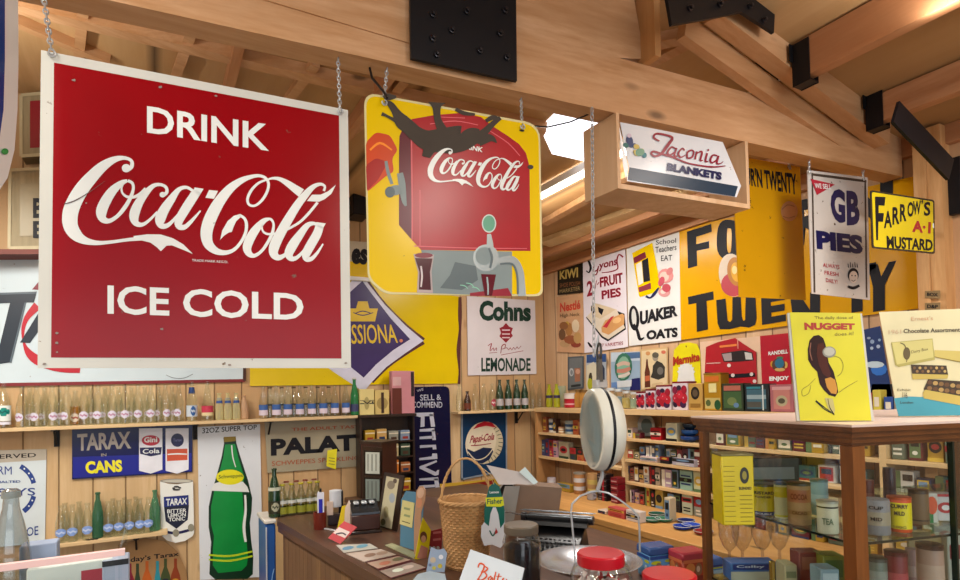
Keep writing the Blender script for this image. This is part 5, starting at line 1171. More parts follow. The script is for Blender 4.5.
place('yg', lambda: bottle('cordial_bottle', '', .030, .21, glass('#b8b82a', .03, .6, name='yellow_green_glass'), label=[(.4, .52, '#3a2a50')]), (3.12, ry_(549.5, 406, 3.12), ZT), lab='yellow-green bottle with a dark band in the shelf corner, nearest the wall angle')
place('yg', None, (3.12, ry_(557, 406, 3.12), ZT), lab='yellow-green bottle standing next to the little red and white tin')
g = goods
g('t', 'clear jar of pale liquid in the corner behind the red and white tin', 553, 560, 386, ZT, 3.16, glass('#c0c8a8', .03, .5, name='cloudy_jar'), nm='jar', cat='jar')
g('t', 'little red tin with white top on the upper shelf near the corner', 561, 571, 393.5, ZT, 3.08, paint('#a81a2a', .35), [(.62, .95, '#d8cdc4'), (.2, .3, '#d0a0a0')], lid='#d8d0c8')
for i, (a, b) in enumerate(((573, 578), (578.5, 584))): g('j', 'jar of amber preserve, %s' % (('right beside the red and white tin', 'next to the hanging dial scale')[i]) if 1 else ('right beside the red and white tin', 'next to the hanging dial scale'), a, b, 390, ZT, 3.10, glass('#d8a050', .03, .4, name='amber_jar'), [(0, 1, '#9a5a1c')], lid='#7a5a30', nm='jar', cat='jar')
for i, (a, b, p) in enumerate(((603, 611, 388), (611.5, 619, 389), (619.5, 627, 391), (627.5, 635, 392))):
    g('j', 'glass jar with white lid and pale stripes, %s from the dial scale' % ORD[i], a, b, p, ZT, 3.10, gl, [(0, 1, ('#a8a868', '#8a9aa8', '#c0a860', '#98a890')[i])], lid='#d8dcdc', nm='jar', cat='jar', grp='white-lidded jars behind the dial scale')
fr = [(.05, .12, .30, .36, '#2a1430', 'o'), (.06, .30, .36, .58, '#b01830', 'o'), (.30, .16, .62, .46, '#a01428', 'o'), (.55, .10, .85, .32, '#3a1840', 'o'), (.62, .28, .95, .60, '#b01428', 'o'), (.36, .44, .64, .72, '#c02038', 'o'), (.04, .62, .30, .86, '#7a1838', 'o'), (.66, .62, .92, .88, '#98142c', 'o'), (.34, .74, .56, .90, '#2a1c38', 'o'), (.12, .40, .20, .47, '#d89aa4', 'o'), (.70, .42, .78, .49, '#d89aa4', 'o'), (.44, .55, .50, .61, '#d89aa4', 'o')]
fr = [q if len(q) < 6 else ((q[0]+q[2])/2-(q[2]-q[0])*(.7 if i < 9 else .5), (q[1]+q[3])/2-(q[3]-q[1])*(.62 if i < 9 else .5), (q[0]+q[2])/2+(q[2]-q[0])*(.7 if i < 9 else .5), (q[1]+q[3])/2+(q[3]-q[1])*(.62 if i < 9 else .5), q[4], 'o') for i, q in enumerate(fr)]
fr = [(max(.01, q[0]), max(.01, q[1]), min(.99, q[2]), min(.97, q[3]))+q[4:] for q in fr]
for i, (a, b, p) in enumerate(((636.5, 645, 393), (646, 655.5, 390.5), (656.5, 671.5, 386.5), (673, 688, 383))):
    g('b', ('smallest', 'second smallest', 'second largest', 'largest')[i]+' of four white kitchen canisters with red fruit pattern', a, b, p, ZT, 3.06, paint('#d0c4cc', .35), fr, grp='fruit-patterned canister set', nm='canister', cat='canister', dep_=.09, lid='#7a1424')
g('b', 'gold packet with a black oval next to the largest fruit canister', 688.5, 703, 383.5, ZT, 3.07, paint('#b8924c', .4), [(.2, .4, .8, .88, '#1c1814', 'o'), (.32, .5, .68, .78, '#5a4a38', 'o'), (.15, .1, .85, .25, '#8a6428')], dep_=.05)
g('b', 'large gold and green picture tin below the red van card', 704.5, 721.5, 374.5, ZT, 3.07, paint('#a87c18', .35), [(.05, .05, .95, .35, '#b8a868'), (.6, .02, .98, .3, '#1c4a28', 'o'), (.1, .12, .4, .3, '#4a5a30', 'o'), (.3, .5, .75, .75, '#d8cc90'), (.1, .8, .9, .95, '#c86a20')], dep_=.08, nm='tin', cat='tin', lid='#8a6a18')
g('b', 'dark green tin with a cottage garden picture', 722.5, 743.5, 383.5, ZT, 3.07, paint('#2c3828', .35), [(.08, .1, .92, .7, '#3c5a34'), (.25, .2, .7, .5, '#6a7a48', 'o'), (.1, .74, .9, .92, '#a86050'), (.55, .12, .8, .3, '#5a7aa0', 'o')], dep_=.08, nm='tin', cat='tin')
g('b', 'black tin with a blue and white ship picture', 745, 769, 384, ZT, 3.07, paint('#1e2428', .3), [(.1, .1, .9, .8, '#3a6070'), (.1, .45, .9, .6, '#8aa0a8'), (.1, .15, .7, .35, '#4a4a44'), (.75, .05, .8, .95, '#c8d0d0'), (.1, .82, .7, .9, '#2a7a8a')], dep_=.08, nm='tin', cat='tin')
g('b', 'dusty pink picture tin beside the black ship tin', 770.5, 794, 384.5, ZT, 3.07, paint('#a06068', .35), [(.15, .1, .85, .8, '#b87870'), (.25, .2, .75, .6, '#a8a080', 'o'), (.35, .3, .65, .5, '#504838', 'o'), (.1, .8, .9, .92, '#c89898')], dep_=.08, nm='tin', cat='tin')
for i, (a, b, p, c, n) in enumerate(((866, 872, 393, '#a02838', 'red'), (873, 881, 390, '#c8b848', 'yellow'), (884, 893, 397, '#2a4a90', 'blue'), (894, 905, 392, '#8a8478', 'grey'), (907, 922, 388, '#7a3028', 'brown'))):
    g('b', 'small %s tin on the top shelf behind the chocolate card' % n, a, b, p, ZT, 3.07, paint(c, .4), [(.2, .3, .8, .7, '#d8d0c0')], dep_=.06, nm='tin', cat='tin')

PAL = ('#d8d0bc', '#c8a840', '#a82c30', '#28385c', '#e0dccc', '#203828', '#2a2420', '#8a2020', '#6a8aa8', '#b87a40', '#141416', '#587048')
def rart():
    c2, c3, c4 = random.sample(PAL, 3); k = random.randint(0, 5)
    if k == 0: return [(.0, .62, 1, .86, c2), (.12, .68, .88, .80, c3), (.15, .15, .85, .22, c3), (.15, .30, .85, .37, c3)]
    if k == 1: return [(.1, .3, .9, .75, c2, 'o'), (.25, .42, .75, .62, c3, 'o'), (.0, .0, 1, .14, c4)]
    if k == 2: return [(.0, .0, .35, 1, c2), (.45, .55, .95, .85, c3), (.45, .2, .95, .3, c3)]
    if k == 3: return [(.1, .1, .9, .9, c2), (.2, .5, .8, .8, c3), (.3, .2, .7, .35, c4, 'o')]
    if k == 4: return [(.0, .4, 1, .6, c2), (.1, .66, .9, .74, c3), (.1, .26, .9, .34, c3), (.35, .42, .65, .58, c4, 'o')]
    return [(.0, .5, 1, 1, c2), (.2, .62, .8, .88, c3, 'o'), (.2, .1, .8, .18, c4), (.2, .26, .6, .34, c4)]
# rows packed with small goods: (px0, px1, top px, height z, colour name, colour, kind)
def row(shelf, zb, X, items, pb, grp):
    seen = {}
    for i, it in enumerate(items):
        a, b, p, n, c, k = it[:6]; seen[n+k] = seen.get(n+k, 0)+1
        kn = {'b': ('packet', 'packet'), 't': ('tin', 'tin'), 'j': ('jar', 'jar')}[k]
        lab = it[6] if len(it) > 6 else '%s %s%s on %s, %s from the corner' % (n, kn[0], '' , shelf, ORD[min(i, 17)])
        art = None; r = random.random
        if k == 'b':
            art = rart()
        if k == 't': art = [(.18, .75, random.choice(('#d8cfb4', '#b03030', '#c8b060', '#c8c8cc', '#2c4a70'))), (.36, .55, c)]
        g(k, lab, a, b, p, zb, X, gl if k == 'j' else paint(c, .45), art if k != 'j' else [(0, 1, c)], grp, dep_=.05+.03*r(), pb=pb, lid='#7a7468' if k == 'j' else ('#a8a498' if k == 't' and r() < .5 else None), nm=kn[0], cat=kn[1])
A_ = 'small goods on the corner bay shelves'; B_ = 'small goods on the main bay shelves'
row('the corner bay’s upper shelf', 1.2355, 3.08, [(543, 546.5, 417, 'rust', '#8a4a30', 'b'), (547.5, 552, 419, 'white and black', '#c8c4bc', 't', 'white tin with black bands in the corner bay'), (553, 556, 419, 'dark brown', '#4a2c22', 'b', 'dark brown packet next to the white black-banded tin'), (557, 561.5, 427, 'tan', '#b88a68', 't'), (562, 571.5, 421, 'grey', '#9aa09a', 't', 'round-shouldered grey tin with a red band'), (573, 578, 420, 'orange', '#a0522c', 'b'), (578.5, 585, 422, 'brown', '#7a4028', 'b'), (586, 594, 421, 'rust red', '#8a3428', 'b')], 433, A_)
row('the corner bay’s middle shelf', 1.0205, 3.08, [(542, 545, 440, 'blue', '#3a4068', 'b'), (545.5, 549, 439, 'violet', '#50386a', 'b'), (549.5, 553, 440, 'crimson', '#a83048', 'b'), (553.5, 557, 441, 'pale pink', '#b890a0', 'b'), (559, 568.5, 442, 'cream and black', '#a8a088', 'b', 'black packet with a cream square in the corner bay'), (570, 576, 448, 'dark green', '#384030', 'b'), (577, 583, 449, 'orange', '#b86a38', 'b'), (584, 590, 450, 'red', '#8a2020', 'b'), (591, 597, 448, 'mustard', '#a88838', 'b')], 460, A_)
row('the main bay’s upper shelf', 1.2455, 3.08, [(627, 632.5, 428, 'pinkish white', '#c8b0a8', 'b', 'low pinkish packet at the end of the main bay’s upper shelf'), (650.5, 661, 428, 'red', '#a81420', 'b', 'red house-shaped packet on the main bay’s upper shelf'), (666, 677, 423, 'cream', '#c0bda0', 'b', 'cream packet standing between the red packet and the dark blue bowls'), (633, 640, 433, 'maroon', '#6a2430', 'b')], 440, B_)
# round plate / bowls on the upper shelf
t = thing('plate', 'round grey patterned plate stood upright on the grocery shelf', 'plate', (3.2, ry_(645.5, 435, 3.18), 1.2455)); 
c = onX(645.5, 426, 3.185); mb = MB(); My = Matrix.Rotation(R_(-90), 4, 'Y'); mb.lathe([(0, 0), (.05, 0), (.085, .012), (.088, .014), (.086, .018), (.05, .006), (0, .006)], paint('#a8aca8', .3), 20, Vector((3.205, c.y, 1.2455+.088)), M=My); mb.build('dish', t)
mb = MB(); mb.lathe([(.022, .007), (.026, .0075)], paint('#3a4a48', .3), 12, Vector((3.204, c.y, 1.2455+.088)), M=My); mb.lathe([(.05, .008), (.055, .009)], paint('#6a7a78', .3), 16, Vector((3.204, c.y, 1.2455+.088)), M=My); mb.build('painted_ring', t)
y = ry_(689, 440, 3.12)
for i, (r, z, c) in enumerate(((.062, 1.2455, '#1c3c78'), (.056, 1.2875, '#2a5aa0'), (.046, 1.3275, '#1a2838'))):
    mb = MB(); mb.lathe([(r*.5, 0), (r*.95, .018), (r, .034), (r*.96, .04), (r*.8, .038), (0, .03)], paint(c, .25), 18, Vector((3.13, y, z))); tag(recenter(mb.build('bowl')), ('dark blue bowl at the bottom of the shelf stack', 'mid blue bowl in the middle of the shelf stack', 'black bowl on top of the blue bowls')[i], 'bowl', 'stacked bowls')
row('the main bay’s second shelf', 1.0905, 3.08, [(627.5, 634, 449, 'buff', '#9a8458', 'b'), (634.5, 639, 452, 'cream', '#b8a880', 'b'), (640, 645, 447, 'navy', '#20284c', 'b'), (646, 650, 446, 'grey and white', '#8a8a90', 'b'), (650.5, 655, 446, 'slate', '#50586a', 'b'), (655.5, 659, 445, 'pale blue', '#788ca8', 'b'), (665, 670, 449, 'light grey', '#b0a8a0', 'b'), (671, 676, 451, 'olive', '#5a5a3a', 'b'), (677, 682, 450, 'dusky red', '#803838', 'b'), (682.5, 688, 449, 'plum', '#5a3038', 'b'), (688.5, 694, 449, 'grey green', '#58685c', 'b'), (694.5, 700, 450, 'red brown', '#7a3028', 'b')], 462, B_)
row('the front of the main bay’s second shelf', 1.0905, 3.045, [(640, 657, 457, 'pink white', '#d0b8b4', 'b', 'long low pinkish white packet on the second shelf'), (660, 669, 457, 'black', '#1c1c22', 'b', 'low black packet with white stripe on the second shelf'), (672, 694, 459, 'crimson and white', '#b0aab8', 'b', 'long low silver packet on the second shelf')], 464, B_)
row('the main bay’s third shelf', .9255, 3.08, [(627, 630, 466, 'brown', '#6a4a38', 'b'), (630.5, 634, 468, 'russet', '#8a5a48', 'b'), (634.5, 639, 466, 'dark brown', '#4a3028', 'b'), (639.5, 643.5, 470, 'tan', '#a8805a', 'b'), (644, 649, 467, 'white and black', '#a8a098', 'b'), (650, 655, 467, 'black', '#2a2226', 'b'), (655.5, 660, 468, 'beige', '#a08c78', 'b'), (662, 671.5, 470, 'lilac and orange', '#a890a0', 'b'), (672, 678, 470, 'grey blue', '#687888', 'b'), (680, 692, 470, 'pale teal', '#88a898', 'b'), (693.5, 704, 471, 'pale yellow', '#b8b890', 'b')], 486, B_)
row('the bench under the third shelf', .7705, 3.06, [(630.5, 634, 490, 'mauve', '#8a6a80', 'b'), (635, 639, 493, 'blush', '#b89088', 'b'), (640, 644, 494, 'brown', '#7a5038', 'b'), (645.5, 649.5, 488, 'yellow', '#b89a38', 'b'), (651, 655, 491, 'dark', '#2a1a1c', 'b'), (655.5, 663, 489, 'mustard and plum', '#a08840', 'b'), (668, 674, 494, 'dark plum', '#3a2028', 'b'), (674.5, 680, 493, 'black and white', '#24262a', 'b'), (682, 692, 494, 'pale green and red', '#a8b098', 'b'), (694, 704, 496, 'white striped', '#888c80', 'b')], 508, B_)
row('the bench in front of the shelves', .7705, 2.80, [(664.5, 670, 498, 'cream', '#c8b898', 'b', 'small cream tag packet standing in front of the bench goods')], 515, B_)
# goods on the bench further in
row('the bench near the corner', .7705, 2.95, [(546, 551, 478, 'white and grey', '#b0a8b0', 't', 'white and grey tin on the bench near the corner'), (557, 570, 484, 'mustard', '#a8862c', 'b', 'mustard box on the bench near the corner'), (571.5, 579, 473, 'gold and brown', '#a87848', 't', 'tall gold and brown tin on the bench'), (585, 593, 474, 'gold cream', '#b08858', 't', 'tall gold and cream tin behind the wire bail of the scale')], 497, 'tins on the bench near the corner')
for i in range(5):
    y0_ = ry_(603, 505, 2.95); 
    carton(('lowest', 'second', 'third', 'fourth', 'topmost')[i]+' flat black and red tin in the stack on the bench', (2.98, y0_, .7706+i*.0405), (.10, .08, .039), paint('#20161a', .3), [(.55, 0, .78, 1, '#a01c2c'), (.0, .7, 1, .8, '#8a7a78'), (.08, .2, .45, .4, '#9a9088')], RZ, 'tin', 'tin', 'stack of flat black and red tins')
for i in range(4):
    y0_ = ry_(615.5, 505, 2.95)
    carton(('lowest', 'second', 'third', 'topmost')[i]+' dark red tin in the stack nearer the shelves', (2.98, y0_, .7706+i*.0475), (.075, .08, .046), paint('#7c1624', .3), [(.1, .3, .9, .5, '#b89090'), (.0, .85, 1, .95, '#2a1216')], RZ, 'tin', 'tin', 'stack of dark red tins')
c = onX(586.5, 507, 2.85); t = thing('mug', 'shiny grey enamel mug on the bench', 'mug', (2.9, c.y, .7706), world=False); mb = MB(); mb.lathe([(.03, 0), (.034, .005), (.034, .06), (.031, .06), (.031, .01), (0, .008)], paint('#a8acb8', .2, .5), 16); mb.build('cup', t); mb = MB(); mb.tube([(0, -.034+.0, .05), (0, -.055, .045), (0, -.055, .02), (0, -.034, .014)], .004, paint('#a8acb8', .2, .5), 6); mb.build('handle', t)
row('the bench', .7705, 2.62, [(597.5, 606, 510.5, 'white', '#d0bca8', 'b', 'small cream packet with a black dot at the bench’s front'), (608, 624, 508.5, 'coral red', '#b84a48', 'b', 'long coral red packet at the bench’s front'), (626, 640, 511, 'white', '#cfc6c0', 'b', 'long white packet beside the coral red one')], 519, 'packets at the bench front')
for i, (px, c, n) in enumerate(((652, '#2f6a58', 'dark green'), (664, '#3d7a62', 'sea green'), (657, '#245648', 'deep green'), (682, '#1a3a9a', 'royal blue'), (691, '#2448b0', 'bright blue'), (686, '#12286a', 'dark blue'), (703, '#8a2a30', 'dark red'))):
    X = 2.72+(i % 3)*.07; y = ry_(px, 520, X); t = thing('tin', '%s enamel lid or shallow tin lying on the bench, by the shelves' % n, 'tin', (X, y, .7706), 'shallow enamel dishes on the bench', world=False)
    mb = MB(); mb.lathe([(.03, 0), (.05, .008), (.055, .02), (.05, .022), (.03, .012), (0, .01)], paint(c, .25), 16); mb.build('dish', t); mb = MB(); mb.tube([(.054*math.cos(a*math.pi/8), .054*math.sin(a*math.pi/8), .021) for a in range(16)], .0018, paint('#b8c0c0', .3), 4, True); mb.build('rim', t)

# the far end of the unit, seen through the glass of the show cabinet and past its post
CN = [('maroon', '#5a1c24'), ('dark blue', '#222c4c'), ('cream', '#c4b890'), ('black', '#1c1a1c'), ('grey green', '#5c6858'), ('white', '#c4c0b8'), ('red', '#98202a'), ('brown', '#5c3c28'), ('mustard', '#a88428'), ('teal', '#2c5c60'), ('pink', '#b07880'), ('olive', '#5a5828')]
kk = 0
for nm_, zb, hmax in (('top open shelf', 1.2455, .165), ('middle shelf', 1.0905, .125), ('lower shelf', .9255, .125), ('bench top', .7705, .125)):
    y = 2.46; j = 0
    while y > .68:
        wd = random.uniform(.055, .11)
        if y > 1.48 and y-wd < 1.505: y = 1.462; continue
        cn, c = CN[(kk*5+j*3) % 12]; kk += 1; h = random.uniform(.6, 1)*hmax
        bay = 'past the bay divider' if y < 1.485 else 'behind the show cabinet'
        carton('%s packet on the %s %s, %s along' % (cn, nm_, bay, ORD[j % 18]), (3.11+random.uniform(-.01, .02), y-wd/2, zb+.0006), (wd*.92, random.uniform(.05, .09), h), paint(c, .45),
               rart(), RZ, group='old packets on the far end of the shelving')
        y -= wd+random.choice((0, .004, .01)); j += 1
# ============================================================ shop counter and what stands on it
ZC = .90
ctop = wood('#4a3226', '#6a4a38', 'y', knots=False, name='worn_counter_top', rough=.38)
cfr = wood('#745637', '#9c784f', 'z', board=.062, baxis='y', dark='#644730', knots=False, name='counter_boards')
t = thing('shop_counter', 'dark-topped shop counter faced with vertical brown boards', 'counter', (1.1, 2.6, 0))
Q = [(.598, 3.475), (.66, 3.72), (1.60, 3.72), (1.95, 2.85), (1.93, 1.80), (1.82, 1.46), (1.46, 1.37), (1.29, .92), (.88, .90)]
mb = MB(); mb.hexa([(x, y, ZC-.035) for x, y in Q], [(x, y, ZC) for x, y in Q], ctop)
mb.build('worktop', t)
ins = [(.625, 3.44), (.69, 3.69), (1.56, 3.69), (1.90, 2.8), (1.88, 1.80), (1.78, 1.49), (1.45, 1.40), (1.27, .95), (.905, .93)]
mb = MB(); mb.hexa([(x, y, 0.0) for x, y in ins], [(x, y, ZC-.036) for x, y in ins], cfr); mb.build('boarded_front', t)
mb = MB(); mb.bar((.607, 3.46, ZC-.05), (.884, .93, ZC-.05), .012, .03, ctop); mb.build('edge_moulding', t)
# little fridge behind the counter end
t = thing('drinks_fridge', 'low narrow cabinet, blue with a white edge, at the far end of the counter', 'fridge', (.545, 3.62, 0))
mb = MB(); mb.box((.568, 3.635, .45-.012), (.055, .27, .874), paint('#1b4f96', .35), bev=.008); mb.build('body', t)
mb = MB(); mb.box((.5655, 3.635, .889), (.066, .29, .02), paint('#c8c4bc', .4), bev=.004); mb.build('top_panel', t)
mb = MB(); mb.box((.543, 3.4965, .44), (.007, .006, .84), paint('#b8bcc4', .35)); mb.build('white_trim', t)
mb = MB(); mb.tube([(.562, 3.497, .30), (.566, 3.497, .52), (.574, 3.497, .58), (.584, 3.497, .62)], .003, paint('#7aa6d8', .35), 6); mb.build('curved_line_decal', t)
# tonic bottles standing there
zf = .9005
place('fdg', lambda: bottle('soda_bottle', 'tall dark green bottle with foil neck and two labels at the fridge’s edge', .034, .285, glg, label=[(.08, .34, '#2a2c1e'), (.55, .62, '#c0c4b0')], oval=(.22, .7, .09, '#a8a890', '#3a4030')), (onY(272.5, 517, 3.56).x+.012, 3.56, zf))
for i, px in enumerate((281, 290, 299.5, 308.5, 316)):
    place('tonic', lambda: bottle('soda_bottle', '', .030, .185, glass('#c9cf9a', .03, .28, name='tonic_glass'), label=[(.08, .3, '#8a8c2c'), (.40, .50, '#c4c8c0')], cap='#b0a62c', group='small tonic bottles with yellow caps'), (onY(px, 515, 3.565).x+.01, 3.565, zf), 0, 'small tonic bottle with yellow cap, %s from the dark green bottle' % ORD[i])
for i, px in enumerate((285, 295, 304, 313)):
    place('tonicb', lambda: bottle('soda_bottle', '', .027, .19, gl, cap='#8a4a3a', group='clear bottles behind the tonic bottles'), (onY(px, 513, 3.64).x+.01, 3.645, zf), 0, 'clear bottle with red-brown cap behind the tonic row, %s' % ORD[i])

def stand(bl, br, z, lean=.12, deps=None):
    """plane of a card standing on height z, leaning back"""
    p, q = onZ(*bl, z), onZ(*br, z); d = (q-p).normalized(); n = Vector((d.y, -d.x, 0))
    if n.dot(ORI-p) < 0: n = -n
    return Pl(p, n+Vector((0, 0, lean)))
def card(lab, P, pts, col, th=.003, nm='show_card', cat='show card', base=None, world=True):
    c = P(sum(p[0] for p in pts)/len(pts), max(p[1] for p in pts)); t = thing(nm, lab, cat, c)
    mb = MB(); mb.slab(P, pts, paint(col, .5) if isinstance(col, str) else col, th); mb.build('card', t); return t
def flat(lab, pts, z, th, col, nm='leaflet', cat='leaflet'):
    P = Pl((0, 0, z+th), (0, 0, 1)); t = thing(nm, lab, cat, P(*pts[0])); mb = MB(); mb.slab(P, pts, paint(col, .45), th-.0004); mb.build('sheet', t); return t, P

# pen pot and pens
t = thing('pen_pot', 'red-brown leather pen pot on the counter', 'pen pot', onZ(320, 529, ZC), world=False)
mb = MB(); mb.lathe([(.030, 0), (.032, .004), (.034, .09), (.030, .09), (.028, .01), (0, .008)], paint('#6a2418', .4), 16); mb.build('pot', t)
c = onZ(321, 529, ZC)+Vector((.01, .02, 0))
t = thing('brush_packet', 'blue and white upright packet standing in the pen pot', 'packet', c+Vector((-.012, -.03, .03)), world=False); t.rotation_euler = (0, 0, R_(-20))
mb = MB(); mb.box((0, 0, .088), (.034, .010, .155), paint('#d0d4e4', .4), bev=.002); mb.build('body', t)
mb = MB(); M = LP((-.017, -.0052, .01), (1, 0, 0), (0, 0, 1)); mb.rect(M, .007, .01, .027, .12, paint('#1c1ea8', .4), .0004); mb.build('blue_label', t)
mb = MB(); mb.lathe([(.006, .1655), (.0055, .185), (0, .186)], blackM, 8); mb.build('cap', t)
t = thing('price_roll_dispenser', 'white and black roll dispenser behind the pen pot', 'dispenser', onZ(340, 527, ZC)+Vector((0, .08, 0)), world=False); t.rotation_euler = (0, 0, R_(-15))
mb = MB(); mb.box((0, 0, .03), (.085, .07, .06), paint('#33262a', .4), bev=.006); mb.build('base', t)
mb = MB(); mb.box((.028, .01, .12), (.025, .05, .12), blackM, bev=.004); mb.build('bracket', t)
mb = MB(); mb.lathe([(.02, .095), (.034, .098), (.034, .185), (.02, .188), (0, .188)], paint('#c8ccd4', .4), 16); mb.build('paper_roll', t)
mb = MB(); mb.box((-.03, -.036, .095), (.034, .006, .075), paint('#d0b8a8', .5), bev=.002); mb.build('paper_tag', t)
mb = MB(); mb.box(onZ(333, 531, ZC)+Vector((0, 0, .0045)), (.012, .15, .008), paint('#c8ccd0', .3, .3), rz=R_(25), bev=.002); tag(recenter(mb.build('ruler')), 'short white ruler lying on the counter by the pen pot', 'ruler')
# cards on the far part of the counter
P = stand((327, 541), (345, 545), ZC, .9); t = card('tilted red and white card on a small stand by the counter’s front edge', P, [(328, 538), (344, 521), (357, 527), (340, 544)], '#b84048')
mb = MB(); mb.poly(P, [(333, 533), (339, 527), (350, 532), (345, 538)], paint('#d8c8c4', .5), .001); mb.line(P, [(336, 534, 1.4), (342, 533, 1.4), (346, 535, 1.4)], paint('#3a2a3a', .5), .0014); mb.build('printed_picture', t)
mb = MB(); a = P(344, 534); mb.hexa([a+Vector((.01, .01, -.03)), a+Vector((.03, .03, -.03)), a+Vector((.03, .05, -.03)), a+Vector((.01, .05, -.03))], [a+Vector((.01, .012, -.006))]*1+[a+Vector((.03, .03, -.004)), a+Vector((.03, .05, .0)), a+Vector((.01, .05, .0))], blackM)
P = stand((338, 530), (354, 532), ZC, .15)
t = card('small yellow cutout card standing behind the tilted red card', P, [(337, 529), (346, 530), (347, 505), (342, 506)], '#c8b020')
P = stand((344, 531), (354, 532), ZC, .15); t = card('small white cutout card of a figure beside the yellow one', P, [(344, 530), (353, 531), (352, 508), (349, 500), (345, 508)], '#c8b8ac')
# dark mirrored cabinet
gB = ORI+ray(382.5, 500)*3.22; gA = ORI+ray(362, 500)*3.33; gC = ORI+ray(397.5, 500)*3.36; gD = gA+gC-gB; zt_ = (ORI+ray(372, 444)*3.28).z
fl = lambda v, z: Vector((v.x, v.y, z)); mah = wood('#2c100c', '#4a1f16', 'z', knots=False, name='mahogany_side', rough=.35)
t = thing('counter_cabinet', 'dark stained upright cabinet with two small glazed windows', 'cabinet', fl((gA+gC)/2, ZC))
mb = MB(); mb.hexa([fl(v, ZC+.0005) for v in (gA, gB, gC, gD)], [fl(v, zt_) for v in (gA, gB, gC, gD)], mah); mb.build('body', t)
fx = vplane(fl(gA, 1), fl(gB, 1))
mb = MB(); mb.slab(fx, [(362.3, 511), (382.3, 512.5), (382.3, 447.5), (362.3, 446)], dkw, .003, .0035); mb.build('front_frame', t)
gm = (gA+gB+gC+gD)/4; mb = MB(); q = [gm+(v-gm)*1.1 for v in (gA, gB, gC, gD)]; mb.hexa([fl(v, zt_+.0005) for v in q], [fl(v, zt_+.014) for v in q], dkw); mb.build('cornice', t)
for (u, v, c, n) in ((450, 475, '#b8c0b8', 'top_window'), (477, 502, '#7e8c88', 'lower_window')):
    mb = MB(); mb.slab(fx, [(364, v), (381, v+.7), (381, u+1), (364, u)], paint('#150c0a', .3), .004, .008)
    mb.poly(fx, [(365.5, v-1.5), (379.5, v-1), (379.5, u+2.5), (365.5, u+2)], paint(c, .2), .009)
    for k in range(3): mb.line(fx, [(368+k*4, u+4, .8), (368+k*4, v-4, .8)], paint('#4a4c44', .4), .0095, smooth=False)
    mb.build(n, t)
# small wooden till
c = onZ(368, 534, ZC); t = thing('cash_till', 'small dark wooden till with metal keys in front of the upright cabinet', 'till', c+Vector((.01, .085, 0)), world=False); t.rotation_euler = (0, 0, R_(-12))
mb = MB(); mb.box((0, 0, .008), (.16, .16, .016), dkw, bev=.003); mb.build('plinth', t)
mb = MB(); mb.box((0, .0, .055), (.145, .14, .078), wood('#34180f', '#54281a', 'x', knots=False, name='mahogany', rough=.3), bev=.005); mb.build('body', t)
mb = MB(); mb.hexa([(-.07, -.068, .0945), (.07, -.068, .0945), (.07, .065, .0945), (-.07, .065, .0945)], [(-.07, -.066, .105), (.07, -.066, .105), (.07, .063, .150), (-.07, .063, .150)], paint('#3a3c40', .25, .6)); mb.build('sloping_top', t)
for k in range(3): mb = MB(); mb.box((-.04+k*.04, .02, .142), (.028, .045, .014), paint('#b8bcc0', .25, .3), bev=.004); mb.build('key', t)
# framed leaning picture
P = stand((381, 527), (394, 532), ZC, .28); t = thing('picture_frame', 'tall narrow dark frame leaning back, with a cream printed picture', 'picture frame', P(388, 530))
mb = MB(); mb.slab(P, [(377, 525.5), (396, 531.5), (404, 475.5), (384, 472)], dkw, .008); mb.build('frame', t)
mb = MB(); mb.poly(P, [(379, 525.5), (391.5, 529), (399, 479), (386.5, 476)], paint('#c4bfa0', .4), .0012)
for (x, y, rx, ry, c) in ((391, 485, 4, 4.5, '#8a8070'), (392, 498, 3, 5, '#a0acb8'), (386, 512, 2.5, 6, '#a8a078'), (383, 522, 2.5, 3.5, '#6a6240'), (395, 481, 2, 2.5, '#5a5048')): mb.ell(P, x, y, rx, ry, paint(c, .4), .0018, n=10)
mb.build('picture', t)
# blue card, cream sign, round card
P = stand((400, 548), (420, 554), ZC, .10); t = card('light blue upright card with a cream notice, on a grey-green base', P, [(400, 546), (420.5, 552), (423.5, 500), (416, 492), (406, 491), (401, 500)], '#50809c')
mb = MB(); mb.slab(P, [(399.5, 524), (412, 528), (414.5, 503), (402.5, 500)], paint('#ccc88c', .5), .0015, .003)
for y in (508, 515): mb.line(P, [(404, y, 2.2), (410, y+1.5, 2.2)], paint('#8a9a70', .5), .0036, smooth=False)
mb.line(P, [(402, 521, .9), (410, 523.5, .9)], paint('#5a5a3a', .5), .0036, smooth=False); mb.build('cream_notice', t)
t, P2 = flat('grey-green card base lying under the light blue card', [(385, 545), (392, 543), (417, 553), (414, 558)], ZC, .004, '#9a9c7c')
P = stand((416, 556), (426, 559), ZC, .06); t = card('tall round-topped card with a pale face picture beside the light blue card', P, [(414, 520), (416, 500), (416, 492), (419, 486.5), (423, 486), (425.5, 490), (425, 500), (421, 512), (420, 556), (414, 554)], '#a88468')
mb = MB(); mb.ell(P, 420.5, 493, 3.4, 5.5, paint('#c8a890', .5), .0014, rot=10); mb.ell(P, 419, 503, 3, 5, paint('#c08868', .5), .0016, rot=10); mb.build('picture', t)
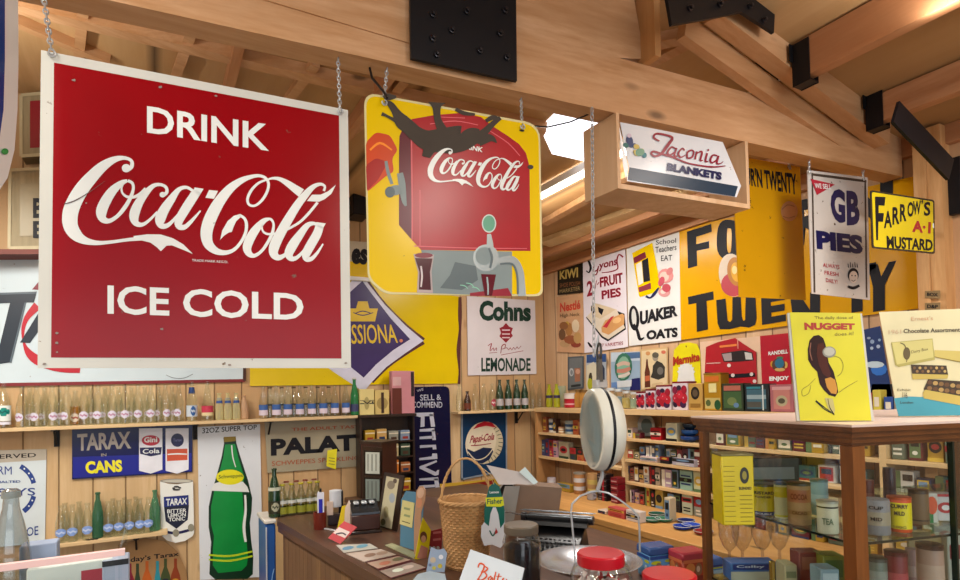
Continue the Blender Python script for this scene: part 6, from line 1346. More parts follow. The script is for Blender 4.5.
# yellow lady card and red card, forming a tent
P = stand((415, 560), (430, 557), ZC, .10); t = card('bright yellow pointed card with a lady’s portrait', P, [(415, 559), (427.5, 561.5), (431, 530), (423, 517.5), (420, 530)], '#d4c414')
mb = MB(); mb.ell(P, 423.5, 537, 3.6, 5.5, paint('#6a4028', .5), .0014); mb.ell(P, 423.5, 539, 2.4, 3.6, paint('#c89878', .5), .0018); mb.poly(P, [(417, 558), (427, 560), (428, 548), (421, 545)], paint('#b88070', .5), .0014); mb.build('portrait', t)
P = stand((428, 556), (443, 553), ZC, .10); t = card('red lettered card with pale blue blocks behind the yellow lady card', P, [(428, 558), (441, 556), (443, 528), (431, 531)], '#8c2c34')
mb = MB()
for y in (533, 540): mb.line(P, [(433, y, 2.2), (441, y-1, 2.2)], paint('#c07070', .5), .0014, smooth=False)
for x in (430, 434, 438): mb.ell(P, x, 548, 1.6, 2, paint('#a8b4b8', .5), .0016, n=8)
mb.build('lettering', t)
P = stand((426, 572), (447, 572), ZC, .10); t = card('pale blue card with wavy top and yellow flower spots standing at the counter front', P, [(426, 573), (444, 576), (447, 553), (444, 548.5), (438, 550), (431, 547), (429, 556)], '#98acc8')
mb = MB()
for (x, y, r, c) in ((433, 560, 3, '#c8b8a0'), (440, 566, 2.4, '#c0b040'), (434, 568, 2, '#c0b850'), (441, 557, 2.4, '#e0e4ec'), (430, 565, 1.6, '#6a7a9a')): mb.ell(P, x, y, r, r, paint(c, .5), .0014, n=9)
mb.build('flower_print', t)
t, P2 = flat('pale blue scalloped sheet under the pale blue card', [(413, 580), (418, 574), (430, 571), (445, 574), (447, 583), (430, 588)], ZC, .004, '#a8bccc')
# leaflets lying on the counter
for lab, q, c, sp in (('pale blue and white leaflet lying nearest the tilted red card', [(336, 545), (370, 543.5), (378, 548), (344, 552.5)], '#b4b4ac', [((348, 548), '#5a8aa8'), ((362, 546), '#6a9ab0')]),
                  ('beige and grey leaflet, second along the counter edge', [(346, 553.5), (381, 549), (396, 554.5), (364, 561.5)], '#b8aaa0', [((370, 555), '#8a7060'), ((382, 553), '#a08878')]),
                  ('dark-edged leaflet with an orange and white strip, third along the counter edge', [(366, 562.5), (398, 555.5), (412, 560), (378, 569)], '#a89080', [((385, 563), '#b0705c'), ((398, 559), '#6a6a50')]),
                  ('pinkish booklet with a pale oval, last along the counter edge', [(379, 570.5), (412, 561.5), (427, 567.5), (391, 578)], '#8d8078', [((398, 570), '#c8d4c8'), ((408, 567), '#b8a8a0')])):
    t, P = flat(lab, q, ZC, .003, c); mb = MB()
    for i, ((x, y), cc) in enumerate(sp): mb.ell(P, x, y, 6, 1.8, paint(cc, .45), .0006+i*.0002, rot=-10, n=12)
    if 'booklet' in lab or 'dark' in lab: mb.line(P, q, paint('#5a2028', .5), .0005, smooth=False, closed=True, wd=1)
    mb.build('printed_picture', t)

# wicker basket
CB = onZ(465, 570, ZC); CB = CB+Vector((.035, .045, 0)); wk = wood('#b08654', '#d2aa74', 'x', scale=3, knots=False, name='wicker', rough=.65); wk2 = wood('#93693c', '#b98f58', 'x', scale=3, knots=False, name='dark_wicker', rough=.65)
t = thing('wicker_basket', 'round wicker basket with a high hoop handle', 'basket', CB, world=False)
dB = (CB-ORI).dot(fw); k_ = dB/577
HB = (570-505)*k_*1.0; RT, RB = 26.5*k_, 20*k_
mb = MB(); n = 96; NR_ = 26; vs = []; fs = []; fs2 = []
for j in range(NR_*2):
    z = HB*j/(NR_*2-1); r_ = RB+(RT-RB)*(j/(NR_*2-1))**.8
    for i in range(n):
        a = 2*math.pi*i/n; rr = r_+.0028*math.sin(i*math.pi/2+(j//2)*math.pi)+(.0018 if j % 2 else -.0012); vs.append((rr*math.cos(a), rr*math.sin(a), z))
for j in range(NR_*2-1):
    for i in range(n): (fs if ((i//2)+(j//2)) % 2 else fs2).append((j*n+i, j*n+(i+1) % n, (j+1)*n+(i+1) % n, (j+1)*n+i))
b0 = len(vs)
for j, (rr, z) in enumerate(((RT-.008, HB), (RB-.006, .012))):
    for i in range(n): a = 2*math.pi*i/n; vs.append((rr*math.cos(a), rr*math.sin(a), z))
for i in range(n): fs.append((b0+i, b0+n+i, b0+n+(i+1) % n, b0+(i+1) % n)); fs.append(((NR_*2-1)*n+i, (NR_*2-1)*n+(i+1) % n, b0+(i+1) % n, b0+i))
fs.append(tuple(b0+n+i for i in range(n))); fs.append(tuple(reversed(range(n))))
mb.add(vs, fs, wk, True); k0 = mb.mat(wk2)
for f in fs2: mb.f.append(f); mb.mi.append(k0); mb.sm.append(True)
mb.build('woven_body', t)
for ph in (0, math.pi):
    pass
mb = MB()
for ph in (0, 2.09, 4.19): mb.tube([((RT+.002+.004*math.cos(a*9+ph))*math.cos(a), (RT+.002+.004*math.cos(a*9+ph))*math.sin(a), HB+.002+.005*math.sin(a*9+ph)) for a in [i*2*math.pi/90 for i in range(90)]], .0045, wk, 6, True)
mb.build('braided_rim', t)
mb = MB(); mb.tube([((RB+.002)*math.cos(a), (RB+.002)*math.sin(a), .012) for a in [i*2*math.pi/40 for i in range(40)]], .005, wk2, 6, True); mb.build('base_ring', t)
mb = MB(); HH = (505-463)*k_
hd = cR.copy(); hd.z = 0; hd.normalize()
for ph in (0, math.pi): mb.tube([hd*(RT*.96*math.cos(a))+Vector((0, 0, HB-.03+(HH+.03)*math.sin(a)))+Vector((.003*math.cos(a*16+ph), .003*math.sin(a*16+ph), 0)) for a in [math.pi*i/28 for i in range(29)]], .0045, wk, 7)
mb.build('hoop_handle', t)
# green bottle-shaped hang tag
PT_ = Pl(CB+hd*.02-Vector((fw.x, fw.y, 0)).normalized()*(RT+.03), -Vector((fw.x, fw.y, 0)))
Z = ZP(PT_, 430, 460, 4.83)
t = thing('hanging_tag', 'green and white bottle-shaped tag with yellow lettering hung on the basket', 'tag', PT_(495, 548))
mb = MB(); mb.slab(Z, [(248, 320), (262, 300), (262, 240), (270, 190), (285, 130), (310, 108), (335, 128), (352, 190), (360, 240), (362, 300), (368, 330), (360, 400), (340, 425), (300, 408), (262, 415), (246, 370)], paint('#c8ccd4', .4), .002); mb.build('card', t)
mb = MB(); mb.poly(Z, [(262, 300), (262, 240), (270, 190), (285, 130), (310, 108), (335, 128), (352, 190), (360, 240), (360, 300), (340, 330), (330, 260), (318, 228), (304, 228), (292, 260), (284, 320)], paint('#0e5a50', .35), .0006)
mb.poly(Z, [(268, 182), (352, 178), (358, 218), (340, 226), (272, 224)], paint('#c8cc18', .4), .001); mb.build('green_print', t)
mb = MB(); mb.text(Z, 'Fisher', (276, 214), (350, 210), (276, 188), paint('#14504a', .4), .0014, .02); mb.text(Z, 'Lemon', (288, 162), (332, 160), (288, 150), whiteL, .0014, .02); mb.line(Z, [(288, 340, 6), (304, 366, 8), (320, 335, 4)], paint('#2a5a50', .4), .0014); mb.poly(Z, [(318, 326), (328, 350), (312, 362)], paint('#a02828', .4), .0016); mb.build('lettering', t)
mb = MB(); mb.tube([PT_(494, 484.5, .001), PT_(490, 474, -.004), CB+Vector((0, 0, HB+HH-.004))+hd*.02], .0012, paint('#b8a070', .6), 5); mb.build('string', t)

# jar with dark lid
def jar(lab, px, pyt, wl, H, lidc, fill, d, bodyk=1.18, grp=None, lidh=.02):
    c = ORI+ray(px, pyt)*d; R = wl/577*d/2; t = thing('glass_jar', lab, 'jar', (c.x, c.y, ZC), grp, world=False); z1 = c.z-ZC
    mb = MB(); B = R*bodyk
    mb.lathe([(B*.9, .0005), (B, .012), (B, z1-.055), (B*.9, z1-.035), (R*.9, z1-.024), (R*.9, z1-.004)], glass('#eef2f2', .02, .14, name='jar_glass'), 28); mb.build('glass_body', t)
    mb = MB(); mb.lathe([(R*1.0, z1-lidh-.004), (R*1.02, z1-lidh), (R*1.02, z1-.004), (R*.96, z1), (0, z1+.001)], lidc, 32); mb.build('lid', t)
    fill(t, B, z1); return t
def darkfill(t, B, z1):
    mb = MB(); mb.lathe([(0, .004), (B*.93, .006), (B*.93, z1-.07), (B*.5, z1-.055), (0, z1-.06)], paint('#17141a', .35, var=.5, scale=60), 20); mb.build('dark_sweets', t)
jar('glass jar of dark sweets with a flat dark lid beside the basket', 521, 524, 34, .3, paint('#5f564a', .35), darkfill, 1.9, 1.12, lidh=.024)
def sweets(t, B, z1):
    # wrapped sweets: many small red and white pieces inside the jar
    rs = [paint('#b81c30', .3), paint('#dcd4d0', .3)]; mb = MB()
    for k in range(300):
        a = random.random()*6.283; r = (B*.86)*math.sqrt(random.random()); z = .02+random.random()*(z1-.085)
        M = Matrix.Translation((r*math.cos(a), r*math.sin(a), z)) @ Matrix.Rotation(random.random()*6, 4, 'X') @ Matrix.Rotation(random.random()*6, 4, 'Z')
        mb.box((0, 0, 0), (.026, .012, .012), rs[k % 2], M=M); mb.add([M @ Vector(v) for v in ((.013, 0, 0), (.024, .008, .004), (.024, -.008, -.002), (-.013, 0, 0), (-.024, .008, 0), (-.024, -.008, .003))], [(0, 1, 2), (3, 4, 5)], rs[k % 2])
    o = mb.build('wrapped_sweets', t); o['kind'] = 'stuff'
redL = paint('#b01424', .28)
jar('big sweet jar with a red screw lid standing before the scale pan', 600.5, 552, 46, .3, redL, sweets, 1.45, 1.32, lidh=.026)
jar('sweet jar with a red screw lid beside the picture tins, the lower one', 669, 573, 52, .3, redL, sweets, 1.38, 1.2, lidh=.026)
# tilted white card with orange script
P = stand((463, 600), (523, 612), 1.0, .35); P = Pl(ORI+ray(492, 575)*1.62, P.n); t = card('tilted white card with orange script lettering at the front of the counter', P, [(452, 600), (470.5, 549.5), (524, 568), (512, 622)], '#c4d0da', .004)
Z = ZP(P, 430, 460, 4.83)
mb = MB(); o_ = paint('#c85028', .5); L_ = lambda q: mb.line(Z, q, o_, .0012)
L_([(232, 520, 5), (240, 500, 8), (262, 510, 8), (250, 545, 7), (232, 575, 6)]); L_([(262, 512, 5), (278, 525, 8), (262, 540, 7), (246, 540, 5)]); L_([(262, 540, 6), (274, 560, 8), (250, 580, 8), (226, 576, 6)])
L_([(296, 560, 6), (282, 572, 7), (288, 586, 6), (300, 566, 6), (302, 586, 5)]); L_([(318, 540, 6), (308, 585, 7)]); L_([(334, 548, 6), (322, 592, 7)]); L_([(320, 562, 4), (346, 562, 4)]); L_([(346, 582, 5), (356, 570, 6), (348, 590, 6), (362, 594, 4)]); L_([(370, 574, 6), (366, 600, 5)])
mb.build('script_lettering', t)
mb = MB(); mb.poly(P, [(462, 585), (506, 600), (503, 612), (458, 596)], paint('#7a3a2a', .5), .0012); mb.build('printed_strip', t)
mb = MB(); a = P(492, 590, -.006); mb.hexa([Vector((a.x-.03, a.y+.03, ZC+.001)), Vector((a.x+.05, a.y+.01, ZC+.001)), Vector((a.x+.06, a.y+.07, ZC+.001)), Vector((a.x-.02, a.y+.09, ZC+.001))], [a+Vector((-.03, .0, -.0)), a+Vector((.05, -.01, 0)), a+Vector((.05, .02, 0)), a+Vector((-.03, .03, 0))], paint('#8a8a88', .5)); mb.build('easel_block', t)

# typewriter
c = ORI+ray(553, 545)*2.45; c.z = ZC; t = thing('typewriter', 'black vintage typewriter with chrome rails on the counter', 'typewriter', c, world=False); t.rotation_euler = (0, 0, R_(-52)); t.scale = (.86, .86, .80)
bk = paint('#0c0c0f', .3, .2); mb = MB()
mb.hexa([(-.15, -.15, .012), (.15, -.15, .012), (.15, .14, .012), (-.15, .14, .012)], [(-.14, -.13, .05), (.14, -.13, .05), (.14, .12, .15), (-.14, .12, .15)], bk); mb.build('body', t)
mb = MB(); Mx = Matrix.Rotation(R_(90), 4, 'Y'); mb.lathe([(.0, -.19), (.018, -.16), (.018, .16), (0, .19)], paint('#121216', .7), 16, Vector((0, .085, .185)), M=Mx); mb.build('platen_roller', t)
for s in (-1, 1): mb = MB(); mb.lathe([(0, -.012), (.024, -.012), (.024, .012), (0, .012)], paint('#222226', .3), 14, Vector((s*.175, .085, .185)), M=Mx); mb.build('platen_knob', t)
for dy, dz in ((.04, .205), (.12, .215), (.06, .225)): mb = MB(); mb.tube([(-.19, dy, dz), (.19, dy, dz)], .0025, paint('#5a6066', .3, .8), 8); mb.build('paper_rail', t)
mb = MB(); mb.hexa([(-.16, .05, .15), (.16, .05, .15), (.16, .13, .15), (-.16, .13, .15)], [(-.16, .06, .17), (.16, .06, .17), (.16, .13, .2), (-.16, .13, .2)], paint('#26282c', .3, .4)); mb.build('carriage', t)
mb = MB()
for r in range(4):
    for k in range(10): mb.lathe([(.008, 0), (.0085, .004), (0, .005)], paint('#2a2a2e', .25, .3), 10, Vector((-.105+k*.0235+(r % 2)*.008, -.115+r*.028, .062+r*.012)))
mb.build('keyboard', t)
mb = MB(); mb.tube([(-.2, .06, .2), (-.23, .03, .215), (-.25, .0, .22)], .004, paint('#9aa0a6', .2, .8), 8); mb.build('carriage_return_lever', t)
# cash register / parcel scale with angled screen and papers
c = onZ(528, 520, ZC); c = Vector((1.60, 2.5, ZC)); t = thing('desk_file_box', 'grey-brown open file box propped on the counter behind the typewriter', 'box', c); 
PQ = Pl(ORI+ray(540, 505)*2.85, -Vector((fw.x, fw.y, 0)))
mb = MB(); lo = [PQ(510, 524), PQ(558, 520), PQ(562, 488), PQ(516, 484.5)]; bk_ = Vector((fw.x, fw.y, 0)).normalized()*.14
mb.hexa([v.copy() for v in lo], [v+bk_ for v in lo], paint('#7c6656', .5)); mb.build('body', t)
mb = MB(); 
q = [PQ(516, 484), PQ(561, 487), PQ(563, 491), PQ(516, 488)]
mb.slab(ZP(PQ, 0, 0, 1), [(505, 486), (520, 486), (514, 520), (506, 523), (500, 505)], paint('#8e8c88', .4), .05, .004); mb.build('rounded_side', t)
mb = MB(); mb.hexa([Vector((v.x, v.y, ZC)) for v in (lo[0], lo[1], lo[1]+bk_, lo[0]+bk_)], [v-Vector((0, 0, .0005)) for v in (lo[0], lo[1], lo[1]+bk_, lo[0]+bk_)], paint('#2c241e', .6)); mb.build('base', t)
P = Pl(PQ(510, 484)+bk_*.2, PQ.n+Vector((0, 0, .5)))
t = thing('paper_sheet', 'large white sheet of paper lying up against the grey-brown box', 'paper', P(515, 485)); mb = MB(); mb.slab(P, [(486.5, 465), (525, 473), (537.5, 484.5), (499, 484.5)], paint('#b9b4b4', .55), .003); mb.build('sheet', t)
t = thing('paper_sheet', 'small bright bluish sheet standing on the large white sheet', 'paper', P(530, 484)); P = Pl(PQ(530, 484)+bk_*.1, PQ.n+Vector((0, 0, .3))); mb = MB(); mb.slab(P, [(519, 472), (525, 467), (538, 482), (534, 484.5)], paint('#c8dee4', .5), .003); mb.build('sheet', t)
# dark round tin lid leaning by the box
P = Pl(ORI+ray(510, 500)*3.1, PQ.n); t = thing('round_tray', 'round dark tray with a pale rim leaning behind the hanging tag', 'tray', P(508, 525))
mb = MB(); mb.slab(P, [(508+11*math.cos(a*.449), 501+19*math.sin(a*.449)) for a in range(14)], paint('#1e1a18', .5), .006); mb.build('tray_face', t)
mb = MB(); mb.tube([P(508+11*math.cos(a*.2992), 501+19*math.sin(a*.2992), .003) for a in range(21)], .005, paint('#a09c96', .3), 6, True); mb.build('rim', t)

# ------------------------------------------------ hanging dial scale
cs = onZ(593, 104, 2.615); dS = (cs-ORI).dot(fw)
dS = 2.02
def at(x, y, d=None): return ORI+ray(x, y)*(d or dS)
mb = MB(); t = thing('hanging_chain', 'long steel chain dropping from the tie beam past the pine box to the dial scale', 'chain', at(594, 362))
mb.chain(at(592, 108, 2.02), at(594, 356), galv, r=.0020, L=.028, wd=.012); mb.build('chain_links', t)
t = thing('hanging_scale', 'round white hanging dial scale with a steel pan slung below on a wire bail', 'scale', at(595, 470))
cd = at(601, 429); R0 = 41.5/577*dS
vw = ray(601, 429); vw.z = 0; vw.normalize(); ax = (-Vector((vw.y, -vw.x, 0))*.95-vw*.31); ax.z = 0; ax.normalize()      # the face looks along ax
q = Vector((0, 0, 1)).rotation_difference(ax).to_matrix().to_4x4()
wh = paint('#d4d6cc', .25); TH = .085
mb = MB(); mb.lathe([(0, -TH*.80), (R0*.50, -TH*.78), (R0*.80, -TH*.58), (R0*.95, -TH*.22), (R0, -.004), (R0, .004), (R0*.985, TH*.30), (R0*.95, TH*.42), (R0*.90, TH*.44)], wh, 44, cd, M=q); mb.build('drum_body', t)
mb = MB(); mb.lathe([(R0*1.005, -.005), (R0*1.012, 0), (R0*1.005, .005)], blackM, 44, cd, M=q); mb.build('black_band', t)
mb = MB(); mb.lathe([(R0*.90, TH*.44), (R0*.88, TH*.36), (R0*.86, TH*.30), (0, TH*.30)], paint('#8ea4aa', .4), 40, cd, M=q); mb.build('dial_face', t)
mb = MB(); u1 = Vector((0, 0, 1)); u2 = ax.cross(u1).normalized(); M = lambda x, y, o=0.0: cd+ax*(TH*.31+o)+u2*x+u1*y
for k in range(60):
    a = k*math.pi/30; r1 = R0*.80; r2 = R0*(.70 if k % 5 == 0 else .75); mb.line(M, [(r1*math.sin(a), r1*math.cos(a), .002), (r2*math.sin(a), r2*math.cos(a), .002)], blk, .001, smooth=False)
mb.line(M, [(0, -.03, .006), (0, R0*.62, .001)], blk, .003, smooth=False); mb.ell(M, 0, 0, .008, .008, blk, .004); mb.build('dial_marking', t)
mb = MB(); mb.lathe([(0, TH*.43), (R0*.88, TH*.43)], glass('#e6f0f2', .02, .04, name='dial_glass'), 40, cd, M=q); mb.f = mb.f[:-1] if 0 else mb.f; mb.build('dial_glass', t)
mb = MB(); top = cd+Vector((0, 0, R0)); mb.box(top+Vector((0, 0, .012)), (.05, .03, .03), galv, bev=.004)
for s in (-1, 1): mb.bar(top+u2*.018*s+Vector((0, 0, .02)), top+u2*.012*s+Vector((0, 0, .10)), .006, .012, paint('#6a6e70', .3, .8), up=(1, 0, 0))
mb.build('yoke', t)
mb = MB(); hk = top+Vector((0, 0, .125)); mb.tube([hk+u2*.022*math.cos(a)+Vector((0, 0, .03*math.sin(a))) for a in [k*math.pi/8 for k in range(16)]], .005, paint('#5a5c5c', .3, .8), 8, True); mb.tube([hk+Vector((0, 0, .03)), hk+Vector((0, 0, .06)), at(594, 356)], .003, galv, 6); mb.build('hook_ring', t)
bot = cd-Vector((0, 0, R0)); mb = MB(); mb.tube([bot, bot-Vector((0, 0, .02)), at(597.5, 490)], .007, galv, 8); mb.build('stem', t)
fr_ = Vector((fw.x, fw.y, 0)).normalized()
mb = MB(); mb.tube([at(575.5, 565), at(574, 545), at(571, 512), at(572, 504), at(580, 496), at(590, 492), at(598, 491), at(608, 493), at(620, 500), at(632, 509), at(638.5, 517), at(639.5, 530), at(640, 552)], .0035, galv, 8); mb.build('wire_bail', t)
pc = at(588, 560); Rx = 53/577*dS
mb = MB(); mb.lathe([(0, -.045), (Rx*.4, -.040), (Rx*.75, -.022), (Rx*.97, .0), (Rx, .003), (Rx*.97, .004), (Rx*.74, -.018), (Rx*.4, -.036), (0, -.041)], paint('#aeb2b8', .22, .85, spec=.5), 40, pc, sx=1, sy=1); mb.build('weighing_pan', t)

# ------------------------------------------------ picture tins by the show cabinet
def ptin(lab, px0, px1, pt, d, H, body, band, rz, art):
    c = ORI+ray((px0+px1)/2, pt)*d; w_ = (px1-px0)/577*d/1.28; t = thing('biscuit_tin', lab, 'tin', (c.x, c.y, ZC if c.z-H < ZC+.02 else c.z-H), world=False); z0 = t.location.z; H = c.z-z0; t.rotation_euler = (0, 0, rz)
    mb = MB(); mb.box((0, 0, (H-.03)/2), (w_, w_*.8, H-.03), paint(body, .3), bev=.006); mb.build('body', t)
    mb = MB(); mb.box((0, 0, H-.016), (w_*1.04, w_*.84, .030), paint(band, .25), bev=.006); mb.build('lid', t)
    for face, (o, u) in enumerate((((-w_/2, -w_*.4, 0), (1, 0, 0)), ((-w_/2, w_*.4, 0), (0, -1, 0)))):
        mb = MB(); M = LP(o, u, (0, 0, 1)); wd = w_ if face == 0 else w_*.8
        for i, (kind, a, c_) in enumerate(art):
            if kind == 'r': mb.rect(M, a[0]*wd, a[1]*H, a[2]*wd, a[3]*H, paint(c_, .35), .0008+i*.0003)
            else: mb.ell(M, a[0]*wd, a[1]*H, a[2]*wd, a[3]*H, paint(c_, .35), .0008+i*.0003, n=16)
        mb.build('picture', t)
    return t
mb = MB(); 
zS = .90
if 0: t = thing('side_stand', 'low dark stand between the counter and the show cabinet, holding the picture tins', 'stand', (1.72, 1.62, 0))
SQ = [ORI+ray(x, y)*d for x, y, d in ((628, 600, 1.75), (712, 600, 1.62), (725, 600, 2.3), (640, 600, 2.35))]
ptin('blue and white picture tin with a yellow band beside the scale pan', 637, 673, 544, 2.18, .25, '#5f9ad0', '#3b5a94', R_(-12), [('r', (.02, .62, .98, .72, '')[:4], '#2a4a90'), ('o', (.25, .52, .2, .06), '#c8c820'), ('o', (.8, .55, .2, .05), '#b8c030'), ('o', (.35, .4, .12, .12), '#8a7a5a'), ('r', (.1, .05, .9, .35), '#6aa0cc'), ('o', (.75, .3, .12, .14), '#c8d0d8')])
ptin('red and orange picture tin with a gold lid next to the blue one', 669, 706, 549, 2.12, .25, '#a83c20', '#a83844', R_(-12), [('r', (.02, .66, .98, .78), '#c86a40'), ('o', (.3, .5, .18, .16), '#c87a3c'), ('o', (.62, .45, .14, .2), '#8a5a3c'), ('o', (.6, .46, .07, .1), '#c8a890'), ('r', (.1, .05, .9, .25), '#7a2a1c')])
ptin('striped blue and green tin close behind the cabinet’s slim post', 694, 722, 556, 2.2, .23, '#4a80b8', '#3c68b0', R_(-12), [('r', (.02, .6, .98, .7), '#4a8a78'), ('r', (.02, .5, .98, .58), '#1c2a80'), ('r', (.02, .38, .98, .46), '#b8c030'), ('r', (.02, .1, .98, .3), '#a8c0d0')])
# ============================================================ glass show cabinet on the corner of the counter
C0 = Vector((1.396, .743, 0)); e1 = (Vector((1.561, 1.348, 0))-C0).normalized(); e2 = Vector((e1.y, -e1.x, 0)); L1 = .627; L2 = 1.15
ZTP = 1.51
cwd = wood('#4c2a12', '#74441e', 'x', knots=False, name='varnished_cabinet_wood', rough=.3); cwz = wood('#5c3414', '#875020', 'z', knots=False, name='varnished_post_wood', rough=.3)
ptop = paint('#cdbab0', .4, var=.06)  # pale colour stands in for the reflection on the cabinet top
def W(a, b, z): return C0+e1*a+e2*b+Vector((0, 0, z))
def slabW(mb, a0, b0, a1, b1, z0, z1, m):
    return mb.hexa([W(a0, b0, z0), W(a1, b0, z0), W(a1, b1, z0), W(a0, b1, z0)], [W(a0, b0, z1), W(a1, b0, z1), W(a1, b1, z1), W(a0, b1, z1)], m)
t = thing('show_cabinet', 'varnished wood and glass show cabinet with a moulded top, full of old tins', 'cabinet', W(.3, .5, 0))
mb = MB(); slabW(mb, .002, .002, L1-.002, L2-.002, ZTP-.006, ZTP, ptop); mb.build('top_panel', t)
mb = MB(); pr = [(0.0, -.006), (0.0, -.014), (.006, -.017), (.006, -.026), (.013, -.030), (.013, -.040), (.020, -.044), (.020, -.052)]
for (o1, z0), (o2, z1) in zip(pr[:-1], pr[1:]):
    if z0 == z1: continue
    slabW(mb, o1, o1, L1-o1, L2-o1, ZTP+z1, ZTP+z0+.0002, cwd)
mb.build('moulded_cornice', t)
PW = .035; I0 = .015
def post(a, b, w1, w2): mb = MB(); slabW(mb, a, b, a+w1, b+w2, .52, ZTP-.052, cwz); mb.build('post', t)
post(I0, I0, PW, PW); post(L1-I0-.031, I0, .021, .024); post(L1-I0-.026, L2-I0-.026, .026, .026); post(I0, L2-I0-PW, PW, PW)
cg = glass('#f4fafa', .01, .05, name='cabinet_glass'); gs = glass('#cfe6dc', .02, .10, name='shelf_glass'); ge = paint('#16241e', .2)
mb = MB(); slabW(mb, I0+PW, I0+.012, L1-I0-.026, I0+.015, .55, ZTP-.053, cg); mb.build('glass_side', t)
mb = MB(); slabW(mb, I0+.012, I0+PW, I0+.015, L2-I0-PW, .55, ZTP-.053, cg); mb.build('glass_front', t)
for z in (1.228, .985):
    mb = MB(); slabW(mb, I0+.02, I0+.02, L1-I0-.004, L2-I0-.02, z-.006, z, gs)
    slabW(mb, I0+.018, I0+.042, I0+.0198, L2-I0-.04, z-.006, z, ge); slabW(mb, I0+.042, I0+.018, L1-I0-.03, I0+.0198, z-.006, z, ge); mb.build('glass_shelf', t)
mb = MB(); slabW(mb, .0, .0, L1, L2, .48, .55, cwd); mb.build('base_board', t)
mb = MB(); slabW(mb, .02, .02, L1-.02, L2-.02, 0, .479, cwd); mb.build('plinth_cupboard', t)
mb = MB(); q_ = W(I0+.006, I0, 0); 
bx = onP(954, 500, W(I0+.008, 0, 0), e1); bb = (bx-C0).dot(e2); slabW(mb, I0+.004, bb-.003, I0+.018, bb+.003, .55, ZTP-.053, ge); mb.build('glass_joint_bar', t)

def onW(px, py, z): v = onZ(px, py, z)-C0; return v.dot(e1), v.dot(e2)
def cloc(px, d, z):
    v = ORI+ray(px, 500)*d; return Vector((v.x, v.y, z+.0006))
RC = math.atan2(e1.y, e1.x)-math.pi/2
def ctin(lab, px0, px1, pt, zb, body, bands, back=0.0, py=None, lid=None, txt=None, nm='tin', cat='tin', filling=None):
    """round tin inside the cabinet: pixel extent, foot pixel py on shelf height zb"""
    c = onZ((px0+px1)/2, py, zb); d = (c-ORI).dot(fw); r = (px1-px0)/577*d/2; f_ = Vector((c.x, c.y, 0))-Vector((0, 0, 0)); f_.normalize()
    c = c+f_*r
    while (c-C0).dot(e2) < .034+r or (c-C0).dot(e1) < .034+r: c = c+f_*.01; r = (px1-px0)/577*(c-ORI).dot(fw)/2
    d2 = (c-ORI).dot(fw); h = (ORI+ray((px0+px1)/2, pt)*d2).z-zb
    t = thing(nm, lab, cat, (c.x, c.y, zb+.0006), world=False); t.rotation_euler = (0, 0, math.atan2(-f_.y, -f_.x)+math.pi/2)
    mb = MB(); mb.lathe([(r*.95, 0), (r*1.0, .003), (r, h*.95), (r*.96, h*.97), (r*.96, h), (0, h)], body, 26); mb.build('body' if nm != 'glass_jar' else 'glass_body', t)
    for i, (z0, z1, c_) in enumerate(bands):
        mb = MB(); mb.lathe([(r*1.008+i*.0004, z0*h), (r*1.008+i*.0004, z1*h)], paint(c_, .35), 26); mb.f = mb.f[:26]; mb.mi = mb.mi[:26]; mb.sm = mb.sm[:26]; mb.build('label_band', t)
    if lid: mb = MB(); mb.lathe([(r*1.03, h*.95), (r*1.03, h*1.01), (r*.85, h*1.02), (0, h*1.02)], paint(lid, .3, .5), 26); mb.build('lid', t)
    if txt:
        mb = MB()
        for s, z0, z1, hw, col in txt:
            V, Fs = text_mesh(s, .03); mb.add([((r*1.02+.0014)*math.sin((u*2-1)*hw), -(r*1.02+.0014)*math.cos((u*2-1)*hw), (z0+(z1-z0)*v)*h) for u, v in V], Fs, paint(col, .4))
        mb.build('lettering', t)
    if filling: mb = MB(); mb.lathe([(0, .004), (r*.9, .005), (r*.9, h*.7), (0, h*.72)], paint(filling, .5, var=.4, scale=50), 20); mb.build('filling', t)
    return t
ZG = 1.2284
# tall yellow oblong tin
c = onZ(735, 527, ZG)+Vector((.02, .04, 0))+e2*.022; t = thing('oblong_tin', 'tall yellow oblong tin with fine print and a dark crest on the glass shelf', 'tin', (c.x, c.y, ZG+.0006), world=False); t.rotation_euler = (0, 0, R_(-32)); d = (c-ORI).dot(fw); h = (ORI+ray(733, 453)*d).z-ZG
w1, w2 = 27/577*d, 24/577*d
mb = MB(); mb.box((0, 0, h/2-.002), (w2*1.3, w1*1.0, h-.004), paint('#c0b00c', .35), bev=.003); mb.build('body', t)
mb = MB(); mb.box((0, 0, h-.003), (w2*1.32, w1*1.02, .006), paint('#6a6238', .35, .4), bev=.001); mb.build('top_rim', t)
mb = MB(); M = LP((-w2*.65, -w1*.5, 0), (1, 0, 0), (0, 0, 1)); W_ = w2*1.3
mb.ell(M, W_*.70, h*.70, W_*.14, h*.115, paint('#2a2a20', .4), .0008); mb.ell(M, W_*.70, h*.70, W_*.07, h*.06, paint('#8a8030', .4), .0012); mb.text(M, 'BLENDED', (W_*.52, h*.50), (W_*.9, h*.50), (W_*.52, h*.54), paint('#2a2a20', .4), .001, .02)
for k in range(7): mb.line(M, [(W_*.54, h*(.06+k*.06), h*.012), (W_*.92, h*(.06+k*.06), h*.012)], paint('#8a8010', .5), .0008, smooth=False)
for k in range(12): mb.line(M, [(W_*.06, h*(.06+k*.07), h*.01), (W_*.40, h*(.06+k*.07), h*.01)], paint('#948a10', .5), .0008, smooth=False)
mb.build('printed_label', t)
ctin('yellow mustard powder tin with red edge stripe and blue foot on the glass shelf', 752, 776, 484, ZG, paint('#d0b400', .3), [(.0, .13, '#1c2460'), (.13, .96, '#dcc400')], py=526, lid='#6a6a60', txt=[('MUSTARD', .70, .80, .85, '#3a2a10'), ('POWDER', .58, .65, .6, '#5a4a10'), ('DOUBLE', .03, .09, .6, '#d8d8e0')])
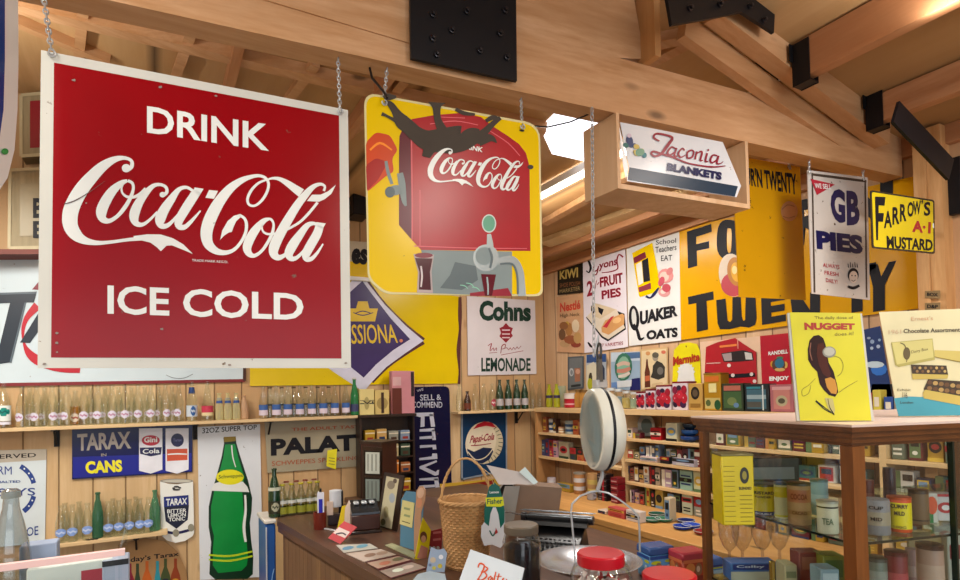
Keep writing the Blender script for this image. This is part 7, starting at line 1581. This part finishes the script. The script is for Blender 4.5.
ctin('cream and yellow tin half behind the brown cocoa tin', 775.5, 790, 483, ZG, paint('#c0bc90', .4), [(.6, .9, '#b8a820'), (.05, .1, '#b8b020')], py=519, lid='#5a6a70')
ctin('brown paper-covered tin with faded red print on the glass shelf', 789.5, 810.5, 483, ZG, paint('#a8855c', .55), [(.55, .85, '#a86848'), (.25, .35, '#9a7048')], py=529, lid='#4a4640', txt=[('COCOA', .62, .76, .7, '#7a2a20'), ('CACAO', .26, .34, .6, '#6a3a24')])
ctin('pale teal glass jar at the back of the glass shelf', 812, 828, 480, ZG, paint('#8aaeb0', .3), [(.3, .6, '#a8c4c4')], py=516, lid='#6a8a8c', nm='jar', cat='jar')
ctin('small white tin with dark rim beside the cabinet’s corner post', 819, 838, 501, ZG, paint('#c8c8b0', .35), [(.80, .85, '#1c2020')], py=540, lid='#b8b8a8', txt=[('TEA', .3, .5, .5, '#6a7a60')])
ctin('grey tin with dark lettering just inside the corner post', 865, 889, 499, ZG, paint('#7c7c80', .4), [(.28, .66, '#958c78')], py=536, txt=[('CUP', .74, .84, .5, '#1c1c20'), ('MID', .42, .52, .4, '#1c1c20')])
ctin('bright yellow curry powder tin with orange ends', 890, 910.5, 497, ZG, paint('#c84818', .35), [(.1, .86, '#d8c808')], py=533, lid='#b84a20', txt=[('CURRY', .70, .82, .7, '#1a1a14'), ('MILD', .5, .62, .4, '#1a1a14'), ('100G', .12, .2, .5, '#7a6a10')])
ctin('brown tin with a dark rim between the yellow curry tin and the green tin', 911, 928, 490, ZG, paint('#6a563e', .45), [(.9, .95, '#2a2420'), (.1, .14, '#2a2420')], py=525, lid='#3a342c')
c = onZ(937, 524, ZG)+Vector((.0, .03, 0)); d = (c-ORI).dot(fw); h = (ORI+ray(937, 492)*d).z-ZG; ww = 20/577*d
carton('white, green and orange box with a big triangle on the glass shelf', (c.x, c.y, ZG+.0006), (ww*.95, .04, h), paint('#b8b8b0', .4), [(.05, .02, .75, .42, '#147038'), (.1, .06, .5, .2, '#c8c830'), (.45, .3, .95, .9, '#c8502c', 'o'), (.05, .55, .4, .95, '#c8c4b8')], R_(-40))
c = onZ(955, 522, ZG)+Vector((.0, .03, 0))
carton('white and red box beside the triangle box at the glass joint', (c.x, c.y, ZG+.0006), (.05, .04, h*.92), paint('#b8b8b8', .4), [(.1, .3, .9, .7, '#a82830', 'o'), (.3, .4, .7, .6, '#d0d0d0', 'o'), (.0, .9, 1, 1, '#a82830')], R_(-40))
ctin('purple-black tall bottle standing at the back behind the yellow curry tin', 885, 896, 468, ZG, paint('#2a2440', .3), [(.3, .5, '#3a3458')], py=512, nm='bottle', cat='bottle')
ctin('dark red tin at the back of the glass shelf by the corner post', 862, 874, 480, ZG, paint('#7a2428', .35), [(.4, .6, '#9a5048')], py=512)
carton('black box with white lettering at the back of the glass shelf', tuple(onZ(785, 508, ZG)+Vector((.02, .06, .0006))), (.16, .05, .15), paint('#202224', .4), [(.05, .55, .9, .8, '#8a8c88'), (.1, .2, .5, .42, '#b0b0ac')], R_(-32))
# lower shelf of the cabinet
ZL = .9856
c = ORI+ray(742, 561)*1.86+e2*.03
carton('blue and white lettered box on the lower glass shelf', (c.x, c.y, ZL), (.15, .07, c.z-ZL), paint('#3a68a8', .35), [(.0, .0, .8, .55, '#c0bca8'), (.05, .65, .8, .95, '#1c2c78'), (.12, .72, .7, .9, '#d0d8e8', 'Colby')], R_(-32))
for i, (px, lab) in enumerate(((729, 'clear glass goblet nearest the cabinet’s slim post'), (742, 'clear glass goblet with patterned bowl behind the blue lettered box'), (762, 'clear glass goblet in the middle of the lower shelf'), (779, 'clear glass goblet furthest from the slim post'))):
    c = ORI+ray(px, 540)*2.0; t = thing('goblet', lab, 'glass', (c.x, c.y, ZL), 'glass goblets in the show cabinet', world=False); t.scale = (.74, .74, 1); mb = MB(); mb.lathe([(.030, 0), (.028, .004), (.007, .010), (.007, .05), (.028, .068), (.044, .10), (.046, .135), (.038, .185)], glass('#e8e2de', .03, .28, name='goblet_glass'), 18); mb.build('glass_bowl', t)
def lowc(lab, px, pt, d, w_, col, art, rz=-32, nm='packet', cat='packet', dp=.06):
    if px < 840: d += .12

    c = ORI+ray(px, pt)*d; carton(lab, (c.x, c.y, ZL), (w_, dp, c.z-ZL), paint(col, .4), art, R_(rz), nm, cat)
lowc('dark red box on the lower glass shelf beside the goblets', 806, 550, 1.62, .07, '#7c3020', [(.1, .6, .9, .9, '#9a5a40')])
lowc('olive and yellow box on the lower glass shelf by the corner post', 828, 553, 1.58, .06, '#8a8430', [(.1, .5, .9, .9, '#5a6a2c')])
lowc('pale blue box on the lower glass shelf in front of the red one', 824, 566, 1.5, .05, '#8aa0a8', [(.1, .5, .9, .9, '#b8c4c8')])
lowc('small cream box behind the gold tube', 786, 562, 1.6, .035, '#b8aa80', [(.1, .6, .9, .8, '#7a7a50')])
lowc('brown show card with pale circles at the back of the lower shelf', 925, 532, 1.66, .10, '#9a8458', [(.1, .5, .4, .8, '#c0b088', 'o'), (.5, .4, .8, .7, '#7a6a40')], dp=.01)
lowc('white box at the back of the lower shelf near the glass joint', 948, 528, 1.66, .05, '#b8b4a8', [(.1, .6, .9, .8, '#8a3030')])
for lab, px0, px1, pt, py_, col, bands, lid in (('red-lidded jar of dark red sweets inside the cabinet', 888, 908, 552, 620, '#7a1c28', [(.5, .7, '#a84048')], '#5a1a20'), ('short pot with a dark lid inside the cabinet, beside the red one', 921, 944, 545, 622, '#a88a7c', [(.4, .75, '#b8a090')], '#3a2420'),
        ('round grey-green tin inside the cabinet by the corner post', 868, 888, 558, 618, '#6a7468', [(.6, .8, '#8a9088')], '#4a5048'), ('olive tin low in the cabinet corner', 862, 872, 546, 610, '#7a7420', [(.5, .7, '#a09830')], None), ('pinkish pot behind the dark-lidded pot', 908, 921, 549, 605, '#a07c80', [(.5, .7, '#b89a98')], None)):
    ctin(lab, px0, px1, pt, ZL, paint(col, .35), bands, py=py_, lid=lid)
mb = MB(); c = ORI+ray(772, 560)*1.66; mb.lathe([(.008, 0), (.009, c.z-ZL-.004), (0, c.z-ZL)], paint('#b08a38', .25, .7), 14, Vector((c.x, c.y, ZL))); tag(recenter(mb.build('brass_tube')), 'thin upright brass tube beside the blue lettered box', 'tube')

# ------------------------------------------------ cards on top of the cabinet
def topcard(bl, br, lean): return stand(bl, br, ZTP+.001, lean)
P = topcard((799.5, 421.5), (871, 421), .16)
t = thing('show_card', 'upright yellow show card picturing a brown shoe under bold red lettering', 'show card', P(835, 421))
mb = MB(); mb.slab(P, [(787.5, 313), (862, 313.5), (874, 421), (797, 421)], paint('#c4c4bc', .4), .010, -.001); mb.build('card_block', t)
Z = ZP(P, 775, 300, 4.46)
mb = MB(); mb.poly(Z, [(66, 55), (380, 58), (430, 538), (112, 538)], paint('#cfca2a', .4), .0008); mb.build('yellow_face', t)
mb = MB(); mb.text(Z, 'NUGGET', (132, 134), (356, 132), (130, 100), paint('#a8301c', .4), .0014, .06, (356, 104)); mb.build('red_lettering', t)
mb = MB(); mb.text(Z, 'The daily dose of', (178, 90), (350, 88), (176, 72), paint('#6a5a18', .4), .0014, .0, (348, 72)); mb.text(Z, 'does it!', (266, 160), (350, 156), (266, 146), paint('#6a5a18', .4), .0014, .0, (350, 140)); mb.build('small_lettering', t)
mb = MB(); sh = paint('#2a0e0a', .25); sh2 = paint('#4a1e12', .25)
mb.poly(Z, [(172, 160), (196, 156), (215, 170), (226, 200), (232, 240), (240, 280), (262, 320), (278, 380), (282, 412), (268, 432), (240, 424), (216, 400), (200, 376), (194, 350), (188, 320), (164, 296), (148, 268), (146, 220), (154, 180)], sh, .0014)
mb.poly(Z, [(190, 196), (216, 190), (228, 240), (236, 290), (250, 330), (240, 350), (214, 330), (196, 290), (186, 240)], sh2, .0018); mb.line(Z, [(160, 190, 4), (156, 230, 5), (166, 270, 3)], paint('#8a5a48', .3), .002)
mb.poly(Z, [(222, 352), (248, 344), (268, 356), (278, 396), (274, 420), (250, 416), (232, 390)], paint('#c08830', .4), .002); mb.build('shoe_picture', t)
mb = MB(); mb.ell(Z, 242, 232, 30, 25, paint('#8a8a80', .4), .0022); mb.ell(Z, 242, 230, 24, 19, paint('#b4b4a8', .4), .0026); mb.build('round_badge', t)
mb = MB(); ln = paint('#8a8420', .4)
mb.line(Z, [(262, 250, 3), (290, 260, 3), (304, 290, 3), (296, 325, 3), (278, 340, 3)], ln, .0014); mb.line(Z, [(180, 350, 2.5), (150, 380, 2.5), (122, 400, 3), (124, 428, 3), (150, 415, 3), (160, 380, 2.5)], ln, .0014); mb.line(Z, [(286, 412, 3), (320, 388, 3), (368, 360, 2)], ln, .0014)
mb.line(Z, [(182, 450, 8), (215, 475, 5), (250, 500, 3)], blk, .0016); mb.line(Z, [(186, 456, 3), (222, 488, 4), (262, 508, 3)], blk, .0016); mb.poly(Z, [(222, 436), (258, 440), (268, 490), (262, 512), (236, 480)], paint('#b8b070', .4), .0018); mb.line(Z, [(236, 440, 2), (244, 478, 3), (264, 512, 6)], blk, .0022); mb.build('pen_drawing', t)
P = topcard((897.5, 417), (958, 416.5), .14)
t = thing('show_card', 'large cream show card of chocolate boxes with a teal foot, standing on the cabinet', 'show card', P(930, 417))
Z = ZP(P, 865, 285, 4.147)
mb = MB(); mb.slab(Z, [(58, 112), (560, 92), (580, 540), (138, 546)], paint('#d2cba2', .4), .006); mb.build('card_block', t)
mb = MB(); mb.poly(Z, [(120, 470), (180, 462), (580, 480), (580, 538), (139, 544)], paint('#3f93a6', .4), .0008); mb.build('teal_foot', t)
mb = MB(); mb.text(Z, 'Chocolate Assortment', (160, 200), (394, 194), (160, 182), paint('#3a3020', .4), .0012, .02, (394, 176)); mb.build('lettering', t)
mb = MB(); mb.text(Z, '1961', (98, 204), (150, 202), (98, 186), paint('#c8a888', .4), .0012, .0); mb.text(Z, 'Ernest’s', (192, 148), (282, 145), (192, 132), paint('#c89878', .4), .0012, .0); mb.text(Z, 'Exhibit', (134, 440), (190, 440), (134, 430), paint('#6a6248', .4), .0012, .0); mb.text(Z, '1/6', (156, 470), (176, 470), (156, 445), paint('#4a4438', .4), .0012, .0); mb.text(Z, 'London', (146, 492), (200, 492), (146, 482), paint('#3a4a48', .4), .0016, .01); mb.build('faint_lettering', t)
mb = MB(); mb.poly(Z, [(108, 238), (280, 222), (290, 310), (140, 340), (125, 332)], paint('#a8a058', .4), .0012); mb.poly(Z, [(112, 240), (278, 226), (284, 300), (132, 330)], paint('#c4bc74', .4), .0016)
mb.ell(Z, 173, 284, 15, 26, paint('#5a4c28', .4), .002); mb.line(Z, [(146, 240, 3), (166, 252, 4), (174, 300, 3), (172, 320, 3)], paint('#5a4c28', .4), .0022); mb.text(Z, 'Dairy Box', (192, 288), (262, 274), (192, 272), paint('#5a4c28', .4), .002, .0, (262, 258)); mb.build('box_picture', t)
mb = MB(); mb.poly(Z, [(288, 270), (560, 280), (560, 350), (288, 296)], paint('#c0b060', .4), .001); mb.line(Z, [(288, 298, 4), (560, 352, 4)], paint('#8a7830', .4), .0014, smooth=False); mb.build('pale_box_picture', t)
mb = MB(); br_ = paint('#3a2a14', .4)
mb.poly(Z, [(190, 330), (338, 334), (345, 374), (196, 370)], br_, .0014); mb.poly(Z, [(194, 368), (346, 372), (342, 388), (198, 392)], paint('#b8a450', .4), .0016)
for i in range(12): mb.ell(Z, 205+i*11.5, 344+(i % 2)*14, 6, 6, paint(('#6a4a24', '#8a6a3a', '#b89a5a')[i % 3], .4), .0018, n=10)
mb.build('small_chocolate_box_picture', t)
mb = MB(); mb.poly(Z, [(244, 430), (262, 390), (560, 410), (560, 500), (248, 440)], br_, .0014); mb.poly(Z, [(240, 446), (250, 434), (560, 490), (560, 530), (244, 470)], paint('#b8a450', .4), .0018)
for i in range(22): mb.ell(Z, 268+(i//2)*24, 404+(i % 2)*24+(i//2)*3.2, 11, 9, paint(('#5a3a1a', '#7a5a30', '#a88a50')[i % 3], .4), .002, n=10)
mb.build('large_chocolate_box_picture', t)

# ------------------------------------------------ glass case at the near corner, with the big bottle
YC = 1.6; a = onY(-60, 571, YC); b = onY(125, 551.5, YC); zr_ = b.z
t = thing('glass_case', 'low open glass case whose top rail has a pink reflection in its colour', 'display case', ((a.x+b.x)/2, YC+.2, 0))
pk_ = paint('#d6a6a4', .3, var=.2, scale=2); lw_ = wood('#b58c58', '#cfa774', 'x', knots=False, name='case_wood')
mb = MB(); mb.bar((-1.3, YC, zr_), (b.x, YC, zr_), .016, .014, paint('#e2bfbd', .3)); mb.build('top_rail', t)  # pinkish reflection put into the rail colour
mb = MB(); mb.box((b.x-.012, YC+.21, zr_-.12), (.004, .40, .23), cg); mb.build('side_glass', t)
for x in (b.x-.008, -1.29):
    for y in (YC+.004,): mb = MB(); mb.box((x, y, (zr_-.25+.6)/2), (.016, .016, zr_-.25-.6), lw_); mb.build('post', t)
mb = MB(); mb.box(((b.x-1.3)/2, YC+.21, zr_-.24), (b.x+1.3-.04, .40, .02), lw_); mb.build('inner_shelf', t)
mb = MB(); mb.box(((b.x-1.3)/2, YC+.21, .3), (b.x+1.3, .42, .6), lw_); mb.build('base_cupboard', t)
mb = MB(); mb.box(((b.x-1.3)/2, YC, zr_/2+.297), (b.x+1.3-.04, .003, zr_-.62), cg); mb.build('front_glass', t)
zi = zr_-.2295
t = thing('big_bottle', 'large empty clear glass bottle rising above the glass case’s rail', 'bottle', (onY(11, 540, 1.76).x, 1.76, zi), world=False)
H = onY(11, 489, 1.76).z-zi; mb = MB(); R = .042
mb.lathe([(0, .004), (R*.85, 0), (R, .008), (R*1.0, H*.42), (R*.92, H*.60), (R*.62, H*.78), (R*.40, H*.88), (R*.36, H*.94), (R*.42, H*.955), (R*.42, H*.99), (R*.3, H)], glass('#c2caca', .08, .29, name='old_bottle_glass'), 28); mb.build('glass_body', t)
mb = MB(); mb.lathe([(R*.44, H*.945), (R*.46, H*.96), (R*.44, H*.985)], glass('#a8b2b0', .04, .4, name='thick_glass'), 28); mb.build('lip_ring', t)
c = onY(40, 556, 1.8); carton('blue-grey carton behind the big bottle', (c.x-.004, 1.83, zi), (.075, .06, onY(40, 544.5, 1.8).z-zi), paint('#8d9cb8', .5), [(.1, .1, .9, .5, '#7a8aa8')])
c = onY(72, 575, 1.72); carton('white carton with a red logo panel lying in the glass case', (c.x, 1.74, zi), (.17, .08, onY(72, 562, 1.72).z-zi), paint('#c4ccc8', .45), [(.05, .05, .52, .6, '#c07888'), (.62, .05, .98, .9, '#a02c3c'), (.05, .72, .55, .78, '#7a8888')])
c = onY(115, 575, 1.72); carton('blue-grey box with a black top edge at the end of the glass case', (c.x+.003, 1.72, zi), (.055, .07, onY(115, 559.5, 1.69).z-zi), paint('#9aa4ba', .45), [(.0, .93, 1, 1, '#1c1e24')])
# ============================================================ pieces of parts go one level deeper
SUBS = {'panel': ('field', 'border', 'rim_picture', 'navy_band'), 'dial_face': ('dial_marking', 'dial_glass'), 'platen_roller': ('platen_knob',), 'sloping_top': ('key',),
        'purple_diamond': ('gold_crown',), 'badge': ('lettering',), 'van_body': ('van_',), 'moulded_cornice': (), 'glass_body': ('neck_label', 'printed_label', 'paper_label')}
index_kids()
for t in [o for o in bpy.data.objects if o.parent is None and o.get('label')]:
    ks = KIDS.get(t.name, [])
    if len(ks) < 4: continue
    for k in ks:
        base = k.name.split('.')[0]
        if base in SUBS and k.parent is t:
            for c in ks:
                cb = c.name.split('.')[0]
                if c is not k and cb != base and c.parent is t and any(w_ in cb for w_ in SUBS[base]): c.parent = k
for o in bpy.data.objects:
    if '_w' in o.keys(): del o['_w']
